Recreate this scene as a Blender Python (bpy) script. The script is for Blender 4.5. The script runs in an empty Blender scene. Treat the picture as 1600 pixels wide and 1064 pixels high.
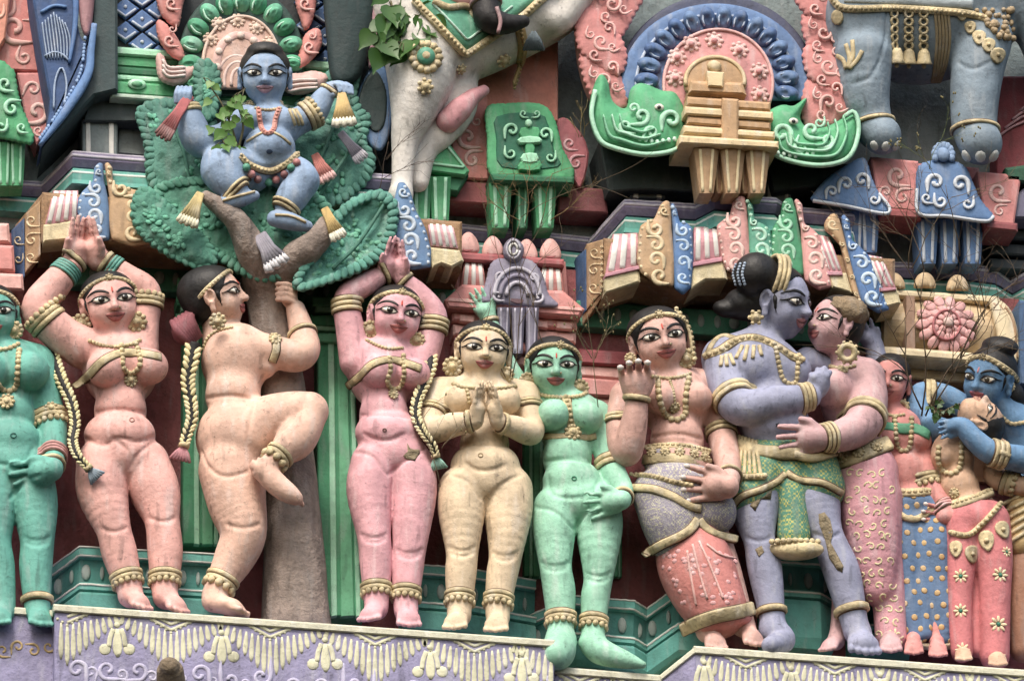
import bpy, math, random
import numpy as np
from mathutils import noise as mnoise
random.seed(7); rng = np.random.default_rng(7)
sin, cos, pi = math.sin, math.cos, math.pi
rad = math.radians
# ------------------------------------------------------------------ camera, sky, sun, exposure
S = 320.0                      # photo pixels per metre at the facade
TH, PS, DIST = rad(24.0), rad(10.0), 22.0
Fv = np.array([sin(PS)*cos(TH), cos(PS)*cos(TH), sin(TH)])
Rv = np.array([cos(PS), -sin(PS), 0.0])
Uv = np.cross(Rv, Fv)
CAM = -Fv*DIST
scene = bpy.context.scene
col = scene.collection
cam_d = bpy.data.cameras.new('camera'); cam = bpy.data.objects.new('camera', cam_d); col.objects.link(cam)
cam.location = CAM
from mathutils import Matrix, Vector
cam.rotation_euler = Matrix((Rv, Uv, -Fv)).transposed().to_euler()
cam_d.sensor_fit = 'HORIZONTAL'; cam_d.sensor_width = 36
cam_d.angle = 2*math.atan(800/(S*DIST)); cam_d.clip_end = 3000; cam_d.clip_start = 0.5
scene.camera = cam
SUN_EL, SUN_AZ = rad(52), rad(-24)      # azimuth measured from the facade normal, minus = from the left
sun_dir = np.array([sin(SUN_AZ)*cos(SUN_EL), -cos(SUN_AZ)*cos(SUN_EL), sin(SUN_EL)])
world = bpy.data.worlds.new('World'); scene.world = world; world.use_nodes = True
wn = world.node_tree.nodes; wl = world.node_tree.links
bg = wn['Background']; sky = wn.new('ShaderNodeTexSky'); sky.sky_type = 'NISHITA'; sky.sun_disc = False
sky.sun_elevation = SUN_EL; sky.sun_rotation = math.atan2(sun_dir[0], sun_dir[1])
sky.air_density = 1.6; sky.dust_density = 5.0; sky.ozone_density = 1.0
wl.new(sky.outputs[0], bg.inputs[0]); bg.inputs[1].default_value = 0.15
sun_l = bpy.data.lights.new('sun', 'SUN'); sun_o = bpy.data.objects.new('sun', sun_l); col.objects.link(sun_o)
sun_l.energy = 1.45; sun_l.angle = rad(16); sun_l.color = (1.0, 0.97, 0.92)
sun_o.rotation_euler = Vector(sun_dir).to_track_quat('Z', 'Y').to_euler(); sun_o.location = (0, -6, 8)
vs = scene.view_settings; vs.view_transform = 'Standard'; vs.look = 'None'; vs.gamma = 1.0
vs.exposure = 0.62; vs.use_curve_mapping = False
# ------------------------------------------------------------------ pixel -> place (t = how far a thing stands out from the wall, in photo pixels)
CAMP = CAM*S; FOC = DIST*S
def ray(px, py):
    px = np.asarray(px, float); py = np.asarray(py, float)
    return Fv + ((px-800)/FOC)[..., None]*Rv + ((532-py)/FOC)[..., None]*Uv
def P(px, py, t=0.0):
    d = ray(px, py); t = np.asarray(t, float)
    s = (-t-CAMP[1])/d[..., 1]
    return CAMP + s[..., None]*d
def pp(c): return P(c[0], c[1], c[2])
# ------------------------------------------------------------------ materials
def hexc(h):
    v = [int(h[i:i+2], 16)/255 for i in (0, 2, 4)]
    return tuple(x/12.92 if x <= .04045 else ((x+.055)/1.055)**2.4 for x in v)
_mats = {}
def paint(h, rough=.62, var=.16, chip=.0, bump=.25, bscale=55., grime=.5, pattern=None, spec=.35):
    key = (h, rough, var, chip, bump, bscale, grime, str(pattern))
    if key in _mats: return _mats[key]
    m = bpy.data.materials.new('paint_'+h); m.use_nodes = True
    nt = m.node_tree; N = nt.nodes; L = nt.links; b = N['Principled BSDF']
    tc = N.new('ShaderNodeNewGeometry')
    def tex(scale, detail=4, rough_=.6, off=0):
        mp = N.new('ShaderNodeMapping'); mp.inputs[1].default_value = (off, off*1.7, off*.6)
        L.new(tc.outputs['Position'], mp.inputs[0])
        n = N.new('ShaderNodeTexNoise'); n.inputs['Scale'].default_value = scale; n.inputs['Detail'].default_value = detail
        n.inputs['Roughness'].default_value = rough_; L.new(mp.outputs[0], n.inputs['Vector']); return n
    def ramp(src, a, b_):
        r = N.new('ShaderNodeMapRange'); r.inputs[1].default_value = a; r.inputs[2].default_value = b_
        r.interpolation_type = 'SMOOTHSTEP'; L.new(src, r.inputs[0]); return r.outputs[0]
    def mix(f, a, b_, mode='MIX'):
        x = N.new('ShaderNodeMix'); x.data_type = 'RGBA'; x.blend_type = mode
        if isinstance(f, float): x.inputs[0].default_value = f
        else: L.new(f, x.inputs[0])
        for s_, i in ((a, 6), (b_, 7)):
            if isinstance(s_, tuple): x.inputs[i].default_value = (*s_[:3], 1)
            else: L.new(s_, x.inputs[i])
        return x.outputs[2]
    c = hexc(h); l_ = .3*c[0]+.5*c[1]+.2*c[2]; c = tuple(l_+(x-l_)*.82 for x in c)
    base = c
    if pattern:
        kind, h2, sc = pattern[:3]
        c2 = hexc(h2)
        v = N.new('ShaderNodeTexVoronoi'); v.inputs['Scale'].default_value = sc; v.feature = 'F1'
        mp = N.new('ShaderNodeMapping'); L.new(tc.outputs['Position'], mp.inputs[0]); L.new(mp.outputs[0], v.inputs['Vector'])
        if kind == 'dots':
            v.inputs['Randomness'].default_value = .35
            base = mix(ramp(v.outputs['Distance'], .34, .29), c, c2)
        elif kind == 'weave':
            w = N.new('ShaderNodeTexChecker'); w.inputs['Scale'].default_value = sc
            mp.inputs[2].default_value = (0, 0, 0); L.new(mp.outputs[0], w.inputs['Vector'])
            n2 = tex(sc*.6, 2); mm = N.new('ShaderNodeMath'); mm.operation = 'MULTIPLY'
            L.new(w.outputs['Fac'], mm.inputs[0]); L.new(ramp(n2.outputs[0], .4, .6), mm.inputs[1]); base = mix(mm.outputs[0], c, c2)
    n1 = tex(8, 3, .65)
    tint = mix(ramp(n1.outputs[0], .32, .68), (1-var,)*3, (1+var*.8,)*3)
    base = mix(1.0, base, tint, 'MULTIPLY')
    # faded paint and dirt in streaks that run down the stone
    mpz = N.new('ShaderNodeMapping'); mpz.inputs[3].default_value = (24, 24, 5); L.new(tc.outputs['Position'], mpz.inputs[0])
    st = N.new('ShaderNodeTexNoise'); st.inputs['Scale'].default_value = 1.0; st.inputs['Detail'].default_value = 2; L.new(mpz.outputs[0], st.inputs['Vector'])
    lum = sum(c)/3; chalk = tuple(.7*x+.3*min(.75, lum*1.6+.03) for x in c)
    base = mix(ramp(st.outputs[0], .5, .8), base, chalk)
    sn = N.new('ShaderNodeMath'); sn.operation = 'MULTIPLY'; L.new(ramp(st.outputs[0], .40, .24), sn.inputs[0]); sn.inputs[1].default_value = min(.6, grime)
    base = mix(sn.outputs[0], base, tuple(.42*x+.012 for x in c))
    g1 = tex(42, 3, .7, 3.1)
    gm = N.new('ShaderNodeMath'); gm.operation = 'MULTIPLY'; L.new(ramp(g1.outputs[0], .56, .74), gm.inputs[0]); L.new(ramp(st.outputs[0], .62, .3), gm.inputs[1])
    gs = N.new('ShaderNodeMath'); gs.operation = 'MULTIPLY'; L.new(gm.outputs[0], gs.inputs[0]); gs.inputs[1].default_value = grime
    base = mix(gs.outputs[0], base, tuple(.22*x+.02 for x in c))
    cr = N.new('ShaderNodeTexVoronoi'); cr.feature = 'DISTANCE_TO_EDGE'; cr.inputs['Scale'].default_value = 11
    ad = N.new('ShaderNodeVectorMath'); ad.operation = 'MULTIPLY_ADD'
    L.new(n1.outputs[1], ad.inputs[0]); ad.inputs[1].default_value = (.2,)*3; L.new(tc.outputs['Position'], ad.inputs[2]); L.new(ad.outputs[0], cr.inputs['Vector'])
    cm = N.new('ShaderNodeMath'); cm.operation = 'MULTIPLY'; L.new(ramp(cr.outputs['Distance'], .014, .004), cm.inputs[0])
    L.new(ramp(st.outputs[0], .46, .6), cm.inputs[1])
    cs = N.new('ShaderNodeMath'); cs.operation = 'MULTIPLY'; L.new(cm.outputs[0], cs.inputs[0]); cs.inputs[1].default_value = .4
    base = mix(cs.outputs[0], base, tuple(.3*x+.01 for x in c))
    if chip > 0:
        ch = tex(5.5, 5, .62, 11.7); base = mix(ramp(ch.outputs[0], .74-chip*.2, .745-chip*.2), base, hexc('a08e72'))
    L.new(base, b.inputs['Base Color'])
    rr = N.new('ShaderNodeMapRange'); rr.inputs[3].default_value = rough-.1; rr.inputs[4].default_value = min(1, rough+.22); L.new(n1.outputs[0], rr.inputs[0]); L.new(rr.outputs[0], b.inputs['Roughness'])
    b.inputs['Specular IOR Level'].default_value = spec
    sm = N.new('ShaderNodeMath'); sm.operation = 'MULTIPLY_ADD'; L.new(n1.outputs[0], sm.inputs[0]); sm.inputs[1].default_value = 1.8; L.new(g1.outputs[0], sm.inputs[2])
    bp = N.new('ShaderNodeBump'); bp.inputs['Strength'].default_value = bump; bp.inputs['Distance'].default_value = .014
    L.new(sm.outputs[0], bp.inputs['Height']); L.new(bp.outputs[0], b.inputs['Normal'])
    _mats[key] = m; return m
def plain(h, rough=.5, trans=0.):
    key = ('plain', h, rough, trans)
    if key in _mats: return _mats[key]
    m = bpy.data.materials.new('flat_'+h); m.use_nodes = True; N = m.node_tree.nodes; L = m.node_tree.links; b = N['Principled BSDF']
    n = N.new('ShaderNodeTexNoise'); n.inputs['Scale'].default_value = 40; n.inputs['Detail'].default_value = 4
    g = N.new('ShaderNodeNewGeometry'); L.new(g.outputs['Position'], n.inputs['Vector'])
    x = N.new('ShaderNodeMix'); x.data_type = 'RGBA'; c = hexc(h)
    x.inputs[6].default_value = (*[v*.75 for v in c], 1); x.inputs[7].default_value = (*[min(1, v*1.2) for v in c], 1)
    L.new(n.outputs[0], x.inputs[0]); L.new(x.outputs[2], b.inputs['Base Color']); b.inputs['Roughness'].default_value = rough
    if trans: b.inputs['Subsurface Weight'].default_value = 0
    _mats[key] = m; return m
# ------------------------------------------------------------------ mesh objects
def mesh_obj(name, V, faces, mat, parent=None, base=None, smooth=True, label=None):
    V = np.asarray(V, float)
    if base is None: base = parent['_b'] if parent is not None else V.mean(0)
    base = np.asarray(base, float)
    me = bpy.data.meshes.new(name); W = ((V-base)/S).astype(np.float32)
    me.vertices.add(len(W)); me.vertices.foreach_set('co', W.ravel())
    if isinstance(faces, np.ndarray):
        n, k = faces.shape; me.loops.add(n*k); me.loops.foreach_set('vertex_index', faces.ravel().astype(np.int32))
        me.polygons.add(n); me.polygons.foreach_set('loop_start', np.arange(0, n*k, k, dtype=np.int32))
    else:
        lens = np.array([len(f) for f in faces]); fl = np.fromiter((i for f in faces for i in f), np.int32)
        me.loops.add(len(fl)); me.loops.foreach_set('vertex_index', fl)
        me.polygons.add(len(lens)); me.polygons.foreach_set('loop_start', np.concatenate([[0], np.cumsum(lens)[:-1]]).astype(np.int32))
    me.update(calc_edges=True)
    me.polygons.foreach_set('use_smooth', np.full(len(me.polygons), smooth))
    me.materials.append(mat)
    if smooth == 'auto' or smooth is True:
        pass
    o = bpy.data.objects.new(name, me); col.objects.link(o)
    if parent is not None:
        o.parent = parent
    o.location = (base-(np.array(parent['_b']) if parent is not None else 0))/S
    o['_b'] = [float(x) for x in base]
    if label: o['label'] = label
    return o
def thing(name, label, cat, base, group=None):
    o = bpy.data.objects.new(name, None); col.objects.link(o); o.empty_display_size = .05
    base = np.asarray(base, float); o.location = base/S; o['_b'] = [float(x) for x in base]
    o['label'] = label; o['category'] = cat
    if group: o['group'] = group
    return o
def tag(o, label, cat, group=None):
    o['label'] = label; o['category'] = cat
    if group: o['group'] = group
    return o
def unit(v): v = np.asarray(v, float); return v/(np.linalg.norm(v, axis=-1, keepdims=True)+1e-9)
_sph = {}
def sphere_mesh(nu, nv):
    if (nu, nv) in _sph: return _sph[(nu, nv)]
    V = [(0, 0, 1)]; F = []
    for i in range(1, nv):
        a = pi*i/nv
        for j in range(nu): b = 2*pi*j/nu; V.append((sin(a)*cos(b), sin(a)*sin(b), cos(a)))
    V.append((0, 0, -1)); n = len(V)
    for j in range(nu): F.append((0, 1+j, 1+(j+1) % nu))
    for i in range(nv-2):
        for j in range(nu): a = 1+i*nu; F.append((a+j, a+nu+j, a+nu+(j+1) % nu, a+(j+1) % nu))
    for j in range(nu): F.append((n-1, n-1-nu+(j+1) % nu, n-1-nu+j))
    _sph[(nu, nv)] = (np.array(V), F); return _sph[(nu, nv)]
def frame_from(n, up=None):
    n = unit(n); up = np.array([0, 0, 1.]) if up is None else np.asarray(up, float)
    if abs(n@unit(up)) > .97: up = np.array([1., 0, 0])
    x = unit(np.cross(up, n)); y = np.cross(n, x); return np.stack([x, y, n])   # rows
class MB:
    def __init__(s): s.V = []; s.F = []; s.n = 0
    def add(s, V, F):
        V = np.asarray(V, float)
        s.V.append(V); o = s.n; s.F += [tuple(int(i)+o for i in f) for f in F]; s.n += len(V); return s
    def build(s, name, mat, parent=None, base=None, smooth=True, label=None):
        return mesh_obj(name, np.concatenate(s.V), s.F, mat, parent, base, smooth, label)
    def sphere(s, c, r, nu=8, nv=5, M=None):
        V, F = sphere_mesh(nu, nv); r = np.broadcast_to(np.asarray(r, float), (3,))
        V = V*r
        if M is not None: V = V@M
        return s.add(V+np.asarray(c), F)
    def tube(s, pts, r, n=8, closed=False, caps=True, flat=1.0, up=None):
        pts = np.asarray(pts, float); m = len(pts); r = np.broadcast_to(np.asarray(r, float), (m,))
        if closed: T = unit(np.roll(pts, -1, 0)-np.roll(pts, 1, 0))
        else: T = unit(np.gradient(pts, axis=0))
        up = -Fv if up is None else np.asarray(up, float)
        up = np.broadcast_to(up, (m, 3))
        X = np.cross(up, T); bad = np.linalg.norm(X, axis=1) < .15
        if bad.any(): X[bad] = np.cross(np.broadcast_to(np.array([.3, .2, .9]), (m, 3))[bad], T[bad])
        X = unit(X); Y = np.cross(T, X)
        a = np.arange(n)*2*pi/n
        V = pts[:, None]+r[:, None, None]*(np.cos(a)[None, :, None]*X[:, None]+flat*np.sin(a)[None, :, None]*Y[:, None])
        V = V.reshape(-1, 3); F = []
        for i in range(m if closed else m-1):
            p = i*n; q = ((i+1) % m)*n
            for j in range(n): F.append((p+j, p+(j+1) % n, q+(j+1) % n, q+j))
        if caps and not closed:
            F.append(tuple(range(n-1, -1, -1))); F.append(tuple((m-1)*n+j for j in range(n)))
        return s.add(V, F)
    def ribbon(s, pts, nrm, w, h, closed=False, sink=2.5):
        """a raised band lying on a surface: w wide, h proud, its foot sunk"""
        pts = np.asarray(pts, float); nrm = np.asarray(nrm, float); m = len(pts)
        w = np.broadcast_to(np.asarray(w, float), (m,)); T = unit(np.roll(pts, -1, 0)-np.roll(pts, 1, 0)) if closed else unit(np.gradient(pts, axis=0))
        B = unit(np.cross(T, nrm))
        prof = [(-.5, -sink), (-.5, h*.55), (-.36, h), (.36, h), (.5, h*.55), (.5, -sink)]; k = len(prof)
        V = np.stack([pts+B*(w*a)[:, None]+nrm*b for a, b in prof], 1).reshape(-1, 3); F = []
        for i in range(m if closed else m-1):
            p = i*k; q = ((i+1) % m)*k
            for j in range(k): F.append((p+j, q+j, q+(j+1) % k, p+(j+1) % k))
        if not closed: F.append(tuple(range(k))); F.append(tuple((m-1)*k+j for j in range(k-1, -1, -1)))
        return s.add(V, F)
    def prism(s, front, back):
        n = len(front); F = [tuple(range(n)), tuple(range(2*n-1, n-1, -1))]
        for i in range(n): j = (i+1) % n; F.append((i, n+i, n+j, j))
        return s.add(np.concatenate([front, back]), F)
    def box(s, c, M, h):
        V = np.array([(x, y, z) for x in (-1, 1) for y in (-1, 1) for z in (-1, 1)])*np.asarray(h)@M+c
        return s.add(V, [(0, 1, 3, 2), (4, 6, 7, 5), (0, 4, 5, 1), (2, 3, 7, 6), (0, 2, 6, 4), (1, 5, 7, 3)])
    def flower(s, c, nrm, r, petals=9, boss=.4, up=None):
        M = frame_from(nrm, up); n = M[2]
        s.sphere(c, (r*.8, r*.8, r*.25), 12, 5, M)
        s.sphere(c+n*r*.18, (r*boss, r*boss, r*.28), 10, 5, M)
        for k in range(petals):
            a = 2*pi*k/petals; d = M[0]*cos(a)+M[1]*sin(a)
            s.sphere(c+d*r*.8, (r*.3, r*.3, r*.24), 6, 4, M)
        return s
# ------------------------------------------------------------------ curves
def spline(pts, n=6, closed=False):
    p = np.asarray(pts, float)
    if len(p) < 3 and not closed: return np.linspace(p[0], p[-1], n+1)
    if closed: q = np.concatenate([p[-1:], p, p[:2]])
    else: q = np.concatenate([2*p[:1]-p[1:2], p, 2*p[-1:]-p[-2:-1]])
    out = []
    for i in range(1, len(q)-2):
        a, b, c, d = q[i-1:i+3]
        for k in range(n):
            t = k/n; out.append(.5*((2*b)+(-a+c)*t+(2*a-5*b+4*c-d)*t*t+(-a+3*b-3*c+d)*t**3))
    if not closed: out.append(q[-2])
    return np.array(out)
def resample(p, step):
    p = np.asarray(p, float); d = np.concatenate([[0], np.cumsum(np.linalg.norm(np.diff(p, axis=0), axis=1))])
    n = max(2, int(round(d[-1]/step))+1); u = np.linspace(0, d[-1], n)
    return np.stack([np.interp(u, d, p[:, k]) for k in range(p.shape[1])], 1)
# ------------------------------------------------------------------ signed distance sculpting
class Field:
    def __init__(s): s.pr = []
    def cone(s, a, b, r1, r2, k=6., sub=False): s.pr.append(('c', np.asarray(a, float), np.asarray(b, float), r1, r2, k, sub)); return s
    def ell(s, c, r, M, k=6., sub=False): s.pr.append(('e', np.asarray(c, float), np.asarray(r, float), np.asarray(M, float), None, k, sub)); return s
    def chain(s, pts, k=6., sub=False):
        s.pr.append(('l', np.array(pts, float), None, 0, 0, k, sub)); return s
    def bake(s, h):
        lo = np.full(3, 1e9); hi = -lo; bb = []
        for q in s.pr:
            if q[0] == 'l': l = (q[1][:, :3]-q[1][:, 3:]).min(0); u = (q[1][:, :3]+q[1][:, 3:]).max(0)
            elif q[0] == 'c': m = max(q[3], q[4]); l = np.minimum(q[1], q[2])-m; u = np.maximum(q[1], q[2])+m
            else: m = np.sqrt(((q[3]*q[2][:, None])**2).sum(0)); l = q[1]-m; u = q[1]+m
            bb.append((l, u))
            if not q[6]: lo = np.minimum(lo, l); hi = np.maximum(hi, u)
        lo -= 3*h; hi += 3*h; n = np.ceil((hi-lo)/h).astype(int)+1
        D = np.full(n, 30., np.float32); ax = [(lo[i]+h*np.arange(n[i])).astype(np.float32) for i in range(3)]
        s.D, s.lo, s.h, s.n, s.ax = D, lo, h, n, ax
        for q, (l, u) in zip(s.pr, bb): s.apply(q, l, u)
        return s
    def apply(s, q, l, u):
        pad = max(q[5]*.7, 4*s.h)+s.h
        i0 = np.clip(np.floor((l-pad-s.lo)/s.h).astype(int), 0, s.n); i1 = np.clip(np.ceil((u+pad-s.lo)/s.h).astype(int)+1, 0, s.n)
        if (i1 <= i0).any(): return
        sl = tuple(slice(a, b) for a, b in zip(i0, i1))
        x = s.ax[0][sl[0]][:, None, None]; y = s.ax[1][sl[1]][None, :, None]; z = s.ax[2][sl[2]][None, None, :]
        if q[0] == 'l':
            e = None
            for A, B in zip(q[1][:-1], q[1][1:]):
                a, b = A[:3], B[:3]; d = b-a; L2 = float(d@d)+1e-6
                t = ((x-a[0])*d[0]+(y-a[1])*d[1]+(z-a[2])*d[2])/L2; np.clip(t, 0, 1, out=t)
                v = np.sqrt((x-a[0]-t*d[0])**2+(y-a[1]-t*d[1])**2+(z-a[2]-t*d[2])**2)-(A[3]+(B[3]-A[3])*t)
                if e is None: e = v
                else: e = np.minimum(e, v)
        elif q[0] == 'c':
            a, b = q[1], q[2]; d = b-a; L2 = float(d@d)+1e-6
            t = ((x-a[0])*d[0]+(y-a[1])*d[1]+(z-a[2])*d[2])/L2; np.clip(t, 0, 1, out=t)
            e = np.sqrt((x-a[0]-t*d[0])**2+(y-a[1]-t*d[1])**2+(z-a[2]-t*d[2])**2)-(q[3]+(q[4]-q[3])*t)
        else:
            c, r, M = q[1], q[2], q[3]; k0 = 0; k1 = 0
            for i in range(3):
                v = (x-c[0])*M[i][0]+(y-c[1])*M[i][1]+(z-c[2])*M[i][2]; k0 = k0+(v/r[i])**2; k1 = k1+(v/r[i]**2)**2
            k0 = np.sqrt(k0); k1 = np.sqrt(k1)+1e-6; e = k0*(k0-1)/k1
        g = s.D[sl]; k = q[5]
        if q[6]:
            e = -e; hh = np.maximum(k-np.abs(g-e), 0)/k; s.D[sl] = np.maximum(g, e)+hh*hh*k*.25
        else:
            hh = np.maximum(k-np.abs(g-e), 0)/k; s.D[sl] = np.minimum(g, e)-hh*hh*k*.25
    def groove(s, pts, r, k=3.):
        for a, b in zip(pts[:-1], pts[1:]): s.apply(('c', a, b, r, r, k, True), np.minimum(a, b)-r, np.maximum(a, b)+r)
    def at(s, p):
        p = np.asarray(p, float); q = (p-s.lo)/s.h; i = np.floor(q).astype(int)
        ok = ((i >= 0) & (i < s.n-1)).all(-1); i = np.clip(i, 0, s.n-2); f = np.clip(q-i, 0, 1)
        D = s.D; r = 0
        for dx in (0, 1):
            for dy in (0, 1):
                for dz in (0, 1):
                    w = (f[..., 0] if dx else 1-f[..., 0])*(f[..., 1] if dy else 1-f[..., 1])*(f[..., 2] if dz else 1-f[..., 2])
                    r = r+w*D[i[..., 0]+dx, i[..., 1]+dy, i[..., 2]+dz]
        return np.where(ok, r, 30.)
    def normal(s, p, e=2.0):
        g = np.stack([s.at(p+np.eye(3)[i]*e)-s.at(p-np.eye(3)[i]*e) for i in range(3)], -1)
        return unit(g)
    def hit(s, o, d, far=400., step=1.5):
        """first surface point along rays; returns points, hit mask"""
        o = np.asarray(o, float); d = unit(d); n = int(far/step); t = np.zeros(o.shape[:-1]); done = np.zeros(o.shape[:-1], bool)
        for _ in range(n):
            v = s.at(o+d*t[..., None]); done |= v < 0
            if done.all(): break
            t = np.where(done, t, t+np.clip(v*.8, .35, 8))
            if (t > far).all(): break
        for _ in range(3): v = s.at(o+d*t[..., None]); t = np.where(done, t+v*.7, t)
        return o+d*t[..., None], done
    def exit(s, c, d, rmax):
        """from inside outwards until the surface"""
        d = unit(d); t = np.zeros(d.shape[:-1]); done = np.zeros(d.shape[:-1], bool)
        for _ in range(int(rmax/.8)):
            v = s.at(c+d*t[..., None]); done |= v > 0; t = np.where(done, t, t+.8)
        return c+d*np.minimum(t, rmax)[..., None]
    def mesh(s):
        D = s.D; ins = D < 0; n = s.n
        def cor(A): return [A[dx:n[0]-1+dx, dy:n[1]-1+dy, dz:n[2]-1+dz] for dx in (0, 1) for dy in (0, 1) for dz in (0, 1)]
        cs = cor(ins); anyi = cs[0].copy(); alli = cs[0].copy()
        for c in cs[1:]: anyi |= c; alli &= c
        act = anyi & ~alli; idx = np.argwhere(act); m = len(idx)
        vid = np.full(act.shape, -1, np.int32); vid[act] = np.arange(m)
        i, j, k = idx.T; val = {}
        for dx in (0, 1):
            for dy in (0, 1):
                for dz in (0, 1): val[(dx, dy, dz)] = D[i+dx, j+dy, k+dz]
        acc = np.zeros((m, 3)); cnt = np.zeros(m)
        for a in val:
            for axn in range(3):
                if a[axn]: continue
                b = list(a); b[axn] = 1; b = tuple(b); va, vb = val[a], val[b]; x = (va < 0) != (vb < 0)
                t = np.where(x, va/np.where(x, va-vb, 1), 0)
                p = np.array(a, float)[None]+np.zeros((m, 3)); p[:, axn] += t
                acc += p*x[:, None]; cnt += x
        V = s.lo+s.h*(idx+acc/cnt[:, None]); Q = []
        for axn in range(3):
            u, w = [(1, 2), (2, 0), (0, 1)][axn]
            A = [slice(None)]*3; B = [slice(None)]*3; A[axn] = slice(0, -1); B[axn] = slice(1, None)
            for q_ in (u, w): A[q_] = slice(1, -1); B[q_] = slice(1, -1)
            e = ins[tuple(A)] != ins[tuple(B)]; ei = np.argwhere(e); fl = ins[tuple(A)][e]
            o = np.zeros(3, int); o[u] = 1; o[w] = 1; c = ei+o
            def cell(du, dw):
                z = c.copy(); z[:, u] -= du; z[:, w] -= dw; return vid[z[:, 0], z[:, 1], z[:, 2]]
            q4 = np.stack([cell(1, 1), cell(0, 1), cell(0, 0), cell(1, 0)], 1); q4[~fl] = q4[~fl][:, ::-1]; Q.append(q4)
        return V, np.concatenate(Q)
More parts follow.
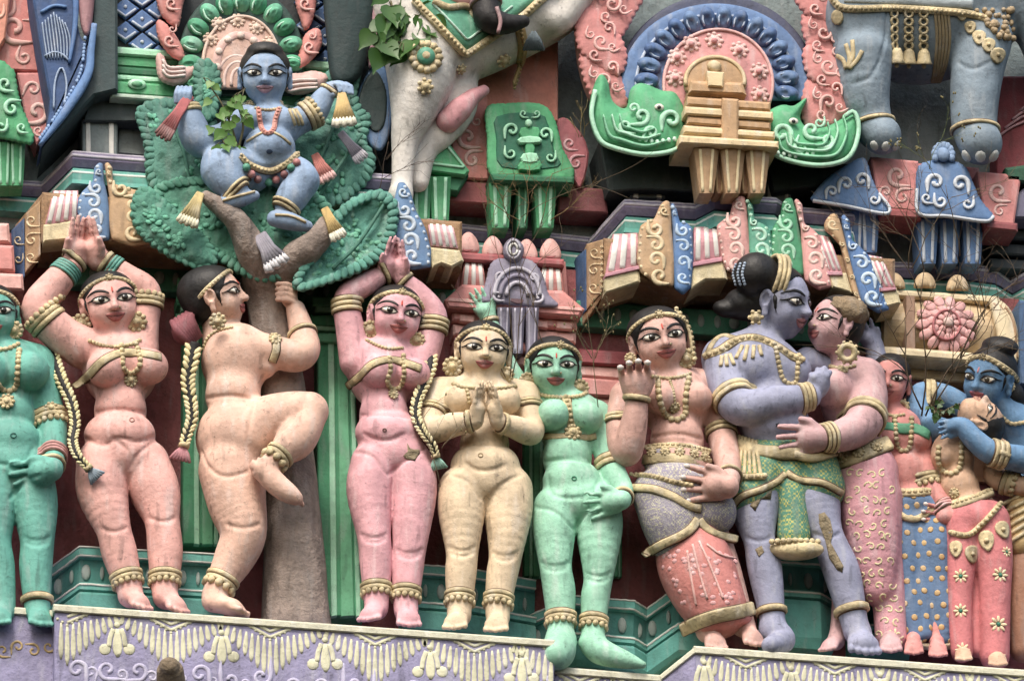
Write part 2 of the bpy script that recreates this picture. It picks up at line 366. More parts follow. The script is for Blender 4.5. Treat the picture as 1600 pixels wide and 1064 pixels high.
# ------------------------------------------------------------------ statues
CF = np.stack([Rv, Uv, -Fv])
def rotM(yaw=0, pitch=0, roll=0):
    y, p, r = rad(yaw), rad(-pitch), rad(-roll)
    Ry = np.array([[cos(y), 0, sin(y)], [0, 1, 0], [-sin(y), 0, cos(y)]])
    Rx = np.array([[1, 0, 0], [0, cos(p), -sin(p)], [0, sin(p), cos(p)]])
    Rz = np.array([[cos(r), -sin(r), 0], [sin(r), cos(r), 0], [0, 0, 1]])
    return (Rz@Ry@Rx).T@CF     # rows: local x, y, z in the place
GOLD = 'c4b184'; BROWN = '5a4632'; BLACK = '1c1a1b'
gold = lambda: paint(GOLD, .5, .38, 0, .4, 70, 1.0)
class Statue:
    def __init__(s, label, base, skin, h=2.6, name='statue', cat='statue', group=None, chip=0.0):
        s.f = Field(); s.cl = []; s.t = thing(name, label, cat, pp(base), group); s.h = h
        s.skin = paint(skin, .6, .17, chip, .26, 60, .85); s.skinhex = skin; s.heads = []
        s.M = {}
    def limb(s, pts, k=7., f=None, n=3):
        p = np.array([list(P(q[0], q[1], q[2]))+[q[3]] for q in pts])
        if len(p) > 2 and n > 1: p = spline(p, n+2)
        (f or s.f).chain(p, k); return s
    def ell(s, px, py, t, rx, ry, rz, roll=0, yaw=0, pitch=0, k=8., sub=False, f=None):
        (f or s.f).ell(P(px, py, t), (rx, ry, rz), rotM(yaw, pitch, roll), k, sub); return s
    def head(s, px, py, t, H, yaw=0, pitch=0, roll=0, neck=None, nr=.21, wide=1.1):
        M = rotM(yaw, pitch, roll); o = P(px, py, t); L = lambda x, y, z: o+H*(np.array([x*wide, y, z])@M); f = s.f
        E = lambda c, r, k=.06, sub=False: f.ell(L(*c), np.array([r[0]*wide, r[1], r[2]])*H, M, k*H, sub)
        C = lambda a, b, r1, r2, k=.05, sub=False: f.cone(L(*a), L(*b), r1*H, r2*H, k*H, sub)
        E((0, .09, -.07), (.36, .37, .41)); E((0, -.07, .08), (.325, .39, .29), .1); E((0, -.23, .08), (.255, .24, .26), .08)
        for x in (-1, 1):
            E((x*.17, -.15, .22), (.115, .12, .11), .1); E((x*.16, .034, .385), (.115, .062, .07), .05, True)
            E((x*.155, .028, .27), (.105, .065, .075), .02)
            C((x*.05, .12, .335), (x*.22, .14, .25), .028, .02, .06)
            E((x*.375, .0, -.02), (.05, .14, .09), .02); E((x*.40, .0, -.0), (.03, .085, .05), .015, True); C((x*.375, -.1, .0), (x*.38, -.2, .01), .04, .045, .03)
            C((x*.045, -.10, .375), (x*.058, -.105, .36), .042, .034, .03)
        C((0, .1, .335), (0, -.03, .40), .03, .034, .05); C((0, -.03, .40), (0, -.09, .435), .034, .056, .03)
        C((-.11, -.203, .30), (0, -.197, .362), .022, .032, .03); C((.11, -.203, .30), (0, -.197, .362), .022, .032, .03)
        C((-.075, -.255, .31), (.0, -.265, .35), .026, .037, .025); C((.075, -.255, .31), (.0, -.265, .35), .026, .037, .025)
        E((0, -.38, .20), (.09, .075, .08), .07)
        if neck is not None: f.cone(L(0, -.22, -.07), P(*neck[:3]), nr*H, (neck[3] if len(neck) > 3 else nr*H*1.08), .08*H)
        s.heads.append(dict(o=o, H=H, M=M, L=L, wide=wide)); return s
    def hand(s, px, py, t, ang, ln, thumb=1, spread=7, curl=0.0, w=None, yaw=0., k=2.2, tht=40, fcurl=None, f=None, nails=None):
        """wrist at px,py; ang = direction of the fingers in the picture (0 right, 90 up); thumb +1 lies counter-clockwise"""
        f = f or s.f; a = rad(ang); w = w or ln*.40
        d = Rv*cos(a)+Uv*sin(a); sd = -Rv*sin(a)+Uv*cos(a); nz = -Fv
        if yaw: sd, nz = sd*cos(rad(yaw))+nz*sin(rad(yaw)), nz*cos(rad(yaw))-sd*sin(rad(yaw))
        o = P(px, py, t); pl = ln*.5
        f.cone(o, o+d*pl*.55, w*.46, w*.5, 4)
        for i in range(4):
            u = (i-1.5)/3*w*.95*thumb*-1
            b = o+d*pl*.92+sd*u; f.cone(o+d*pl*.3+sd*u*.7, b, w*.22, w*.155, 4)
            L_ = ln*(.5, .56, .53, .42)[i]; fa = rad(spread)*(i-1.5)*-thumb; fd = d*cos(fa)+sd*sin(fa)
            c = curl if fcurl is None else fcurl[i]
            p0 = b; r = w*.135; tip = None
            for j, (fr, rr) in enumerate(((.42, 1.), (.33, .92), (.25, .8))):
                ca = rad(c*(j+.6)); dd = fd*cos(ca)+nz*sin(ca); p1 = p0+dd*L_*fr; f.cone(p0, p1, r*rr, r*rr*.92, k); p0 = p1; tip = (p1, dd)
            if nails is not None: nails.append((tip[0], tip[1], nz, r))
        ta = rad(tht)*thumb; td = d*cos(ta)+sd*sin(ta); b = o+d*pl*.25+sd*thumb*w*.4
        m_ = b+td*ln*.2; td2 = d*cos(ta*.45)+sd*sin(ta*.45)
        f.cone(b, m_, w*.22, w*.17, 3); f.cone(m_, m_+td2*ln*.2+nz*ln*.04, w*.165, w*.13, 2)
        return s
    def foot(s, heel, toe, r=14, toes=True, f=None):
        r *= .86; f = f or s.f; a = P(*heel[:3]); b = P(*toe[:3]); d = b-a; L_ = np.linalg.norm(d); dn = d/L_
        sd = unit(np.cross(dn, np.array([0, 0, 1.]))); up = np.cross(sd, dn)
        f.cone(a, a+d*.55, r*1.2, r*1.0, 7)
        if toes:
            f.ell(a+d*.55, (L_*.36, r*1.5, r*.72), np.stack([dn, sd, up]), 6)
            for i in range(5):
                u = (i-2)/2*r*1.3; p0 = a+d*.62+sd*u*.85; p1 = a+d*(1.0-.06*abs(i-2))+sd*u; z = up*r*.3
                f.cone(p0-z, p1-z, r*.40, r*.36, 2)
        else: f.cone(a+d*.5, b, r*.95, r*.4, 5)
        return s
    def body(s, creases=(), r=2.4, lines=True):
        s.f.bake(s.h); L_ = []
        for c in creases:
            q, n = s.drape(resample(spline(c, 5), 4.)); L_.append((q, n))
        for q, n in L_: s.f.groove(q+n*r*.35, r)
        V, Q = s.f.mesh(); s.o = mesh_obj('body', V, Q, s.skin, s.t)
        return s
    # ---- things laid on the carved surface
    def drape(s, pts, f=None, start=260.):
        pts = np.asarray(pts, float); f = f or s.f
        d = ray(pts[:, 0], pts[:, 1]); o = P(pts[:, 0], pts[:, 1], np.full(len(pts), start))
        q, ok = f.hit(o, d, 520.)
        if not ok.all():
            if not ok.any(): return P(pts[:, 0], pts[:, 1], np.full(len(pts), 100.)), np.tile(-Fv, (len(pts), 1))
            dep = np.where(ok, -q[:, 1], np.nan); ii = np.arange(len(pts)); dep = np.interp(ii, ii[ok], dep[ok]); q[~ok] = P(pts[~ok, 0], pts[~ok, 1], dep[~ok])
        n = f.normal(q); n = unit(n*.75+(-Fv)*.25); return q, n
    def line(s, pts, w, name, mat=None, h=2.2, closed=False, smooth=True, beads=0, edge=None, step=4., f=None, parent=None, label=None):
        p = spline(pts, 6, closed) if smooth else np.asarray(pts, float)
        p = resample(np.concatenate([p, p[:1]]) if closed else p, step)
        if closed: p = p[:-1]
        q, n = s.drape(p, f)
        q = _sm(q, closed); n = unit(_sm(n, closed, 2)); m = MB().ribbon(q, n, w, h, closed)
        par = parent or s.t
        o = m.build(name, mat or gold(), par, label=label)
        if edge: MB().ribbon(q, n, w+edge, .9, closed).build('painted_outline', plain(BROWN), o)
        if beads:
            b = MB(); pr = resample(np.concatenate([q, q[:1]]) if closed else q, beads*1.7); pn = s_n(pr, q, n)
            for c, nn in zip(pr, pn): b.sphere(c+nn*h, (beads*.8, beads*.8, beads*.62), 7, 4, frame_from(nn))
            b.build('bead_row', mat or gold(), o)
        return o
    def beads(s, pts, r, name='necklace', mat=None, closed=False, f=None, every=1.75, parent=None, backing=True):
        p = spline(pts, 6, closed); p = resample(p, 3.); q, n = s.drape(p, f); q = _sm(q); m = MB()
        pr = resample(q, r*every); pn = s_n(pr, q, n)
        for c, nn in zip(pr, pn): m.sphere(c+nn*r*.35, (r, r, r*.8), 8, 5, frame_from(nn))
        if backing: m.ribbon(q, n, r*1.5, .8)
        return m.build(name, mat or gold(), parent or s.t)
    def band(s, a, b, fr, name='armlet', w=6., h=3., mat=None, rmax=60, rows=1, gap=6.5, studs=0, tilt=(0, 0), edge=True, f=None, flower=None, axis=None):
        f = f or s.f; A = P(*a[:3]); B = P(*b[:3]); ax = unit(B-A) if axis is None else unit(axis); c0 = A+(B-A)*fr; parent = None
        if tilt != (0, 0): ax = unit(ax+Rv*tilt[0]+(-Fv)*tilt[1])
        M = frame_from(ax); ang = np.arange(36)*2*pi/36; d = np.cos(ang)[:, None]*M[0]+np.sin(ang)[:, None]*M[1]
        for r_ in range(rows):
            c = c0+ax*gap*(r_-(rows-1)/2); q = _sm(f.exit(c[None], d, rmax), True); n = unit(q-c)
            m = MB().ribbon(q, n, w, h, True); o = m.build(name if parent is None else 'ring', mat or gold(), parent or s.t)
            if parent is None: parent = o
            if edge: MB().ribbon(q, n, w+4, .9, True).build('painted_outline', plain(BROWN), parent)
        if studs:
            c = c0+ax*gap*((rows-1)/2+.8); q = _sm(f.exit(c[None], d, rmax), True); m = MB(); pr = resample(np.concatenate([q, q[:1]]), studs*1.9)[:-1]
            for x in pr: nn = unit(x-c); m.sphere(x+nn*1., (studs, studs*1.15, studs*.8), 7, 4, frame_from(nn, ax))
            m.build('stud_row', mat or gold(), parent)
        if flower:
            q, n = s.drape([flower[:2]], f); MB().flower(q[0]+n[0]*2, n[0], flower[2]).build('rosette', mat or gold(), parent)
        return parent
    def patch(s, outline, name, mat, off=1.0, f=None, rings=4, parent=None, label=None, start=260.):
        """paint or inlay laid on the surface, outlined in the picture plane"""
        o = np.asarray(outline, float); c = o.mean(0); m = len(o); P2 = [c]
        for r in range(1, rings+1): P2 += list(c+(o-c)*r/rings)
        q, n = s.drape(np.array(P2), f, start); return _fan(q, n, m, rings, off, name, mat, parent or s.t, label)
    def medal(s, px, py, r, name='pendant', mat=None, petals=9, parent=None, lift=2., f=None, nrm=None, boss=.4):
        q, n = s.drape([(px, py)], f); nn = n[0] if nrm is None else nrm
        return MB().flower(q[0]+nn*lift, nn, r, petals, boss).build(name, mat or gold(), parent or s.t)
    # ---- the painted face
    def face(s, i=0, iris='2a2622', lips='b4605c', brow=BLACK, look=(.0, 0.), white='e9e3d6', lid='8d8a9e', bindi='b8402e', nose_ring=True, mous=False):
        hd = s.heads[i]; H, M, L, wd = hd['H'], hd['M'], hd['L'], hd['wide']; f = s.f
        def dr(xy):
            xy = np.asarray(xy, float); o = np.array([L(x, y, .62) for x, y in xy]); q, ok = f.hit(o, np.tile(-M[2], (len(xy), 1)), H*.75)
            n = unit(f.normal(q)*.7+M[2]*.3); return q, n
        def pat(out, name, mat, off, par, rings=3):
            out = np.asarray(out, float); c = out.mean(0); P2 = [c]
            for r in range(1, rings+1): P2 += list(c+(out-c)*r/rings)
            q, n = dr(P2); return _fan(q, n, len(out), rings, off, name, mat, par)
        def rib(pts, w, name, mat, off, par):
            p = spline(pts, 6); q, n = dr(p); q = _sm(q); w = np.interp(np.linspace(0, 1, len(p)), np.linspace(0, 1, len(w)), w)*H
            return MB().ribbon(q, n, w, off*H/100, sink=1.2).build(name, mat, par)
        for sd in (-1, 1):
            cx, cy = sd*.158, .03; out = []
            for k in range(20):
                a = 2*pi*k/20; x = cos(a); y = sin(a); yy = y*(1-.35*x*x)*(.054 if y > 0 else .040)
                out.append((cx+sd*x*.1, cy+yy+.012*x))
            eye = pat(out, 'eye', plain(white, .35), .7*H/100+.2, s.t, 4)
            ic = (cx+look[0], cy+.006+look[1])
            pat([(ic[0]+.042*cos(2*pi*k/16), ic[1]+.042*sin(2*pi*k/16)) for k in range(16)], 'iris', plain(iris, .3), 1.2*H/100+.3, eye, 3)
            pat([(ic[0]-.014+.011*cos(2*pi*k/8), ic[1]+.016+.011*sin(2*pi*k/8)) for k in range(8)], 'catchlight', plain('d8d8d8', .3), 1.6*H/100+.5, eye, 1)
            X = lambda u, v: (cx+sd*u, cy+v)
            rib([X(-.115, -.012), X(-.07, .036), X(0, .056), X(.07, .043), X(.118, .012), X(.165, -.004)], (.012, .024, .028, .024, .02, .006), 'eyelid_line', plain(brow), 1.7, eye)
            rib([X(-.1, -.02), X(-.05, -.038), X(.02, -.044), X(.08, -.028), X(.12, .005)], (.008, .011, .013, .012, .01), 'lower_eyelid_line', plain(brow), 1.4, eye)
            rib([X(-.105, .092), X(-.04, .13), X(.04, .142), X(.11, .118), X(.16, .075)], (.02, .04, .042, .03, .008), 'eyebrow', plain(brow), 1.1, s.t)
        lp = [(-.132, -.196), (-.065, -.181), (-.022, -.166), (0, -.174), (.022, -.166), (.065, -.181), (.132, -.196), (.08, -.268), (.028, -.302), (-.028, -.302), (-.08, -.27)]
        lo = pat(spline(lp, 2, True), 'lips', paint(lips, .45, .1, 0, .1, 60, .1), .6, s.t, 4)
        rib([(-.135, -.192), (-.06, -.222), (0, -.227), (.06, -.222), (.135, -.192)], (.004, .011, .012, .011, .004), 'mouth_line', plain('4a2422'), 1.0, lo)
        if bindi: pat([(.013*cos(2*pi*k/10), .165+.045*sin(2*pi*k/10)) for k in range(10)], 'forehead_mark', plain(bindi), .8, s.t, 2)
        if nose_ring:
            q, n = dr([(.062, -.105)]); MB().sphere(q[0], H*.02, 8, 5).build('nose_stud', gold(), s.t)
        return s
    def hair(s, i=0, color=BLACK, bun=None, line=.0, h=None, back=1.0, top=1.0, vol=1.0):
        hd = s.heads[i]; H, M, L, wd = hd['H'], hd['M'], hd['L'], hd['wide']; g = Field()
        g.ell(L(0, .12, -.10), np.array([.385*wd*vol, .375*top, .43*back])*H, M, .05*H); g.ell(L(0, -.08, -.2), np.array([.36*wd*vol, .32, .27*back])*H, M, .1*H)
        for sd in (-1, 1): g.cone(L(sd*.345, .02, .1), L(sd*.315, -.17, .14), .035*H, .012*H, .03*H)
        if bun: 
            for b in bun: g.ell(L(*b[:3]), np.array(b[3:6])*H, M, .05*H)
        for sd in (-1, 1): g.ell(L(sd*.43, -.04, .0), np.array([.09*wd, .19, .13])*H, M, .03*H, True)
        g.ell(L(0, -.05+line, .35), np.array([.35*wd, .41, .37])*H, M, .02*H, True)
        g.bake(h or H*.026); V, Q = g.mesh(); s.hf = g; s.hair_o = mesh_obj('hair', V, Q, paint(color, .5, .2, 0, .25, 90, .2, None, .4), s.t); return s
    def crown_band(s, i=0, r=.03, y=.34, gem=True, mat=None, y2=None):
        hd = s.heads[i]; H, M, L, wd = hd['H'], hd['M'], hd['L'], hd['wide']; m = MB(); pts = []
        for k in range(25):
            a = pi*(k/24-.5)*1.25; pts.append((sin(a)*.44*wd, y+(1-cos(a))*(-.26 if y2 is None else y2), cos(a)))
        q = []
        for x, y_, z in pts:
            o = L(x*1.22, y_, z*.56-.08); d = L(0, y_+.02, -.08)-o
            p, ok = s.hf.hit(o[None], d[None], H*1.2)
            p2, ok2 = s.f.hit(o[None], d[None], H*1.2)
            c = [(np.linalg.norm(x_[0]-o), x_[0]) for x_, k_ in ((p, ok), (p2, ok2)) if k_[0]]
            c = [v for v in c if np.linalg.norm(v[1]-L(0, y, -.08)) < .56*H]
            if c: q.append(min(c, key=lambda v: v[0])[1])
        q = _sm(np.array(q)); n = unit(q-L(0, y, -.1)); m.ribbon(q, n, r*2.2*H, 2.4)
        o = m.build('headband', mat or gold(), s.t); b = MB()
        for c, nn in zip(resample(q, r*H*2.0), s_n(resample(q, r*H*2.0), q, n)): b.sphere(c+nn*2, (r*H*.8, r*H*.8, r*H*.6), 7, 4, frame_from(nn))
        b.build('bead_row', mat or gold(), o)
        if gem:
            k = len(q)//2; g = MB(); up = unit(M[1]); g.flower(q[k]+n[k]*2.6, n[k], .068*H, 8, .5, up); g.sphere(q[k]+n[k]*2-up*.075*H, (.03*H, .045*H, .02*H), 8, 5, frame_from(n[k], up))
            g.build('forehead_jewel', mat or gold(), o)
        return s
    def earring(s, px, py, r, i=0, t=None, petals=11, ring=False, nrm=None):
        hd = s.heads[i]
        c = P(px, py, t) if t is not None else None
        if c is None:
            d = ray(np.array([px]), np.array([py]))[0]; o = CAMP; k = ((hd['o']-o)@Fv)/(d@Fv); c = o+d*(k-.16*hd['H'])
        nn = -Fv if nrm is None else unit(nrm@CF)
        m = MB()
        if ring:
            M = frame_from(nn); a = np.arange(20)*2*pi/20; m.tube(c+r*.7*(np.cos(a)[:, None]*M[0]+np.sin(a)[:, None]*M[1]), r*.32, 8, True)
            for k in range(petals): m.sphere(c+r*1.02*(cos(2*pi*k/petals)*M[0]+sin(2*pi*k/petals)*M[1]), r*.2, 6, 4)
        else: m.flower(c, nn, r, petals); m.sphere(c-nn*r*.3, (r*.7, r*.7, r*.4), 10, 5, frame_from(nn))
        return m.build('earring', gold(), s.t)
    def braid(s, pts, r, col1='d9cd94', tassel='8fa3b4', r2=None):
        """pts (px,py,t) top to bottom"""
        p = spline(np.array([P(*q) for q in pts]), 8); p = resample(p, 3.); n = len(p); rr = np.linspace(r, r2 or r*.62, n)
        o = MB().tube(p, rr*.85, 10).build('braid', paint(BLACK, .6, .2), s.t); m = MB(); T = unit(np.gradient(p, axis=0)); X = unit(np.cross(-Fv, T)); Y = -Fv
        i = 2.; k = 0
        while i < n-2:
            j = int(i); R_ = rr[j]
            for sd in (-1, 1):
                a = unit(T[j]*.8+X[j]*sd*-.62); c = p[j]+X[j]*sd*R_*.52+Y*R_*.6+(T[j]*R_*.4 if sd > 0 else 0)
                m.sphere(c, (R_*.34, R_*.78, R_*.38), 7, 5, frame_from(unit(Y+X[j]*sd*.5), a))
            i += R_*.86/3.
        m.build('braid_strands', paint(col1, .6, .15), o)
        e = p[-1]; d = unit(T[-1]); x = unit(np.cross(-Fv, d)); tm = MB()
        for k in range(-3, 4): tm.tube([e-d*2, e+d*rr[-1]*1.4+x*k*rr[-1]*.35, e+d*rr[-1]*2.8+x*k*rr[-1]*.62-Fv*1.5], [rr[-1]*.3, rr[-1]*.42, rr[-1]*.3], 6)
        tm.build('tassel', paint(tassel, .6, .2), o); MB().tube([e-d*5, e+d*1], rr[-1]*1.05, 10).build('braid_ring', gold(), o)
        return o
    def garment(s, name, hx, prims, pattern=None, mat=None, h=None):
        g = Field()
        for q in prims:
            if q[0] == 'l': s.limb(q[1], q[2] if len(q) > 2 else 8., g)
            elif q[0] == 'e': s.ell(*q[1], f=g, **(q[2] if len(q) > 2 else {}))
        g.bake(h or s.h); V, Q = g.mesh(); o = mesh_obj(name, V, Q, mat or paint(hx, .65, .14, 0, .3, 60, .4, pattern), s.t); o['_f'] = 1; s.M[name] = g; return g, o
def _sm(q, closed=False, it=1):
    q = np.array(q, float)
    for _ in range(it):
        if closed: q = .25*np.roll(q, 1, 0)+.5*q+.25*np.roll(q, -1, 0)
        elif len(q) > 2: q[1:-1] = .25*q[:-2]+.5*q[1:-1]+.25*q[2:]
    return q
def s_n(pr, q, n):
    d = ((pr[:, None]-q[None])**2).sum(-1); return n[d.argmin(1)]
def _fan(q, n, m, rings, off, name, mat, parent, label=None):
    V = q+n*off; V2 = q[-m:]-n[-m:]*1.5; F = []
    for j in range(m): F.append((0, 1+j, 1+(j+1) % m))
    for r in range(rings-1):
        a = 1+r*m
        for j in range(m): F.append((a+j, a+m+j, a+m+(j+1) % m, a+(j+1) % m))
    a = 1+(rings-1)*m; b = len(V)
    for j in range(m): F.append((a+j, b+j, b+(j+1) % m, a+(j+1) % m))
    c = V[1:4]; nn = np.cross(V[1]-V[0], V[2]-V[0])
    if nn@n[0] < 0: F = [tuple(reversed(f)) for f in F]
    return mesh_obj(name, np.concatenate([V, V2]), F, mat, parent, label=label)
def torso(s, chest, breasts, waist, belly, hip, sh=None, tc=95, kk=9, br=1.0):
    """chest/waist/belly/hip = (px,py,half width,half height[,t])"""
    g = lambda q, i, d: q[i] if len(q) > i else d
    s.ell(chest[0], chest[1], g(chest, 4, tc), chest[2]*.95, chest[3], chest[2]*.66, g(chest, 5, 0), k=12)
    s.ell(waist[0], waist[1], g(waist, 4, tc), waist[2]*.94, waist[3], waist[2]*.78, k=14)
    s.ell(belly[0], belly[1], g(belly, 4, tc+4), belly[2]*.94, belly[3], belly[2]*.78, k=5)
    s.ell(hip[0], hip[1], g(hip, 4, tc-2), hip[2]*.93, hip[3], hip[2]*.68, k=7)
    for b in breasts:
        s.ell(b[0], b[1], g(b, 3, tc+30), b[2]*br, b[2]*.98, b[2]*.95, k=6)
    return s
# ------------------------------------------------------------------ masonry helpers
NY = np.array([0., -1., 0.]); BK = np.array([0., 1., 0.])
def tval(tf, px, py): return tf(px, py) if callable(tf) else np.full(np.shape(px), float(tf))
def plane3(a, b, c):
    A = np.array([[a[0], a[1], 1], [b[0], b[1], 1], [c[0], c[1], 1]], float); k = np.linalg.solve(A, np.array([a[2], b[2], c[2]], float))
    return lambda px, py: k[0]*np.asarray(px, float)+k[1]*np.asarray(py, float)+k[2]
def inset(p, b):
    p = np.asarray(p, float); n = len(p); a = .5*np.sum(p[:, 0]*np.roll(p[:, 1], -1)-np.roll(p[:, 0], -1)*p[:, 1]); sg = 1 if a > 0 else -1
    e = unit(np.roll(p, -1, 0)-p); N = sg*np.stack([-e[:, 1], e[:, 0]], 1); v = unit(N+np.roll(N, 1, 0)); c = np.clip((v*N).sum(1), .45, 1); return p+v*(b/c)[:, None]
def slab(parent, name, poly, t, thick, mat, bev=2.5, label=None, smooth=False, wob=.8):
    """a solid block whose front outline is poly; runs back into the wall"""
    p = np.asarray(poly, float); a = .5*np.sum(p[:, 0]*np.roll(p[:, 1], -1)-np.roll(p[:, 0], -1)*p[:, 1])
    if a > 0: p = p[::-1]
    if wob: p = p+rng.uniform(-wob, wob, p.shape)
    q = inset(p, bev); n = len(p)
    f = P(q[:, 0], q[:, 1], tval(t, q[:, 0], q[:, 1])); m = P(p[:, 0], p[:, 1], tval(t, p[:, 0], p[:, 1])-bev); b = m+BK*thick
    F = [tuple(range(n))]
    for A, B in ((0, n), (n, 2*n)):
        for i in range(n): j = (i+1) % n; F.append((A+i, B+i, B+j, A+j))
    F.append(tuple(range(3*n-1, 2*n-1, -1)))
    return mesh_obj(name, np.concatenate([f, m, b]), F, mat, parent, smooth=smooth, label=label)
def poly_sd(p, X, Y):
    d = np.full(X.shape, 1e18); sg = np.ones(X.shape); n = len(p); j = n-1
    for i in range(n):
        a, b = p[i], p[j]; ex, ey = b[0]-a[0], b[1]-a[1]; wx, wy = X-a[0], Y-a[1]
        t = np.clip((wx*ex+wy*ey)/(ex*ex+ey*ey+1e-9), 0, 1); d = np.minimum(d, (wx-ex*t)**2+(wy-ey*t)**2)
        c1 = Y >= a[1]; c2 = Y < b[1]; c3 = ex*wy > ey*wx; f = (c1 & c2 & c3) | (~c1 & ~c2 & ~c3); sg = np.where(f, -sg, sg); j = i
    return sg*np.sqrt(d)
def carve(parent, name, poly, t, thick, mat, R=6., bulge=0., h=3.1, label=None, wid=None, warp=None, noise=0.):
    """a carved solid with rounded edges: outline poly, front at t, bulge > 0 domed or < 0 dished"""
    p = np.asarray(poly, float); lo = p.min(0)-2*h; hi = p.max(0)+2*h; nx, ny = (np.ceil((hi-lo)/h).astype(int)+1)
    x = lo[0]+h*np.arange(nx); y = lo[1]+h*np.arange(ny); X, Y = np.meshgrid(x, y, indexing='ij'); d = poly_sd(p, X, Y)
    wid = wid or max(8., -d.min()); fr = bulge*(1-(1-np.clip(-d/wid, 0, 1))**2)
    if noise:
        fr = fr+noise*(np.sin(X*.21+1.3*np.sin(Y*.13))+np.sin(Y*.19+1.7*np.sin(X*.11)))*.5
    z0 = min(0, bulge)-thick-2*h-abs(noise); z1 = max(0, bulge)+3*h+abs(noise); nz = int((z1-z0)/h)+2; z = z0+h*np.arange(nz)
    A = (d+R)[..., None]+0*z; B = np.maximum(z-fr[..., None], (-thick)-z)+R
    D = np.minimum(np.maximum(A, B), 0)+np.sqrt(np.maximum(A, 0)**2+np.maximum(B, 0)**2)-R
    f = Field(); f.D = D.astype(np.float32); f.lo = np.array([lo[0], lo[1], z[0]]); f.h = h; f.n = np.array(D.shape); V, Q = f.mesh()
    tt = V[:, 2]+tval(t, V[:, 0], V[:, 1])
    if warp: tt = tt+warp(V[:, 0], V[:, 1])
    return mesh_obj(name, P(V[:, 0], V[:, 1], tt), Q[:, ::-1], mat, parent, label=label)
def round_poly(poly, n=4): return spline(poly, n, True)
def rib(parent, name, pts, t, w, mat, h=2.0, smooth=True, sink=2., step=5.):
    p = spline(pts, 6) if smooth else np.asarray(pts, float)
    if step: p = resample(p, step)
    q = P(p[:, 0], p[:, 1], tval(t, p[:, 0], p[:, 1])); w = np.interp(np.linspace(0, 1, len(p)), np.linspace(0, 1, len(np.atleast_1d(w))), np.atleast_1d(w))
    return MB().ribbon(q, np.tile(NY, (len(q), 1)), w, h, sink=sink).build(name, mat, parent)
def curl_pts(x, y, r, a0=0, turns=1.1, dr=1, tail=1.6):
    out = []
    for k in range(int(turns*9)+1):
        u = k/(turns*9); a = rad(a0)+dr*u*turns*2*pi; rr = r*(1-.82*u); out.append((x+rr*cos(a), y+rr*sin(a)))
    a = rad(a0); s0 = (out[0][0]+r*tail*sin(a)*dr*1.0, out[0][1]-r*tail*cos(a)*dr*1.0)
    return [s0]+out
def curls(parent, name, specs, t, mat, h=3., w=.36):
    o = None
    for s_ in specs:
        m = MB(); x, y, r, a0, dr = s_[:5]; p = resample(spline(curl_pts(x, y, r, a0, 1.05, dr, s_[5] if len(s_) > 5 else 1.3), 3), max(1.6, r*.22))
        q = P(p[:, 0], p[:, 1], tval(t, p[:, 0], p[:, 1])); n = len(p); ww = r*w*np.interp(np.linspace(0, 1, n), [0, .25, .8, 1], [.45, 1.1, .8, 1.0])
        m.tube(q+NY*h*.1, ww*.5, 7, up=NY, flat=.75); o = m.build(name, mat, parent)
    return o
def roll(parent, name, quad, t, mat, stripes=0, smat=None, bulge=10, back=40, thick=60, rows=9, sw=.5, belly=None):
    """curved striped member: quad = top-left, top-right, bottom-right, bottom-left; the top curls back"""
    q = np.asarray(quad, float)
    def pt(u, v): 
        a = q[0]*(1-u)+q[1]*u; b = q[3]*(1-u)+q[2]*u; return a*(1-v)+b*v
    def tt(u, v): return t+bulge*math.sin(pi*min(1, .15+v*.85))-back*max(0, 1-v*2.2)**2-bulge*.6*(2*u-1)**2 if belly is None else t+belly(u, v)
    nu = 9; V = []; F = []
    for i in range(rows+1):
        for j in range(nu): u, v = j/(nu-1), i/rows; c = pt(u, v); V.append(P(c[0], c[1], tt(u, v)))
    V = np.array(V); n = len(V); B = V+BK*thick
    for i in range(rows):
        for j in range(nu-1): a = i*nu+j; F.append((a, a+nu, a+nu+1, a+1)); F.append((n+a, n+a+1, n+a+nu+1, n+a+nu))
    ring = [j for j in range(nu)]+[i*nu+nu-1 for i in range(1, rows+1)]+[rows*nu+j for j in range(nu-2, -1, -1)]+[i*nu for i in range(rows-1, 0, -1)]
    for i in range(len(ring)): a, b = ring[i], ring[(i+1) % len(ring)]; F.append((a, b, n+b, n+a))
    o = mesh_obj(name, np.concatenate([V, B]), F, mat, parent, smooth=False)
    for k in range(stripes):
        u = (k+.5)/stripes; pts = []; wid = np.linalg.norm(q[2]-q[3])/stripes*sw
        for i in range(11): v = .03+.94*i/10; c = pt(u, v); pts.append(P(c[0], c[1], tt(u, v)))
        MB().ribbon(np.array(pts), np.tile(unit(NY+Uv*.2), (11, 1)), wid, 1.6).build('painted_stripe', smat, o)
    return o
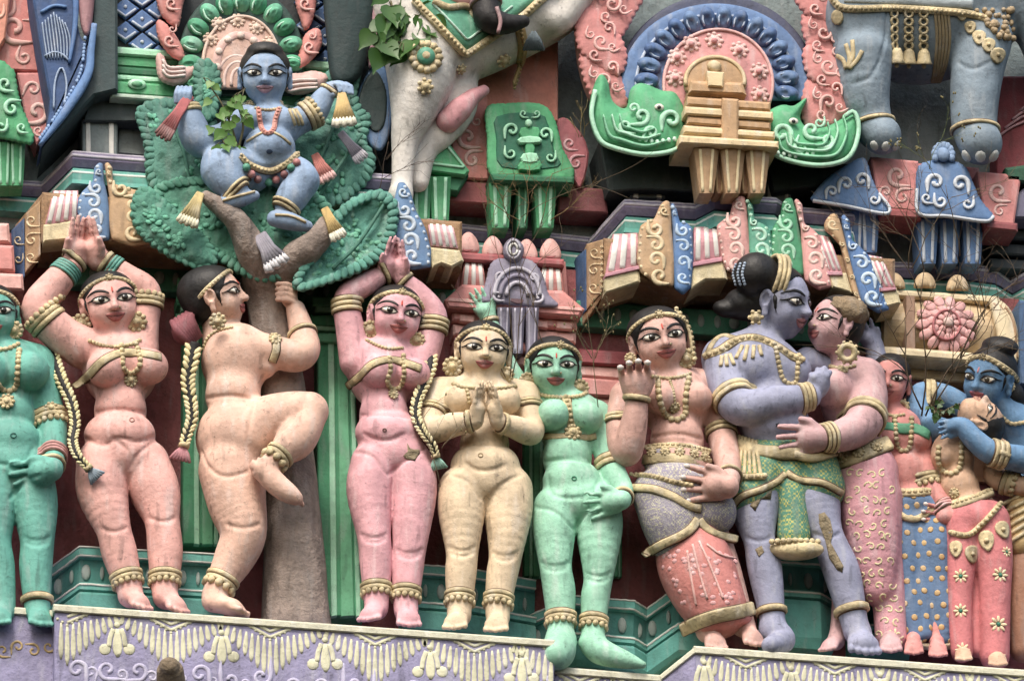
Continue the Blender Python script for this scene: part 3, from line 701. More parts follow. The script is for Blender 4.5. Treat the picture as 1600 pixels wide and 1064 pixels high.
def moulding(parent, name, path, hgt, mat, depth=60, prof=None, lines=(), lmat=None, label=None):
    """path = (px,py,t) along the top front edge; prof = (fraction down, proud) pairs"""
    pr = prof or [(0, 0), (.12, 4), (.8, 4), (1, -4)]; A = np.array([P(*q) for q in path]); hz = hgt/cos(TH)
    T = np.gradient(A, axis=0); T[:, 2] = 0; N = np.stack([T[:, 1], -T[:, 0], 0*T[:, 0]], 1); N = unit(N); N[N[:, 1] > 0] *= -1
    k = len(pr); V = np.stack([A+N*b-np.array([0, 0, hz*a]) for a, b in pr]+[A-N*depth-np.array([0, 0, hz]), A-N*depth], 1); K = k+2; V = V.reshape(-1, 3); F = []
    for i in range(len(A)-1):
        for j in range(K): F.append((i*K+j, i*K+(j+1) % K, (i+1)*K+(j+1) % K, (i+1)*K+j))
    F.append(tuple(range(K-1, -1, -1))); F.append(tuple((len(A)-1)*K+j for j in range(K)))
    o = mesh_obj(name, V, F, mat, parent, smooth=False, label=label)
    for fr, w in lines:
        pb = np.interp(fr, [x[0] for x in pr], [x[1] for x in pr]); L_ = A+N*pb-np.array([0, 0, hz*fr]); L_ = np.concatenate([np.linspace(L_[i], L_[i+1], 14)[:-1] for i in range(len(L_)-1)]+[L_[-1:]]); NN = np.concatenate([np.tile(N[i], (13, 1)) for i in range(len(A)-1)]+[N[-1:]])
        L_ = L_+rng.normal(0, .25, L_.shape); MB().ribbon(L_, NN, w, 1.6).build('painted_line', lmat, o)
    return o
def petal_row(m, specs, t):
    for x0, y0, x1, y1, w in specs:
        L_ = np.linspace(0, 1, 7); p = np.stack([x0+(x1-x0)*L_, y0+(y1-y0)*L_], 1); q = P(p[:, 0], p[:, 1], np.full(7, float(t)))
        m.ribbon(q, np.tile(NY, (7, 1)), w*np.array([.35, .6, .8, .95, 1, .85, .3]), .7, sink=1.5)
WHITE = 'd5d3cd'; LAV = '8f88a6'; TEAL = '5aa79a'; PINK = 'cf8580'; CREAM = 'c6aa80'; BLUE = '5f83ad'; GREEN = '4fa574'; DGREEN = '2c7a58'; GREY = '5d6a6c'; DARK = '3a4648'
pw = lambda: paint(WHITE, .6, .1, 0, .2, 70, .35)
def structure(o, label=None):
    o['kind'] = 'structure'; return o
# ------------------------------------------------------------------ walls, ledge
def build_walls():
    def wall(name, poly, t, hx, thick=60): return structure(slab(None, name, poly, t, thick, paint(hx, .8, .2, 0, .5, 40, .5), 1))
    wall('lower_wall', [(-500, 330), (2100, 500), (2100, 1500), (-500, 1500)], 0, '8f4c4e')
    wall('upper_wall', [(-500, -400), (2100, -400), (2100, 480), (-500, 330)], -30, '788687')
    # ledge
    led = [('ledge', [(-300, 925), (87, 955), (87, 1300), (-300, 1300)], 108), ('ledge', [(85, 945), (866, 1001), (866, 1300), (85, 1300)], 140), ('ledge', [(866, 1043), (1032, 1056), (1032, 1300), (866, 1300)], 112), ('ledge', [(1085, 1011), (1900, 1069), (1900, 1300), (1085, 1300)], 140)]
    cream = paint('c9c6ad', .7, .12, 0, .4, 60, .5); lav = paint('8d88ad', .65, .18, .04, .45, 50, .9)
    labs = ['short lavender ledge under the teal statue, in shadow', 'lavender ledge with cream swags under the tree climber', 'recessed lavender ledge under the mint green statue', 'lavender ledge with cream swags under the embracing couple']
    obs = []
    for (n, p, t), lb in zip(led, labs):
        o = slab(None, n, p, t, 190, lav, 2); structure(o); o['label'] = lb; obs.append(o)
        x0, y0 = p[0]; x1, y1 = p[1]; e = 9
        s_ = slab(o, 'rim', [(x0-1, y0-2), (x1+1, y1-2), (x1+1, y1+e), (x0-1, y0+e)], t+5, 190, cream, 2)
    ob = slab(None, 'ledge', [(1032, 1056), (1086, 1011), (1086, 1300), (1032, 1300)], plane3((1032, 1056, 112), (1086, 1011, 140), (1086, 1300, 140)), 150, lav, 1); structure(ob); ob['label'] = 'slanting lavender ledge corner beside the green foot'
    slab(ob, 'rim', [(1031, 1054), (1087, 1009), (1087, 1020), (1031, 1065)], plane3((1032, 1056, 116), (1086, 1011, 144), (1086, 1300, 144)), 150, cream, 2)
    pt = paint('cdcaa8', .65, .16, .05, .3, 70, .8); pt2 = paint('b3aecb', .65, .1)
    def swag(o, cx, ytop, t, half=74, n=17, L0=82, skip=(-9999, 9999)):
        m = MB(); sl = .0716
        for i in range(n):
            u = (i-(n-1)/2)/((n-1)/2); x = cx+u*half
            if not skip[0] < x < skip[1]: continue
            y = ytop+sl*(x-cx)+9+20*(1-abs(u))**.9; ln = 14+(L0-32)*(1-abs(u))**1.1
            petal_row(m, [(x, y, x+u*5, y+ln, half*2/n*.84)], t)
        for k, (w, dy, dp) in enumerate(((34, 9, 17), (22, 7, 10))):
            p = np.array([(cx-w, ytop-sl*w+dy), (cx, ytop+dy+dp), (cx+w, ytop+sl*w+dy)]); p = p[(p[:, 0] > skip[0]) & (p[:, 0] < skip[1])]
            if len(p) > 1: q = resample(p, 4); m.ribbon(P(q[:, 0], q[:, 1], np.full(len(q), float(t))), np.tile(NY, (len(q), 1)), 4.5, 1.4)
        for k in range(-4, 5):
            x = cx+k*7.5
            if skip[0] < x < skip[1]: m.sphere(P(x, ytop+sl*(x-cx)+30-abs(k)*4.4, t), (2.6, 1.4, 2.6), 7, 4)
        m.build('painted_swag', pt, o)['kind'] = 'stuff'
    def drop(o, cx, yt, t):
        m = MB(); m.sphere(P(cx, yt, t), (5, 2, 5), 8, 4); petal_row(m, [(cx, yt+6, cx+1, yt+50, 14)], t)
        for sd in (-1, 1):
            p = spline([(cx+sd*6, yt+6), (cx+sd*11, yt+20), (cx+sd*13, yt+34)], 4); m.ribbon(P(p[:, 0], p[:, 1], np.full(len(p), float(t))), np.tile(NY, (len(p), 1)), 7, 1.3); m.sphere(P(cx+sd*19, yt+38, t), (9, 1.8, 9), 10, 5)
        m.build('painted_drop', pt, o)['kind'] = 'stuff'
    yl = lambda x: 945+(x-85)*.0717
    for cx, sk in ((105, (88, 999)), (267, None), (422, None), (586, None), (741, None), (880, (0, 862))): swag(obs[1], cx, yl(cx), 140, skip=sk or (-9999, 9999))
    for cx in (183, 346, 508, 672, 815): drop(obs[1], cx, yl(cx)+24, 140)
    yr = lambda x: 1011+(x-1085)*.0712
    for cx in (1165, 1304, 1445, 1585, 1725): swag(obs[3], cx, yr(cx), 140, 64, 15)
    for cx in (1100, 1236, 1375, 1516, 1655): drop(obs[3], cx, yr(cx)+22, 140)
    swag(obs[2], 905, 1046, 112, 50, 11, 50, (868, 1030)); swag(obs[2], 1000, 1053, 112, 40, 9, 46, (868, 1030))
    rs = random.Random(2)
    for x in range(106, 860, 48): curls(obs[1], 'painted_scroll', [(x+14, yl(x)+92+rs.uniform(-6, 8), 15, rs.choice((0, 180, 90)), rs.choice((-1, 1)), 2.2), (x+36, yl(x)+104, 10, rs.uniform(0, 200), rs.choice((-1, 1)))], 139.4, pt2, .4, .5)
    # lower moulding under the left ledge and the stone peg
    peg = Field(); peg.chain([list(P(268, 1075, 150))+[22], list(P(266, 1050, 170))+[20], list(P(265, 1042, 182))+[15]], 6); peg.ell(P(258, 1036, 186), (7, 5, 6), CF, 5); peg.bake(2.4); V, Q = peg.mesh()
    tag(mesh_obj('stone_peg', V, Q, paint('84725a', .9, .25, 0, .8, 50, .7)), 'rough brown stone peg stuck out from the front of the ledge', 'peg')
    for k in range(5): curls(obs[0], 'painted_scroll', [(-20+k*24, 1010+6*(k % 2), 10, 90*k, 1)], 108, paint('b79a62'), 1, .4)
# ------------------------------------------------------------------ teal plinths and pilasters behind the statues
def plinth(label, path, hgt=95, slp=0):
    tl = paint('58a79d', .65, .15); o = thing('plinth', label, 'plinth', P(path[0][0], path[0][1]+hgt, path[0][2])); wl = pw(); ov = paint('95a39f')
    dn = lambda d, dt=0: [(x, y+d, t+dt) for x, y, t in path]
    moulding(o, 'cap_band', path, 16, tl, 60, None, ((.12, 2.5), (.85, 3)), wl)
    moulding(o, 'oval_band', dn(17, -8), 38, paint('3f8a83'), 50, [(0, 0), (1, -3)])
    moulding(o, 'step_band', dn(56, 2), 14, tl, 60, None, ((.3, 3),), wl); moulding(o, 'base_band', dn(71, 8), hgt-60, paint('48948b'), 70)
    for (a, b) in zip(path[:-1], path[1:]):
        L_ = math.hypot(b[0]-a[0], b[1]-a[1]); n = max(1, int(L_/24))
        for k in range(n):
            u = (k+.5)/n; x, y, t = a[0]+(b[0]-a[0])*u, a[1]+(b[1]-a[1])*u, a[2]+(b[2]-a[2])*u
            MB().sphere(P(x-3, y+40, t-9), (7, 3, 13) if k % 2 == 0 else (3.4, 3, 11), 10, 6).build('painted_oval', ov, o)
    return o
def pilaster(label, xl, xr, y0, y1, t, cap=True, slant=0):
    o = thing('pilaster', label, 'pilaster', P((xl+xr)/2, y1, t)); g1, g2, g3 = paint('3a9065'), paint('98d6b2'), paint('5fb184')
    w = xr-xl
    slab(o, 'shaft', [(xl, y0), (xr-slant*.3, y0), (xr+slant, y1), (xl, y1)], t, 60, g1, 2)
    for a, b, m in ((.28, .42, g2), (.5, .78, g3), (.82, .93, g2)): slab(o, 'painted_stripe', [(xl+w*a, y0+4), (xl+w*b, y0+4), (xl+w*b+slant*b, y1), (xl+w*a+slant*a, y1)], t+2.5, 10, m, 1)
    if cap:
        for k, (e, h_) in enumerate(((8, 14), (3, 10), (10, 16), (4, 10), (12, 14))): slab(o, 'capital_band', [(xl-e, y0-66+k*14), (xr+e, y0-64+k*14), (xr+e, y0-64+k*14+h_), (xl-e, y0-66+k*14+h_)], t+e*.8, 60, (g3, g2, g1, g2, g3)[k], 2)
    return o
def build_lower_order():
    plinth('teal plinth with pale ovals behind the legs of the pink statue by the tree', [(40, 905, -2), (84, 884, 20), (125, 853, 62), (350, 866, 62)])
    plinth('teal plinth with pale ovals behind the rose pink and cream statues', [(630, 880, 40), (730, 887, 40), (836, 906, 18)])
    plinth('teal plinth with pale ovals to the right of the mint green statue', [(830, 960, 10), (900, 930, 45), (990, 938, 45), (1010, 950, 20), (1060, 915, 50), (1120, 919, 50)])
    plinth('teal plinth between the lavender man\'s legs', [(1195, 862, 45), (1280, 868, 45), (1300, 880, 20)], 130)
    plinth('teal plinth seen between the swirl sari and the lavender leg', [(1330, 915, 30), (1420, 921, 30)])
    pilaster('green striped pilaster behind the profile statue\'s braid', 286, 346, 500, 850, 34); pilaster('tall green striped pilaster between tree trunk and rose pink statue', 496, 556, 530, 962, 40, True, 14)
    pilaster('green striped pilaster glimpsed between cream and mint green statues', 818, 850, 640, 900, 14, False); pilaster('green striped pilaster behind the raised palm statue', 940, 972, 560, 900, 12, False)
    fz = paint('3b866a'); ov = paint('8d9c96')
    for lb, p in (('dark green frieze with pale ovals under the left cornice', [(80, 405), (720, 452), (720, 490), (80, 442)]), ('dark green frieze with pale ovals under the right cornice', [(900, 470), (1420, 506), (1420, 545), (900, 510)])):
        o = thing('frieze', lb, 'frieze', P(*p[3], 24)); slab(o, 'band', p, 24, 40, fz, 2)
        for k in range(int((p[1][0]-p[0][0])/26)):
            x = p[0][0]+13+k*26; y = p[0][1]+(x-p[0][0])*.0725+17; MB().sphere(P(x, y, 24), (6, 2.5, 11) if k % 3 else (9, 2.5, 11), 9, 6).build('painted_oval', ov, o)
# ------------------------------------------------------------------ the cornices
def kudu_half(o, poly, t, hx, hi, thick=70, cur=None, side=0):
    p = round_poly(poly, 2); s_ = carve(o, 'horseshoe_arch_half', p, t, min(thick, 45), paint(hx, .6, .15), 6, 5)
    q = np.asarray(poly, float); y0, y1 = q[:, 1].min(), q[:, 1].max()
    def span(y):
        xs = []
        for a, b in zip(p, np.roll(p, -1, 0)):
            if (a[1]-y)*(b[1]-y) < 0: xs.append(a[0]+(b[0]-a[0])*(y-a[1])/(b[1]-a[1]))
        return (min(xs), max(xs)) if len(xs) > 1 else (q[:, 0].mean()-6, q[:, 0].mean()+6)
    sp = []
    for k, (f, d) in enumerate(((.12, 1), (.33, -1), (.51, 1), (.69, -1), (.87, 1))):
        a, b = span(y0+(y1-y0)*f); r = min((b-a)*.29, (y1-y0)*.09); sp.append(((a+b)/2, y0+(y1-y0)*f, r, 90+90*k, d, 1.2))
    curls(s_, 'scroll_relief', sp, t+3 if not callable(t) else t, paint(hi, .6, .12), 7, .66)
    # beaded outer edge
    m = MB()
    for k in range(11):
        y = y0+(y1-y0)*(.06+.88*k/10); a, b = span(y); x = (a if side <= 0 else b); m.sphere(P(x+(5 if side <= 0 else -5), y, tval(t, x, y)), (3.6, 2.5, 3.6), 7, 4)
    m.build('edge_beading', paint(hi, .6, .12), s_); return s_
def build_cornices():
    cr, crh = 'b8946a', 'd3bd92'; br = paint('96734f', .75, .25, .05, .5, 45, .6); cm = paint('cdbd92', .7, .2, 0, .4, 55, .6); pk = paint('c98a94', .6, .12); wt = pw()
    o = thing('cornice', 'brown cornice with blue and cream scroll arches above the two left statues', 'cornice', P(200, 420, 0))
    slab(o, 'cornice_block', [(66, 300), (722, 346), (722, 421), (600, 411), (110, 377), (66, 376)], 106, 150, br, 4)
    slab(o, 'cornice_block', [(24, 352), (67, 300), (67, 377), (24, 442)], plane3((24, 352, 10), (67, 300, 104), (67, 377, 104)), 60, br, 3)
    ob = plane3((24, 352, 16), (67, 300, 110), (67, 377, 110))
    slab(o, 'corner_panel', [(18, 361), (38, 340), (38, 432), (20, 445)], ob, 20, paint('46618c'), 2); slab(o, 'corner_panel', [(39, 335), (63, 314), (63, 398), (39, 426)], ob, 20, paint(cr), 2)
    curls(o, 'scroll_relief', [(50, 345, 9, 90, 1), (50, 375, 10, 270, -1), (49, 402, 8, 90, 1), (29, 375, 7, 90, 1), (29, 405, 7, 0, 1)], ob, paint(crh), 3, .4)
    roll(o, 'striped_roll', [(84, 298), (122, 298), (122, 342), (70, 352)], 112, pk, 4, wt, 6, 30)
    slab(o, 'cream_band', [(68, 352), (122, 343), (124, 364), (108, 374), (68, 378)], 113, 40, cm, 3)
    kudu_half(o, [(160, 254), (147, 262), (145, 283), (128, 300), (120, 320), (124, 345), (140, 368), (171, 376), (169, 311), (163, 285)], 118, BLUE, 'b9c8d8')
    kudu_half(o, [(163, 255), (176, 262), (178, 287), (217, 298), (240, 310), (240, 380), (174, 375), (171, 311)], 118, cr, crh, side=1)
    kudu_half(o, [(622, 285), (640, 296), (650, 330), (666, 360), (673, 418), (616, 412), (612, 350)], 118, BLUE, 'b9c8d8', side=1); slab(o, 'cream_edge', [(604, 320), (613, 316), (618, 412), (606, 410)], 116, 50, paint(crh), 2)
    roll(o, 'striped_roll', [(668, 342), (706, 346), (716, 388), (674, 384)], 112, paint('cf98a0'), 4, wt, 6, 30); slab(o, 'cream_band', [(673, 386), (718, 391), (724, 408), (706, 418), (690, 412), (675, 418)], 114, 60, cm, 3)
    o = thing('cornice', 'long brown cornice with cream, blue, pink and green scroll arches above the kissing couple', 'cornice', P(1150, 500, 0))
    slab(o, 'cornice_block', [(943, 372), (1398, 405), (1398, 470), (1330, 460), (1300, 452), (1136, 440), (1100, 437), (1080, 452), (1052, 452), (1000, 440), (945, 460)], 104, 150, br, 4)
    slab(o, 'cornice_block', [(902, 400), (944, 372), (944, 460), (904, 520)], plane3((902, 400, 6), (944, 372, 102), (944, 460, 102)), 60, br, 3); ob = plane3((902, 400, 12), (944, 372, 108), (944, 460, 108))
    slab(o, 'corner_panel', [(900, 402), (916, 388), (916, 485), (902, 497)], ob, 20, paint('3f5f8a'), 2); slab(o, 'corner_panel', [(917, 381), (943, 374), (941, 456), (917, 484)], ob, 20, paint(cr), 2)
    curls(o, 'scroll_relief', [(930, 395, 8, 90, 1), (929, 422, 9, 270, -1), (928, 450, 8, 90, 1)], ob, paint(crh), 3, .4); curls(o, 'edge_beading', [(940, 385+k*9, 2.5, 0, 1, .1) for k in range(8)], ob, paint(crh), 3, .9)
    for qd, bd in ((((958, 366), (996, 364), (998, 415), (946, 428)), [(945, 430), (998, 416), (1000, 440), (944, 460)]), (((1085, 355), (1122, 354), (1128, 402), (1083, 410)), [(1082, 412), (1129, 404), (1137, 438), (1102, 438), (1080, 452)]), (((1272, 366), (1296, 370), (1316, 424), (1292, 424)), [(1292, 426), (1322, 427), (1332, 458), (1300, 450)]), (((1355, 398), (1378, 402), (1399, 448), (1374, 450)), [(1374, 452), (1400, 450), (1408, 474), (1382, 480)])):
        roll(o, 'striped_roll', qd, 110, pk, 3, wt, 6, 30, 80); slab(o, 'pink_rim', [qd[3], qd[2], (qd[2][0]+1, qd[2][1]+6), (qd[3][0], qd[3][1]+6)], 116, 40, paint('b97f8e'), 1); slab(o, 'cream_band', bd, 112, 60, cm, 3)
    kudu_half(o, [(1046, 314), (1031, 321), (1022, 342), (1001, 352), (996, 386), (1000, 426), (1053, 449), (1050, 360)], 118, cr, crh)
    kudu_half(o, [(1048, 316), (1058, 328), (1063, 348), (1082, 357), (1080, 449), (1054, 452), (1051, 360)], 118, '4d78ae', 'a9c3de', side=1)
    kudu_half(o, [(1163, 306), (1145, 315), (1140, 338), (1120, 352), (1124, 385), (1134, 422), (1172, 428), (1168, 340)], 116, 'cf918c', 'e0b9ae')
    kudu_half(o, [(1165, 308), (1177, 322), (1180, 345), (1204, 359), (1206, 425), (1173, 428), (1169, 340)], 116, '4f9d83', 'a2d4bb', side=1)
    kudu_half(o, [(1238, 310), (1222, 317), (1219, 341), (1206, 359), (1208, 425), (1256, 430), (1249, 359)], 114, '3f9468', '98d0b0')
    kudu_half(o, [(1240, 311), (1254, 320), (1257, 350), (1280, 368), (1300, 449), (1257, 440), (1251, 359)], 114, 'd4938f', 'e3bdb2', side=1)
    kudu_half(o, [(1307, 334), (1292, 341), (1288, 360), (1312, 384), (1330, 455), (1348, 478), (1320, 372)], 112, cr, crh)
    kudu_half(o, [(1314, 336), (1328, 345), (1332, 376), (1358, 400), (1390, 484), (1346, 474), (1322, 383)], 112, '4a74ab', 'b4c9de', side=1)
    for lb, path, d in (('lavender and teal moulding above the left cornice', [(-200, 262, -20), (66, 284, -20), (114, 236, 64), (640, 275, 64), (668, 344, -20), (936, 372, -20)], 23), ('lavender and teal moulding above the long right cornice', [(920, 376, -18), (977, 311, 62), (1086, 318, 62), (1116, 302, 84), (1212, 309, 84), (1230, 322, 62), (1330, 330, 62), (1350, 408, -12), (1510, 412, -12), (1556, 418, -8), (1580, 434, -24), (1640, 400, 50), (1900, 420, 50)], 24)):
        o = thing('moulding', lb, 'moulding', P(path[2][0], path[2][1]+60, 0))
        moulding(o, 'lavender_band', path, d, paint('7d7396', .65, .14), 90, [(0, -2), (.25, 5), (.6, 4), (.9, -2), (1, -4)], ((.1, 3.5), (.38, 4.5)), paint('bdb7c8'))
        moulding(o, 'teal_band', [(x, y+d+2, t+6) for x, y, t in path], d+6, paint('4f9c90', .65, .14), 90, [(0, -4), (.35, 3), (.7, 3), (1, 9)], ((.3, 4), ), paint('cfdcd6'))
build_walls(); build_lower_order(); build_cornices()
# ------------------------------------------------------------------ small shrines between the bays
def arc_pts(cx, cy, rx, ry, a0, a1, n=24): return [(cx+rx*cos(rad(a)), cy-ry*sin(rad(a))) for a in np.linspace(a0, a1, n)]
def bump_edge(poly, step=9, amp=3.):
    p = resample(np.concatenate([np.asarray(poly, float), np.asarray(poly[:1], float)]), step/4)[:-1]; c = p.mean(0)
    T = unit(np.roll(p, -1, 0)-np.roll(p, 1, 0)); a = .5*np.sum(p[:, 0]*np.roll(p[:, 1], -1)-np.roll(p[:, 0], -1)*p[:, 1]); N = np.stack([T[:, 1], -T[:, 0]], 1)*(1 if a > 0 else -1)
    return p+N*(amp*np.abs(np.sin(np.arange(len(p))*pi/4)))[:, None]
def columns(o, xs, y0, y1, w, t, hx, shex, flare=6, lean=0):
    for x in xs: roll(o, 'flared_column', [(x-w*.5-flare, y0), (x+w*.5+flare, y0), (x+w*.5+lean, y1), (x-w*.5+lean, y1)], t, paint(hx), 2, paint(shex), 0, 0, 40, sw=.4, belly=lambda u, v: 14*(1-v)**2-6*(2*u-1)**2)
def build_shrines():
    pk, pk2, wt, rd = paint('cc837e'), paint('dba49c'), pw(), paint('a9575a')
    o = thing('shrine', 'small pink tiered shrine with lavender horseshoe niche above the cream statue', 'shrine', P(800, 560, 0))
    slab(o, 'core', [(712, 398), (884, 410), (900, 640), (708, 625)], 20, 60, pk)
    for x, y in ((732, 362), (770, 368), (823, 373), (860, 372)):
        f = carve(o, 'finial', round_poly([(x, y), (x+14, y+14), (x+15, y+34), (x-15, y+33), (x-14, y+13)], 3), 46, 30, pk2, 6, 4); slab(f, 'finial_face', round_poly([(x, y+8), (x+7, y+17), (x+8, y+30), (x-8, y+30), (x-7, y+16)], 3), 49, 8, rd, 1)
    slab(o, 'red_bar', [(718, 394), (882, 405), (882, 416), (718, 406)], 52, 40, rd, 3)
    for x0, x1, y in ((722, 758, 408), (842, 880, 417)): roll(o, 'striped_roll', [(x0+4, y), (x1-4, y+2), (x1+2, y+44), (x0-2, y+42)], 44, pk, 3, wt, 8, 10)
    slab(o, 'eave', [(722, 444), (880, 455), (914, 484), (906, 496), (700, 481), (694, 470)], 66, 60, pk, 4); slab(o, 'eave_stripe', [(702, 466), (908, 481), (910, 486), (698, 471)], 68, 20, pk2, 1)
    for k in range(4): slab(o, 'wall_course', [(706+k*2, 486+k*21), (902-k*2, 499+k*21), (902-k*2, 515+k*21), (706+k*2, 502+k*21)], 48-(k % 2)*8, 40, (pk, pk2)[k % 2], 4)
    for k in range(5): slab(o, 'painted_panel', [(718+k*38, 492+k*2.6), (742+k*38, 494+k*2.6), (742+k*38, 504+k*2.6), (718+k*38, 502+k*2.6)], 50, 10, pk2, 1)
    lv, lv2 = paint('857f95'), paint('b4b0bf')
    carve(o, 'niche_arch', bump_edge(round_poly([(788, 404), (830, 408), (848, 433), (856, 460), (868, 480), (772, 474), (752, 470), (760, 440), (768, 412)], 3), 8, 2), 74, 50, lv, 6, 4)
    for k, r in enumerate((34, 25, 16)): rib(o, 'arch_ring', arc_pts(808, 462, r*1.05, r*1.25, 0, 180, 14), 78+k, 6, (lv2, lv, lv2)[k], 3.5)
    carve(o, 'niche_finial', round_poly([(802, 371), (818, 384), (816, 402), (806, 412), (796, 410), (786, 398), (788, 382)], 3), 80, 40, lv, 8, 4)
    for k, r in enumerate((13, 8)): rib(o, 'finial_ring', arc_pts(802, 390, r*.8, r*1.1, 0, 350, 16), 84, 3.4, (lv2, wt)[k], 3)
    slab(o, 'niche_opening', round_poly([(798, 448), (812, 446), (818, 462), (816, 474), (798, 472)], 2), 76, 10, paint('6a4a52'), 1)
    columns(o, (788, 810, 832), 480, 552, 15, 66, '857f95', 'aca7ba', 3, -1)
    curls(o, 'scroll_relief', [(778, 462, 8, 90, 1), (842, 464, 8, 90, -1), (782, 432, 7, 180, 1), (834, 434, 7, 0, -1)], 79, lv2, 3, .6)
    # cream barrel shrine
    cr, cr2 = paint('c0a57c', .65, .2), paint('d2bf98'); o = thing('shrine', 'cream barrel-roofed shrine with a big pink lotus flower at the right', 'shrine', P(1500, 640, 0))
    slab(o, 'core', [(1392, 545), (1600, 560), (1600, 760), (1392, 745)], 6, 60, paint('a8764f'))
    roll(o, 'barrel_roof', [(1384, 458), (1556, 468), (1580, 562), (1380, 548)], 40, cr, 0, None, 26, 40, 60)
    slab(o, 'roof_rim', [(1380, 452), (1560, 464), (1562, 474), (1380, 462)], 44, 40, cr2, 3); slab(o, 'roof_eave', [(1376, 540), (1584, 556), (1588, 572), (1376, 556)], 74, 70, cr2, 4)
    p = [(1545, 465), (1570, 474), (1586, 500), (1597, 562), (1566, 566), (1556, 520)]; carve(o, 'gable_end', round_poly(p, 3), 60, 50, cr2, 7, 4)
    for k in range(3): rib(o, 'gable_stripe', [(1553+k*9, 474+k*3), (1568+k*8, 505), (1573+k*8, 560)], 61, 4, paint('a47f58'), 2)
    for x, y in ((1397, 440), (1445, 439), (1496, 443)):
        k = carve(o, 'finial', arc_pts(x, y+12, 18, 26, 0, 180, 12), 46, 40, cr, 6, 4); rib(k, 'finial_ring', arc_pts(x, y+12, 9, 15, 5, 175, 10), 46, 4, cr2, 3)
    slab(o, 'painted_strip', [(1416, 462), (1430, 463), (1430, 548), (1414, 547)], 62, 20, paint('9c7a62'), 1)
    m = MB(); c = P(1479, 508, 66)
    for R_, n, w in ((40, 14, 11), (27, 11, 10), (15, 8, 7)):
        for k in range(n): a = 2*pi*k/n+R_; M = frame_from(unit(NY+.35*np.array([cos(a), 0, sin(a)])), np.array([cos(a), 0, sin(a)])); MB().sphere(c+np.array([cos(a)*R_, -2-(40-R_)*.22, sin(a)*R_]), (w*.82, w*1.15, 3.4), 9, 5, M).build('lotus_petal', paint('d49a98', .6, .2), o)
    MB().sphere(c+NY*12, (9, 6, 9), 10, 6).build('lotus_centre', paint('d8b7ae'), o); rib(o, 'lotus_ring', arc_pts(1479, 508, 21, 23, 0, 355, 24), 74, 4, paint('b06468'), 3)
    slab(o, 'lower_course', [(1390, 572), (1600, 588), (1600, 606), (1390, 590)], 30, 40, cr, 3); slab(o, 'lower_course', [(1390, 610), (1600, 626), (1600, 660), (1390, 640)], 18, 40, paint('b08a60'), 3)
    slab(o, 'window_recess', [(1398, 592), (1440, 596), (1440, 640), (1398, 636)], 22, 30, paint('7a3e42'), 1)
    tag(slab(None, 'corner_block', [(1592, 470), (1760, 480), (1760, 640), (1594, 600)], 70, 120, paint('3f5f86')), 'dark blue masonry block at the right photo edge', 'block')
    # pale pink tiered masonry behind the raised hand
    o = thing('shrine', 'pink tiered masonry with pale panels right of the mint green head', 'shrine', P(930, 660, 0))
    for k, (y, h_) in enumerate(((545, 22), (570, 18), (590, 26), (620, 30))): slab(o, 'wall_course', [(905, y), (985, y+6), (985, y+h_+6), (905, y+h_)], 30-(k % 2)*8, 40, (paint('9c4a50'), pk2, pk, pk2)[k], 3)
    o = thing('shrine', 'pink tiered shrine edge behind the teal statue at the left photo edge', 'shrine', P(-20, 480, 0))
    for k, (y, h_, e) in enumerate(((350, 30, 0), (384, 40, 8), (428, 26, 22), (458, 40, 2))): slab(o, 'wall_course', [(-160, y-8), (14+e, y), (16+e, y+h_), (-160, y+h_-8)], 50+e*.5, 70, (pk2, pk, pk2, pk)[k], 4)
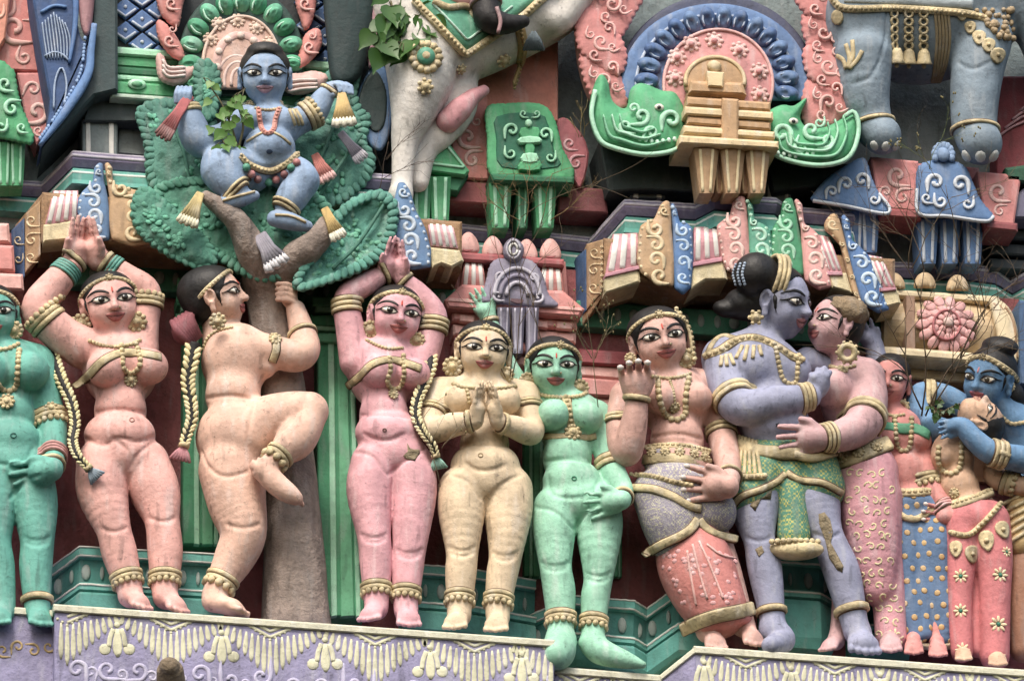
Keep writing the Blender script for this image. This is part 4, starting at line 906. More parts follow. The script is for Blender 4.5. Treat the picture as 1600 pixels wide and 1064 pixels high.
# ------------------------------------------------------------------ green, red and blue pieces of the upper storey
def scroll_panel(o, name, poly, t, hx, hi, specs, thick=50):
    s_ = slab(o, name, poly, t, thick, paint(hx, .65, .18), 2.5); curls(s_, 'painted_scroll', specs, t, paint(hi, .65, .12), 2, .5); return s_
def build_upper():
    wt = pw(); gr, gl, gd = paint('43a06a'), paint('93d3ae'), paint('216b48')
    # grey piers with white lines
    for lb, x0, x1, y0, y1, t in (('grey pier with white edges above the left cornice', 128, 184, 186, 240, 40), ('grey pier with white edges left of the cream pedestal', 984, 1040, 262, 308, 40), ('grey pier with white edges right of the cream pedestal', 1196, 1236, 270, 318, 40)):
        o = thing('pier', lb, 'pier', P((x0+x1)/2, y1, t)); slab(o, 'shaft', [(x0, y0), (x1, y0+3), (x1, y1+3), (x0, y1)], t, 60, paint('6d7a7c'), 2)
        for a in (.1, .75): slab(o, 'white_edge', [(x0+(x1-x0)*a, y0+1), (x0+(x1-x0)*(a+.14), y0+2), (x0+(x1-x0)*(a+.14), y1+2), (x0+(x1-x0)*a, y1)], t+2, 10, wt, 1)
    tag(slab(None, 'grey_block', [(184, 190), (250, 194), (250, 246), (184, 240)], 20, 50, paint('7a8584')), 'plain grey block beside the left white-edged pier', 'block')
    # far left: pink wall panels, green eave, blue wing
    o = thing('wall_panel', 'pink wall panels with pale painted scrolls at the upper left corner', 'wall panel', P(40, 225, 0))
    scroll_panel(o, 'panel', [(-200, -60), (66, -60), (66, 112), (-200, 100)], 10, 'c87874', 'dba9a2', [(22, 45, 22, 90, 1), (38, 90, 12, 200, -1), (8, 15, 14, 0, 1), (50, 20, 12, 90, -1)])
    scroll_panel(o, 'panel', [(26, 114), (76, 114), (80, 190), (58, 228), (40, 190)], 16, 'cc8080', 'e0b4ae', [(58, 175, 18, 90, -1), (52, 140, 12, 200, 1), (60, 205, 8, 90, 1)]); scroll_panel(o, 'coral_patch', [(-60, -60), (22, -60), (8, 60), (-10, 90), (-60, 90)], 30, 'd98c74', 'e3aa94', [(-4, 20, 10, 0, 1)])
    o = thing('eave', 'green scalloped eave with scrolls and striped column at the left photo edge', 'eave', P(10, 285, 30))
    s_ = carve(o, 'eave_face', bump_edge([(-150, 90), (4, 96), (22, 112), (30, 160), (52, 212), (50, 226), (0, 216), (-150, 200)], 9, 2.4), 70, 60, gr, 6, 4); curls(s_, 'scroll_relief', [(8, 132, 11, 90, 1), (18, 170, 12, 270, -1), (2, 198, 9, 0, 1), (34, 200, 8, 90, 1)], 75, gl, 4, .6)
    columns(o, (6, 26), 222, 290, 20, 46, '43a06a', '93d3ae', 4); columns(o, (-30,), 222, 290, 30, 40, '43a06a', '93d3ae', 4)
    o = thing('arch_wing', 'dark blue scroll wing with light ridge, jutting out at upper left', 'arch wing', P(100, 240, 30)); bl = paint('33507e', .6, .2)
    slab(o, 'wing_panel', round_poly([(50, -60), (118, -60), (122, 40), (134, 66), (146, 44), (142, 118), (100, 182), (62, 230), (78, 176), (70, 110), (58, 40)], 3), 92, 70, bl, 4)
    slab(o, 'wing_back', [(146, -60), (184, -60), (184, 142), (148, 150), (100, 200), (66, 232), (140, 122)], 84, 200, paint('36494c'), 4)
    rib(o, 'ridge', [(62, 228), (100, 178), (136, 120), (142, 80), (147, 40)], 95, (5, 12, 15, 12, 9), paint('5b83b8'), 7); rib(o, 'ridge', [(110, -60), (118, 0), (116, 50), (108, 100)], 95, (8, 10, 8, 4), paint('4c73aa'), 6)
    for k in range(9): x = 66+k*4.4; rib(o, 'feather_line', [(x, 20+abs(k-4)*4), (x+3+k*.6, 60), (x+8, 92)], 94, 2.2, paint('8fa3c0'), 1.6)
    rib(o, 'feather_line', [(84, 170), (86, 128), (96, 106), (104, 130), (100, 165)], 94, 3, paint('8fa3c0'), 1.8); rib(o, 'feather_line', [(70, 88), (84, 82), (98, 86), (108, 96)], 94, 3, paint('8fa3c0'), 1.8); rib(o, 'feather_line', [(64, 20), (84, 10), (104, 12)], 94, 5, paint('5b83b8'), 3)
    m = MB()
    for k in range(26): u = k/25; p = spline([(70, 216), (102, 170), (132, 116), (140, 60)], 10)[int(u*30)]; m.sphere(P(p[0]-7, p[1], 95), (3, 2.4, 4), 6, 4)
    m.build('ridge_teeth', paint('7fa0cc'), o); carve(o, 'pink_lobe', round_poly([(122, -30), (146, -30), (146, 20), (138, 58), (126, 40)], 3), 100, 40, paint('a97a80'), 8, 4)
    # lattice drum and green base behind the child
    o = thing('lattice_drum', 'blue diamond lattice drum on a green moulded base behind the child statue', 'drum', P(330, 150, 0))
    slab(o, 'drum_wall', [(178, -60), (520, -60), (520, 110), (178, 78)], 30, 80, paint('262c30'), 2)
    for r_ in range(-1, 4):
        for c_ in range(0, 13):
            x = 196+c_*26; y = 14+r_*36+(18 if c_ % 2 else 0)+c_*.8
            if (270 < x < 480) or y > 82+(x-178)*.09: continue
            d = slab(o, 'diamond_tile', [(x, y-17), (x+22, y), (x, y+17), (x-22, y)], 36, 8, paint('4c72a8'), 2); rib(d, 'tile_chevron', [(x-16, y+1), (x, y+12), (x+16, y+1)], 37, 4, paint('b9c6da'), 2, smooth=False); MB().sphere(P(x, y-3, 37), (3.2, 2, 3.2), 7, 4).build('tile_dot', paint('c5d2e2'), d)
    for k, (y, h_, e, m_) in enumerate(((74, 12, 6, gl), (86, 18, 0, gr), (104, 12, 4, gd), (116, 10, 8, gl), (126, 20, 14, gr), (146, 8, 18, paint('9fb5a5')))): slab(o, 'base_band', [(178-e*.3, y), (520, y+24), (520, y+24+h_), (178-e*.3, y+h_)], 52+e, 110, m_, 3)
    MB().sphere(P(214, 132, 68), (15, 5, 9), 14, 6).build('base_boss', gl, o); MB().sphere(P(214, 132, 72), (9, 4, 5), 12, 6).build('base_boss', gr, o)
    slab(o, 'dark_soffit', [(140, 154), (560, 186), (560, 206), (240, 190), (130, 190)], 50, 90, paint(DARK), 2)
    # halo arch
    o = thing('halo_arch', 'halo arch of pink flowers ringed by green leaves and pink flames behind the child', 'halo arch', P(380, 140, 40)); cx, cy = 377, 92
    carve(o, 'leaf_ring', arc_pts(cx, cy, 98, 112, -32, 212, 40), 74, 60, paint('2a4a44'), 4, 0)
    for k in range(13):
        a = rad(-24+k*19); x, y = cx+80*cos(a), cy-88*sin(a); g_ = Field(); M = rotM(0, 0, 90-math.degrees(a)); g_.ell(P(x, y, 76), (14, 19, 10), M, 4); g_.ell(P(x+3*cos(a), y-3*sin(a), 86), (6, 10, 5), M, 4); g_.ell(P(x, y, 90), (3, 12, 5), M, 3, True); g_.bake(2.6); V, Q = g_.mesh(); mesh_obj('leaf_lobe', V, Q, paint('3f9a72' if k % 2 else '5bb08c'), o); ux, uy = cos(a), -sin(a); vx, vy = -uy, ux; rib(o, 'leaf_highlight', [(x-vx*6-ux*10, y-vy*6-uy*10), (x-vx*8, y-vy*8), (x-vx*4+ux*12, y-vy*4+uy*12)], 84, (1.5, 4, 1.5), paint('a5d3bb'), 3)
    carve(o, 'flower_ring', arc_pts(cx, cy+10, 63, 78, -30, 210, 36), 86, 40, paint('c8a08f'), 5, 4); rib(o, 'ring_rim', arc_pts(cx, cy+10, 60, 75, -20, 200, 30), 87, 5, paint('d8b9a6'), 4)
    for x, y in ((329, 62), (342, 38), (371, 33), (401, 44), (421, 68), (425, 95)): MB().flower(P(x, y, 88), NY, 12, 9).build('rosette', paint('d2b49f'), o)
    rib(o, 'inner_ring', arc_pts(cx-2, cy+6, 36, 42, 10, 200, 22), 87, 14, paint('d3aaa0'), 4)
    for k in range(6): a = rad(20+k*34); MB().sphere(P(cx-2+36*cos(a), cy+6-42*sin(a), 91), (6.5, 4, 6.5), 9, 5).build('ring_boss', paint('dec6b8'), o)
    for k in range(3): rib(o, 'inner_swirl', arc_pts(cx-8+k*2, cy+36, 30-k*9, 40-k*10, 60, 200, 14), 87, 5, paint('dcbcb2'), 3)
    fl = [[(245, -30), (292, -30), (284, 10), (278, 42), (262, 34), (248, 12)], [(246, 32), (262, 42), (282, 70), (287, 94), (266, 86), (248, 60)], [(470, -30), (492, -30), (491, 20), (478, 48), (470, 30), (462, 0)], [(498, 46), (502, 70), (488, 92), (464, 108), (470, 76), (480, 52)]]
    for p in fl:
        s_ = carve(o, 'flame_leaf', bump_edge(round_poly(p, 3), 7, 2.2), 82, 50, paint('cf8078'), 5, 6); c = np.mean(p, 0); curls(s_, 'flame_vein', [(c[0], c[1], 9, 90, 1, 1.6), (c[0]+4, c[1]-18, 6, 0, 1)], 89, paint('e0a9a0'), 3, .5)
    for p in ([(246, 84), (256, 90), (262, 104), (284, 104), (306, 104), (300, 122), (276, 134), (252, 126), (245, 106)], [(442, 118), (470, 116), (490, 112), (512, 120), (500, 138), (470, 148), (446, 142)]):
        s_ = carve(o, 'curled_leaf', bump_edge(round_poly(p, 3), 8, 2), 86, 50, paint('d3a8a0'), 6, 7)
        for k in range(3): q = np.array(p); c = q.mean(0); rib(s_, 'leaf_ridge', [(q[0, 0]+8, q[0, 1]+10+k*8), (c[0]-6, c[1]+k*7-2), (c[0]+20, c[1]-2+k*6)], 94, 4, paint('e6d0c8'), 3)
    # dark drum shoulder and blue fan right of the child
    o = thing('arch_wing', 'dark green drum shoulder with pink lobe and blue-rimmed fan right of the child', 'arch wing', P(590, 240, 20))
    carve(o, 'shoulder', round_poly([(508, -60), (580, -60), (582, 30), (574, 90), (556, 128), (520, 128), (510, 60)], 3), 96, 60, paint('22383a'), 12, 6); carve(o, 'pink_lobe', round_poly([(574, -50), (600, -40), (596, 12), (592, 60), (578, 110), (572, 60)], 3), 84, 40, paint('a8808a'), 8, 4)
    carve(o, 'fan', round_poly([(590, 98), (610, 120), (618, 160), (612, 200), (596, 236), (572, 220), (556, 170), (566, 126)], 3), 74, 60, paint('50749f'), 7, 0); carve(o, 'fan_centre', round_poly([(586, 110), (601, 132), (605, 162), (600, 198), (582, 206), (560, 168), (568, 130)], 3), 78, 20, paint('27393a'), 4, -3)
    # red niche and green shrines under the horse
    o = thing('niche_wall', 'salmon pink niche wall with pale scrolls below the horse', 'niche wall', P(800, 340, 0))
    slab(o, 'salmon_panel', [(700, 60), (872, 66), (872, 190), (700, 180)], 24, 50, paint('c9796a'), 2); scroll_panel(o, 'scroll_panel', [(704, 150), (762, 150), (764, 282), (706, 278)], 30, 'cf8078', 'e3b4ac', [(730, 215, 16, 90, 1), (738, 250, 13, 270, -1), (722, 180, 9, 0, 1), (745, 190, 8, 200, -1)])
    scroll_panel(o, 'petal_panel', round_poly([(872, 186), (900, 198), (920, 240), (908, 294), (890, 270), (874, 240)], 3), 34, 'a85a64', 'c6929c', [(890, 225, 10, 90, 1), (900, 255, 11, 270, -1)]); slab(o, 'red_course', [(698, 282), (766, 286), (766, 320), (694, 316)], 26, 50, paint('8f4a4c'), 3); slab(o, 'red_course', [(872, 292), (944, 296), (950, 334), (872, 330)], 26, 50, paint('7c4146'), 3)
    o = thing('shrine', 'small green shrine with horseshoe gable and bell motif, dry weeds at its foot', 'shrine', P(825, 350, 20))
    s_ = carve(o, 'gable', bump_edge(round_poly([(760, 170), (790, 163), (845, 164), (866, 188), (878, 232), (896, 278), (830, 282), (768, 278), (762, 216)], 3), 8, 2.2), 66, 60, gr, 6, 2)
    slab(s_, 'gable_field', round_poly([(776, 182), (842, 178), (858, 200), (866, 238), (872, 262), (784, 262), (776, 220)], 3), 69, 10, paint('1f6a50'), 2)
    for k, (w, y, h_) in enumerate(((30, 252, 14), (22, 240, 14), (12, 222, 20), (30, 214, 10), (26, 200, 16))): slab(s_, 'bell_motif', round_poly([(828-w*.5, y), (828+w*.5, y), (828+w*.55, y+h_), (828-w*.55, y+h_)], 2), 76+k % 2*2, 10, (gr, gl, gr, gl, gr)[k], 2)
    MB().sphere(P(826, 193, 78), (6, 4, 7), 9, 6).build('bell_tip', gl, s_)
    curls(s_, 'scroll_relief', [(800, 204, 11, 180, 1), (852, 210, 10, 0, -1), (798, 240, 9, 180, -1), (860, 246, 8, 0, 1), (818, 178, 6, 90, 1), (838, 178, 6, 90, -1)], 71, gl, 3, .55); slab(o, 'gable_lip', [(766, 272), (898, 276), (896, 288), (770, 284)], 76, 60, gd, 3)
    columns(o, (782, 852), 286, 356, 26, 50, '3f9a66', '9ad6b4', 5); columns(o, (816,), 286, 356, 16, 42, '2a7a52', '6fbf94', 3)
    o = thing('shrine', 'green triangular eave on striped columns beneath the white horse leg', 'shrine', P(675, 345, 20))
    slab(o, 'eave', [(650, 252), (698, 220), (734, 268), (728, 276), (652, 266)], 60, 70, gr, 3); rib(o, 'eave_line', [(656, 252), (698, 228), (726, 262), (658, 254)], 61, 4, gl, 2, smooth=False); slab(o, 'soffit', [(650, 264), (732, 274), (716, 300), (652, 292)], 48, 50, gd, 3)
    columns(o, (658, 688), 276, 346, 26, 46, '3f9a66', '9ad6b4', 4)
# ------------------------------------------------------------------ big horseshoe arch with sea-beast ends
def build_big_arch():
    gr, gl = paint('48a370'), paint('a0d8b8'); o = thing('horseshoe_arch', 'large arch of pink flowers and blue lobes ending in two green sea beasts', 'arch', P(1120, 260, 40)); cx, cy = 1120, 132
    carve(o, 'back_plate', arc_pts(cx, cy+10, 158, 150, -20, 200, 40), 70, 60, paint('4a4f68'), 4, 0)
    carve(o, 'blue_ring', arc_pts(cx-2, cy, 148, 126, -12, 192, 44), 92, 40, paint('5b7cab'), 6, 0); rib(o, 'ring_line', arc_pts(cx-2, cy, 124, 108, 0, 184, 36), 93, 5, paint('aebdd4'), 3)
    for k in range(16):
        a = rad(-8+k*13.2); x, y = cx+110*cos(a), cy-103*sin(a); g_ = Field(); M = rotM(0, 0, 90-math.degrees(a)); g_.ell(P(x, y, 96), (13, 20, 12), M, 4); g_.ell(P(x, y, 108), (3.2, 13, 6), M, 3, True); g_.ell(P(x+9*cos(a), y-9*sin(a), 106), (7, 6, 6), M, 3); g_.bake(2.6); V, Q = g_.mesh(); mesh_obj('ring_lobe', V, Q, paint('5f80ad' if k % 2 else '4a6b9c'), o)
        ux, uy = cos(a), -sin(a); vx, vy = -uy, ux
        for s1, l1 in ((-6, 10), (6, 7)): rib(o, 'lobe_highlight', [(x+vx*s1-ux*l1, y+vy*s1-uy*l1), (x+vx*s1*1.3, y+vy*s1*1.3), (x+vx*s1*.8+ux*l1, y+vy*s1*.8+uy*l1)], 103, (1.5, 3.4, 1.5), paint('9fb3d0'), 3)
    carve(o, 'flower_ring', arc_pts(cx+2, cy, 88, 88, -34, 214, 40), 108, 40, paint('cf8a8a'), 5, 4); rib(o, 'ring_rim', arc_pts(cx+2, cy, 85, 85, -20, 200, 40), 109, 5, paint('dba6a2'), 3)
    for x, y in ((1055, 123), (1058, 90), (1080, 69), (1116, 64), (1155, 79), (1186, 112), (1187, 148)):
        MB().flower(P(x, y, 110), NY, 15, 8, .36).build('rosette', paint('dcb0aa'), o); MB().sphere(P(x, y, 117), (5, 4, 5), 9, 5).build('rosette_centre', paint('c77f80'), o)
    fl = [[(912, -50), (1020, -50), (992, 20), (964, 62), (938, 44), (916, 14)], [(902, 24), (930, 12), (960, 44), (978, 86), (966, 118), (934, 104), (904, 74)], [(906, 84), (936, 88), (964, 112), (980, 160), (960, 172), (922, 146)], [(1222, -50), (1332, -50), (1330, 2), (1308, 32), (1270, 30), (1242, 0)], [(1256, 18), (1298, 18), (1318, 56), (1304, 94), (1262, 70)], [(1258, 74), (1304, 80), (1330, 106), (1316, 138), (1266, 124)], [(1258, 126), (1306, 124), (1332, 144), (1324, 176), (1290, 198), (1256, 192)]]
    for i, p in enumerate(fl):
        s_ = carve(o, 'flame_leaf', bump_edge(round_poly(p, 3), 11, 4), 92+(i % 2)*5, 60, paint('cc7f7c'), 5, 6); c = np.mean(p, 0); curls(s_, 'flame_vein', [(c[0], c[1], 12, 90*i, 1, 1.6), (c[0]+12, c[1]-22, 9, 0, -1), (c[0]-10, c[1]+20, 9, 90, 1), (c[0]-16, c[1]-12, 8, 200, -1), (c[0]+18, c[1]+8, 8, 60, 1)], 102, paint('e0aaa4'), 3, .5)
    for p in ([(900, -60), (946, -60), (930, 20), (926, 60), (934, 110), (950, 150), (930, 166), (912, 140), (898, 70)],): carve(o, 'flame_back', round_poly(p, 3), 70, 60, paint('c08580'), 14, 10)
    # sea beasts
    for poly, fl_, lb in (([(938, 116), (950, 128), (957, 158), (978, 170), (985, 140), (1003, 130), (1034, 142), (1056, 146), (1072, 180), (1073, 214), (1060, 238), (1010, 246), (960, 236), (934, 222), (920, 182), (926, 140)], 1, 'left'), ([(1262, 152), (1250, 182), (1262, 200), (1292, 198), (1322, 182), (1338, 174), (1346, 200), (1338, 236), (1318, 256), (1270, 262), (1210, 246), (1196, 214), (1198, 178), (1222, 164), (1240, 166)], -1, 'right')):
        q = np.array(poly, float); s_ = carve(o, 'sea_beast', round_poly(poly, 3), 128, 100, gr, 16, 14)
        lo = q[np.argsort(q[:, 1])[-6:]]; c = q.mean(0)
        rim = [(p[0]*.94+c[0]*.06, p[1]*.94+c[1]*.06) for p in (poly[9:] if fl_ > 0 else poly[4:13])]
        rib(s_, 'jaw_rim', rim, 136, 7, gl, 4)
        for u_, w_ in ((.24, 5), (.42, 4.5), (.58, 4)): rib(s_, 'body_ridge', [(p[0]*(1-u_)+(c[0]+8*fl_)*u_, p[1]*(1-u_)+(c[1]+4)*u_+2.5*(k % 2)) for k, p in enumerate(rim[1:-1])], 140+u_*4, (2, w_, w_, 2), (paint('7cc49c'), gl, paint('7cc49c'))[int(u_*4) % 3], 4)
        ex, ey = (1030, 168) if fl_ > 0 else (1240, 190)
        MB().sphere(P(ex, ey, 141), (8, 4, 6), 10, 6).build('eye', plain('dcd8cc'), s_); MB().sphere(P(ex, ey, 145), (3.4, 2, 3.4), 8, 5).build('pupil', plain('1a1a1a'), s_)
        sg = fl_; hd = (ex+24*sg*.8, ey+20)
        curls(s_, 'snout_scroll', [(hd[0], hd[1], 15, 180 if sg > 0 else 0, sg, 1.2), (ex-28*sg, ey+14, 13, 90, -sg, 1.5), (ex-52*sg, ey+30, 11, 90, sg, 1.4), (ex-12*sg, ey+40, 10, 200, sg, 1.6), (ex-40*sg, ey+2, 8, 0, -sg, 1.2)], 141, gl, 4, .62)
        m = MB()
        for k in range(7): m.sphere(P(ex-30*sg+k*9*sg, ey+54-abs(k-3)*1.5, 140), (3.6, 3, 4.4), 6, 4)
        m.build('teeth', paint('c5e3d2'), s_)
    tag(slab(None, 'painted_shadow_slab', [(936, 222), (1082, 246), (1090, 300), (1000, 296), (950, 300)], 60, 90, paint(DARK), 3), 'dark slab standing for the shadow under the left sea beast', 'shadow_slab'); tag(slab(None, 'painted_shadow_slab', [(1196, 246), (1330, 258), (1300, 290), (1208, 300)], 60, 90, paint(DARK), 3), 'dark slab standing for the shadow under the right sea beast', 'shadow_slab')  # black shadow under both beasts, built in as dark-coloured slabs
    # cream pedestal shrine in its middle
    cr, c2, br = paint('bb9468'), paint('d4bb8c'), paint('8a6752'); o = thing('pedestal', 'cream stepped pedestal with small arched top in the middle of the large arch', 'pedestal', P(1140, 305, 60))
    carve(o, 'arch_top', arc_pts(1117, 128, 50, 42, -25, 205, 24), 136, 50, cr, 6, 4); rib(o, 'arch_rim', arc_pts(1117, 128, 46, 38, -10, 190, 20), 137, 6, c2, 3); slab(o, 'arch_block', [(1080, 126), (1160, 130), (1166, 150), (1076, 146)], 150, 40, cr, 4)
    MB().sphere(P(1116, 104, 142), (12, 7, 10), 12, 7).build('dome', c2, o); slab(o, 'figure_panel', [(1104, 112), (1132, 114), (1130, 136), (1106, 134)], 156, 20, c2, 2)
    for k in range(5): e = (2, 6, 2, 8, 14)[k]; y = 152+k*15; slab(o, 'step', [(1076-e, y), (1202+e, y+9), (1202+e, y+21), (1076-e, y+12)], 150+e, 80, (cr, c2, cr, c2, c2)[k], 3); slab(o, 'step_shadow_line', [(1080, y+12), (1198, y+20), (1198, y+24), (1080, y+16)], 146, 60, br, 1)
    for k in range(3): x = 1100+k*40; slab(o, 'step_projection', [(x-12, 150+k*3), (x+14, 152+k*3), (x+14, 226+k*3), (x-12, 224+k*3)], 160, 30, cr, 3) if k == 1 else None
    columns(o, (1104, 1145, 1184), 232, 302, 22, 140, 'b08c64', 'd8c596', 9); columns(o, (1124, 1165), 236, 302, 14, 120, '97714f', 'c0a273', 4)
build_shrines(); build_upper(); build_big_arch()
# ------------------------------------------------------------------ the row of painted statues
def knees(*ks):
    out = []
    for x, y, w in ks:
        out.append([(x-w, y-3), (x-w*.3, y+2), (x+w*.5, y+1), (x+w, y-4)])
    return out
def slim(L): return [(x, y, t, r*(.96 if i < 2 else .91)) for i, (x, y, t, r) in enumerate(L)]
def anklet(s, a, b, rows=2, studs=5, rmax=34): s.band(a, b, .75, 'anklet', 7, 3, None, rmax, rows, 7.5, studs)
def u_neck(s, pts, r, pend=None, w=None):
    o = s.beads(pts, r, 'necklace')
    if pend: s.medal(pend[0], pend[1], pend[2], 'pendant', parent=o, lift=3)
    return o
def navel(s, x, y, r=5, hx=None):
    c = hx or '9c7468'; s.line([(x+r*.75*cos(a), y+r*.6*sin(a)) for a in np.linspace(0, 6.28, 9)[:-1]], 1.7, 'navel', plain(c), 1.1, step=1.4, closed=True)
def chipped(s, pts, f=None, parent=None): s.patch(pts, 'bare_plaster_chip', paint('8f8064', .9, .2, 0, .9, 80, .5), 1.1, f, 4, parent)

def statue_1():
    s = Statue('pink statue of a woman, palms joined overhead under the left cornice, blue-tipped braid', (225, 950, 110), 'e0a59b')
    s.head(172, 474, 112, 103, 14, 4, -7, neck=(180, 545, 92, 22))
    torso(s, (188, 578, 60, 58), [(166, 576, 30), (234, 573, 28)], (188, 642, 42, 45), (187, 680, 57, 38), (190, 716, 62, 44))
    s.limb([(178, 535, 92, 24), (150, 545, 94, 26), (125, 538, 98, 28)], 10); s.limb([(190, 535, 92, 24), (222, 545, 94, 22)], 10)
    aL = [(127, 545, 98, 30), (92, 518, 104, 29), (60, 483, 110, 26), (86, 445, 112, 24), (118, 408, 112, 17)]
    aR = [(222, 552, 96, 25), (226, 505, 100, 22), (230, 457, 106, 21), (198, 432, 108, 19), (160, 406, 110, 15)]
    s.limb(aL); s.limb(aR)
    s.hand(117, 408, 112, 82, 66, 1, 2, 0, 34, yaw=55); s.hand(152, 408, 112, 104, 66, -1, 2, 0, 34, yaw=-55)
    lL = [(160, 725, 92, 41), (160, 768, 96, 40), (177, 826, 104, 29), (187, 865, 102, 29), (201, 915, 104, 22), (203, 930, 106, 20)]
    lR = [(226, 725, 92, 39), (242, 768, 96, 39), (253, 812, 104, 29), (258, 862, 102, 29), (257, 915, 104, 22), (258, 932, 106, 20)]
    s.limb(slim(lL), 4); s.limb(slim(lR), 3)
    s.foot((206, 930, 104), (226, 946, 136), 14); s.foot((262, 934, 104), (284, 951, 138), 14)
    s.body([[(132, 684), (160, 696), (186, 684), (215, 690), (242, 682)], [(176, 683), (200, 705), (205, 730)], [(240, 690), (216, 710), (203, 732)], [(146, 645), (185, 640), (230, 645)]]+knees((178, 828, 20), (254, 812, 20)))
    s.face(); s.hair(); s.crown_band(); s.earring(126, 507, 16, petals=10); s.earring(213, 503, 16, petals=10)
    s.braid([(80, 545, 80), (86, 565, 95), (97, 595, 110), (112, 628, 120), (118, 660, 124), (114, 688, 132), (122, 712, 140), (140, 733, 140)], 11)
    s.band(aL[1], aL[2], .55, 'armlet', 8, 3.5, None, 40, 2, 9, 5.5); s.band(aR[1], aR[2], .65, 'armlet', 7, 3.5, None, 34, 2, 8, 5)
    s.band((92, 440, 112), (118, 408, 112), .45, 'bangles', 4.5, 2.4, paint('4f9a8c', .5), 34, 4, 5); s.band((92, 440, 112), (118, 408, 112), .95, 'bracelet', 7, 3, None, 30)
    s.band((195, 430, 108), (160, 406, 110), .5, 'bangles', 4.5, 2.4, paint('4f9a8c', .5), 34, 3, 5); s.band((195, 430, 108), (160, 406, 110), .85, 'bracelet', 7, 3, None, 30)
    s.line([(116, 604), (135, 590), (158, 566), (182, 553), (205, 551), (228, 553), (252, 558)], 12, 'breast_band', edge=3)
    s.beads([(140, 533), (160, 540), (182, 542), (205, 538), (218, 532)], 3.4)
    u_neck(s, [(190, 540), (191, 560), (192, 575), (204, 584), (218, 574), (219, 556), (212, 538)], 4.6, (204, 595, 10))
    anklet(s, lL[3], lL[4]); anklet(s, lR[3], lR[4]); navel(s, 206, 656)

def statue_2():
    s = Statue('peach statue of a woman in profile climbing the tree trunk, one knee raised', (350, 955, 110), 'dcb09a')
    s.head(338, 464, 118, 102, 82, 12, 2, neck=(345, 530, 105, 25))
    s.ell(368, 565, 105, 52, 56, 44, 0, k=12); s.ell(364, 618, 105, 42, 42, 40, k=14); s.ell(366, 685, 105, 58, 58, 50, k=12); s.ell(416, 572, 118, 16, 18, 20, k=8)
    s.limb([(345, 530, 105, 24), (378, 536, 115, 27)], 12)
    aN = [(378, 538, 118, 27), (420, 548, 124, 25), (462, 556, 124, 25), (476, 543, 116, 24), (470, 512, 108, 19), (462, 484, 106, 15)]
    s.limb(aN, 8)
    s.ell(452, 464, 106, 13, 17, 15, k=4)
    for i in range(4): y = 443+i*8; s.limb([(461, y+6, 116, 4.4), (447, y+1, 122, 4.3), (433, y+1, 114, 3.8)], 1.2, n=1)
    tR = [(380, 690, 108, 50), (415, 665, 122, 44), (452, 648, 142, 35), (484, 641, 150, 28)]
    sh = [(484, 645, 150, 27), (464, 684, 158, 30), (444, 704, 164, 22), (424, 724, 166, 17)]
    s.limb(tR, 12); s.limb(sh, 4)
    s.limb([(412, 734, 168, 17), (432, 756, 172, 17), (450, 770, 174, 15), (462, 778, 174, 11)], 6); s.ell(406, 730, 166, 16, 15, 15, 40, k=6)
    for i in range(4): s.limb([(450+i*4, 764+i*5, 182-i*5, 4.6), (465+i*2.5, 773+i*5, 182-i*6, 3.8)], 1.5, n=1)
    st = [(362, 735, 104, 50), (370, 785, 108, 44), (380, 832, 114, 35), (368, 868, 108, 31), (344, 912, 106, 22), (336, 930, 106, 20)]
    s.limb(st, 9); s.foot((332, 940, 112), (388, 955, 134), 15)
    s.body([[(400, 630), (392, 655), (388, 690), (402, 722)], [(470, 640), (450, 660), (426, 690), (405, 716)], [(315, 705), (325, 728), (350, 744), (395, 735)], [(322, 622), (360, 618), (404, 624)]]+knees((380, 822, 26)))
    s.face(nose_ring=True); s.hair(back=1.12); s.crown_band(gem=False, )
    s.earring(340, 502, 13, t=160, petals=9)
    m = MB()
    for k in range(7): m.tube([P(300+2*k, 540-2*k, 120), P(284+3.5*k-8, 515-3*k, 128), P(272+6*k-4, 502-3.4*k, 118)], [6, 7.5, 4], 7)
    m.sphere(P(288, 518, 112), (20, 22, 14), 10, 6, CF); m.build('braid_top_knot', paint('8a4c55'), s.t)
    s.band((290, 520, 115), (303, 545, 112), .8, 'knot_ring', 8, 3, paint('94555c'), 30) if False else None
    s.braid([(303, 538, 118), (299, 565, 118), (294, 595, 116), (299, 630, 116), (300, 655, 116), (292, 680, 114), (287, 698, 114)], 13, 'd8ca93', 'b0747c')
    s.line([(428, 522), (432, 545), (425, 566)], 11, 'armlet', edge=3); s.medal(430, 530, 10, 'armlet_boss')
    s.band((478, 535, 116), (470, 512, 108), .6, 'elbow_band', 6, 3, None, 36)
    s.beads([(318, 545), (325, 528), (340, 517), (362, 512)], 3)
    s.band(sh[2], sh[3], .45, 'anklet', 7, 3, None, 40, 2, 8, 6.5); s.band(st[3], st[4], .9, 'anklet', 7, 3, None, 40, 2, 8, 6.5)

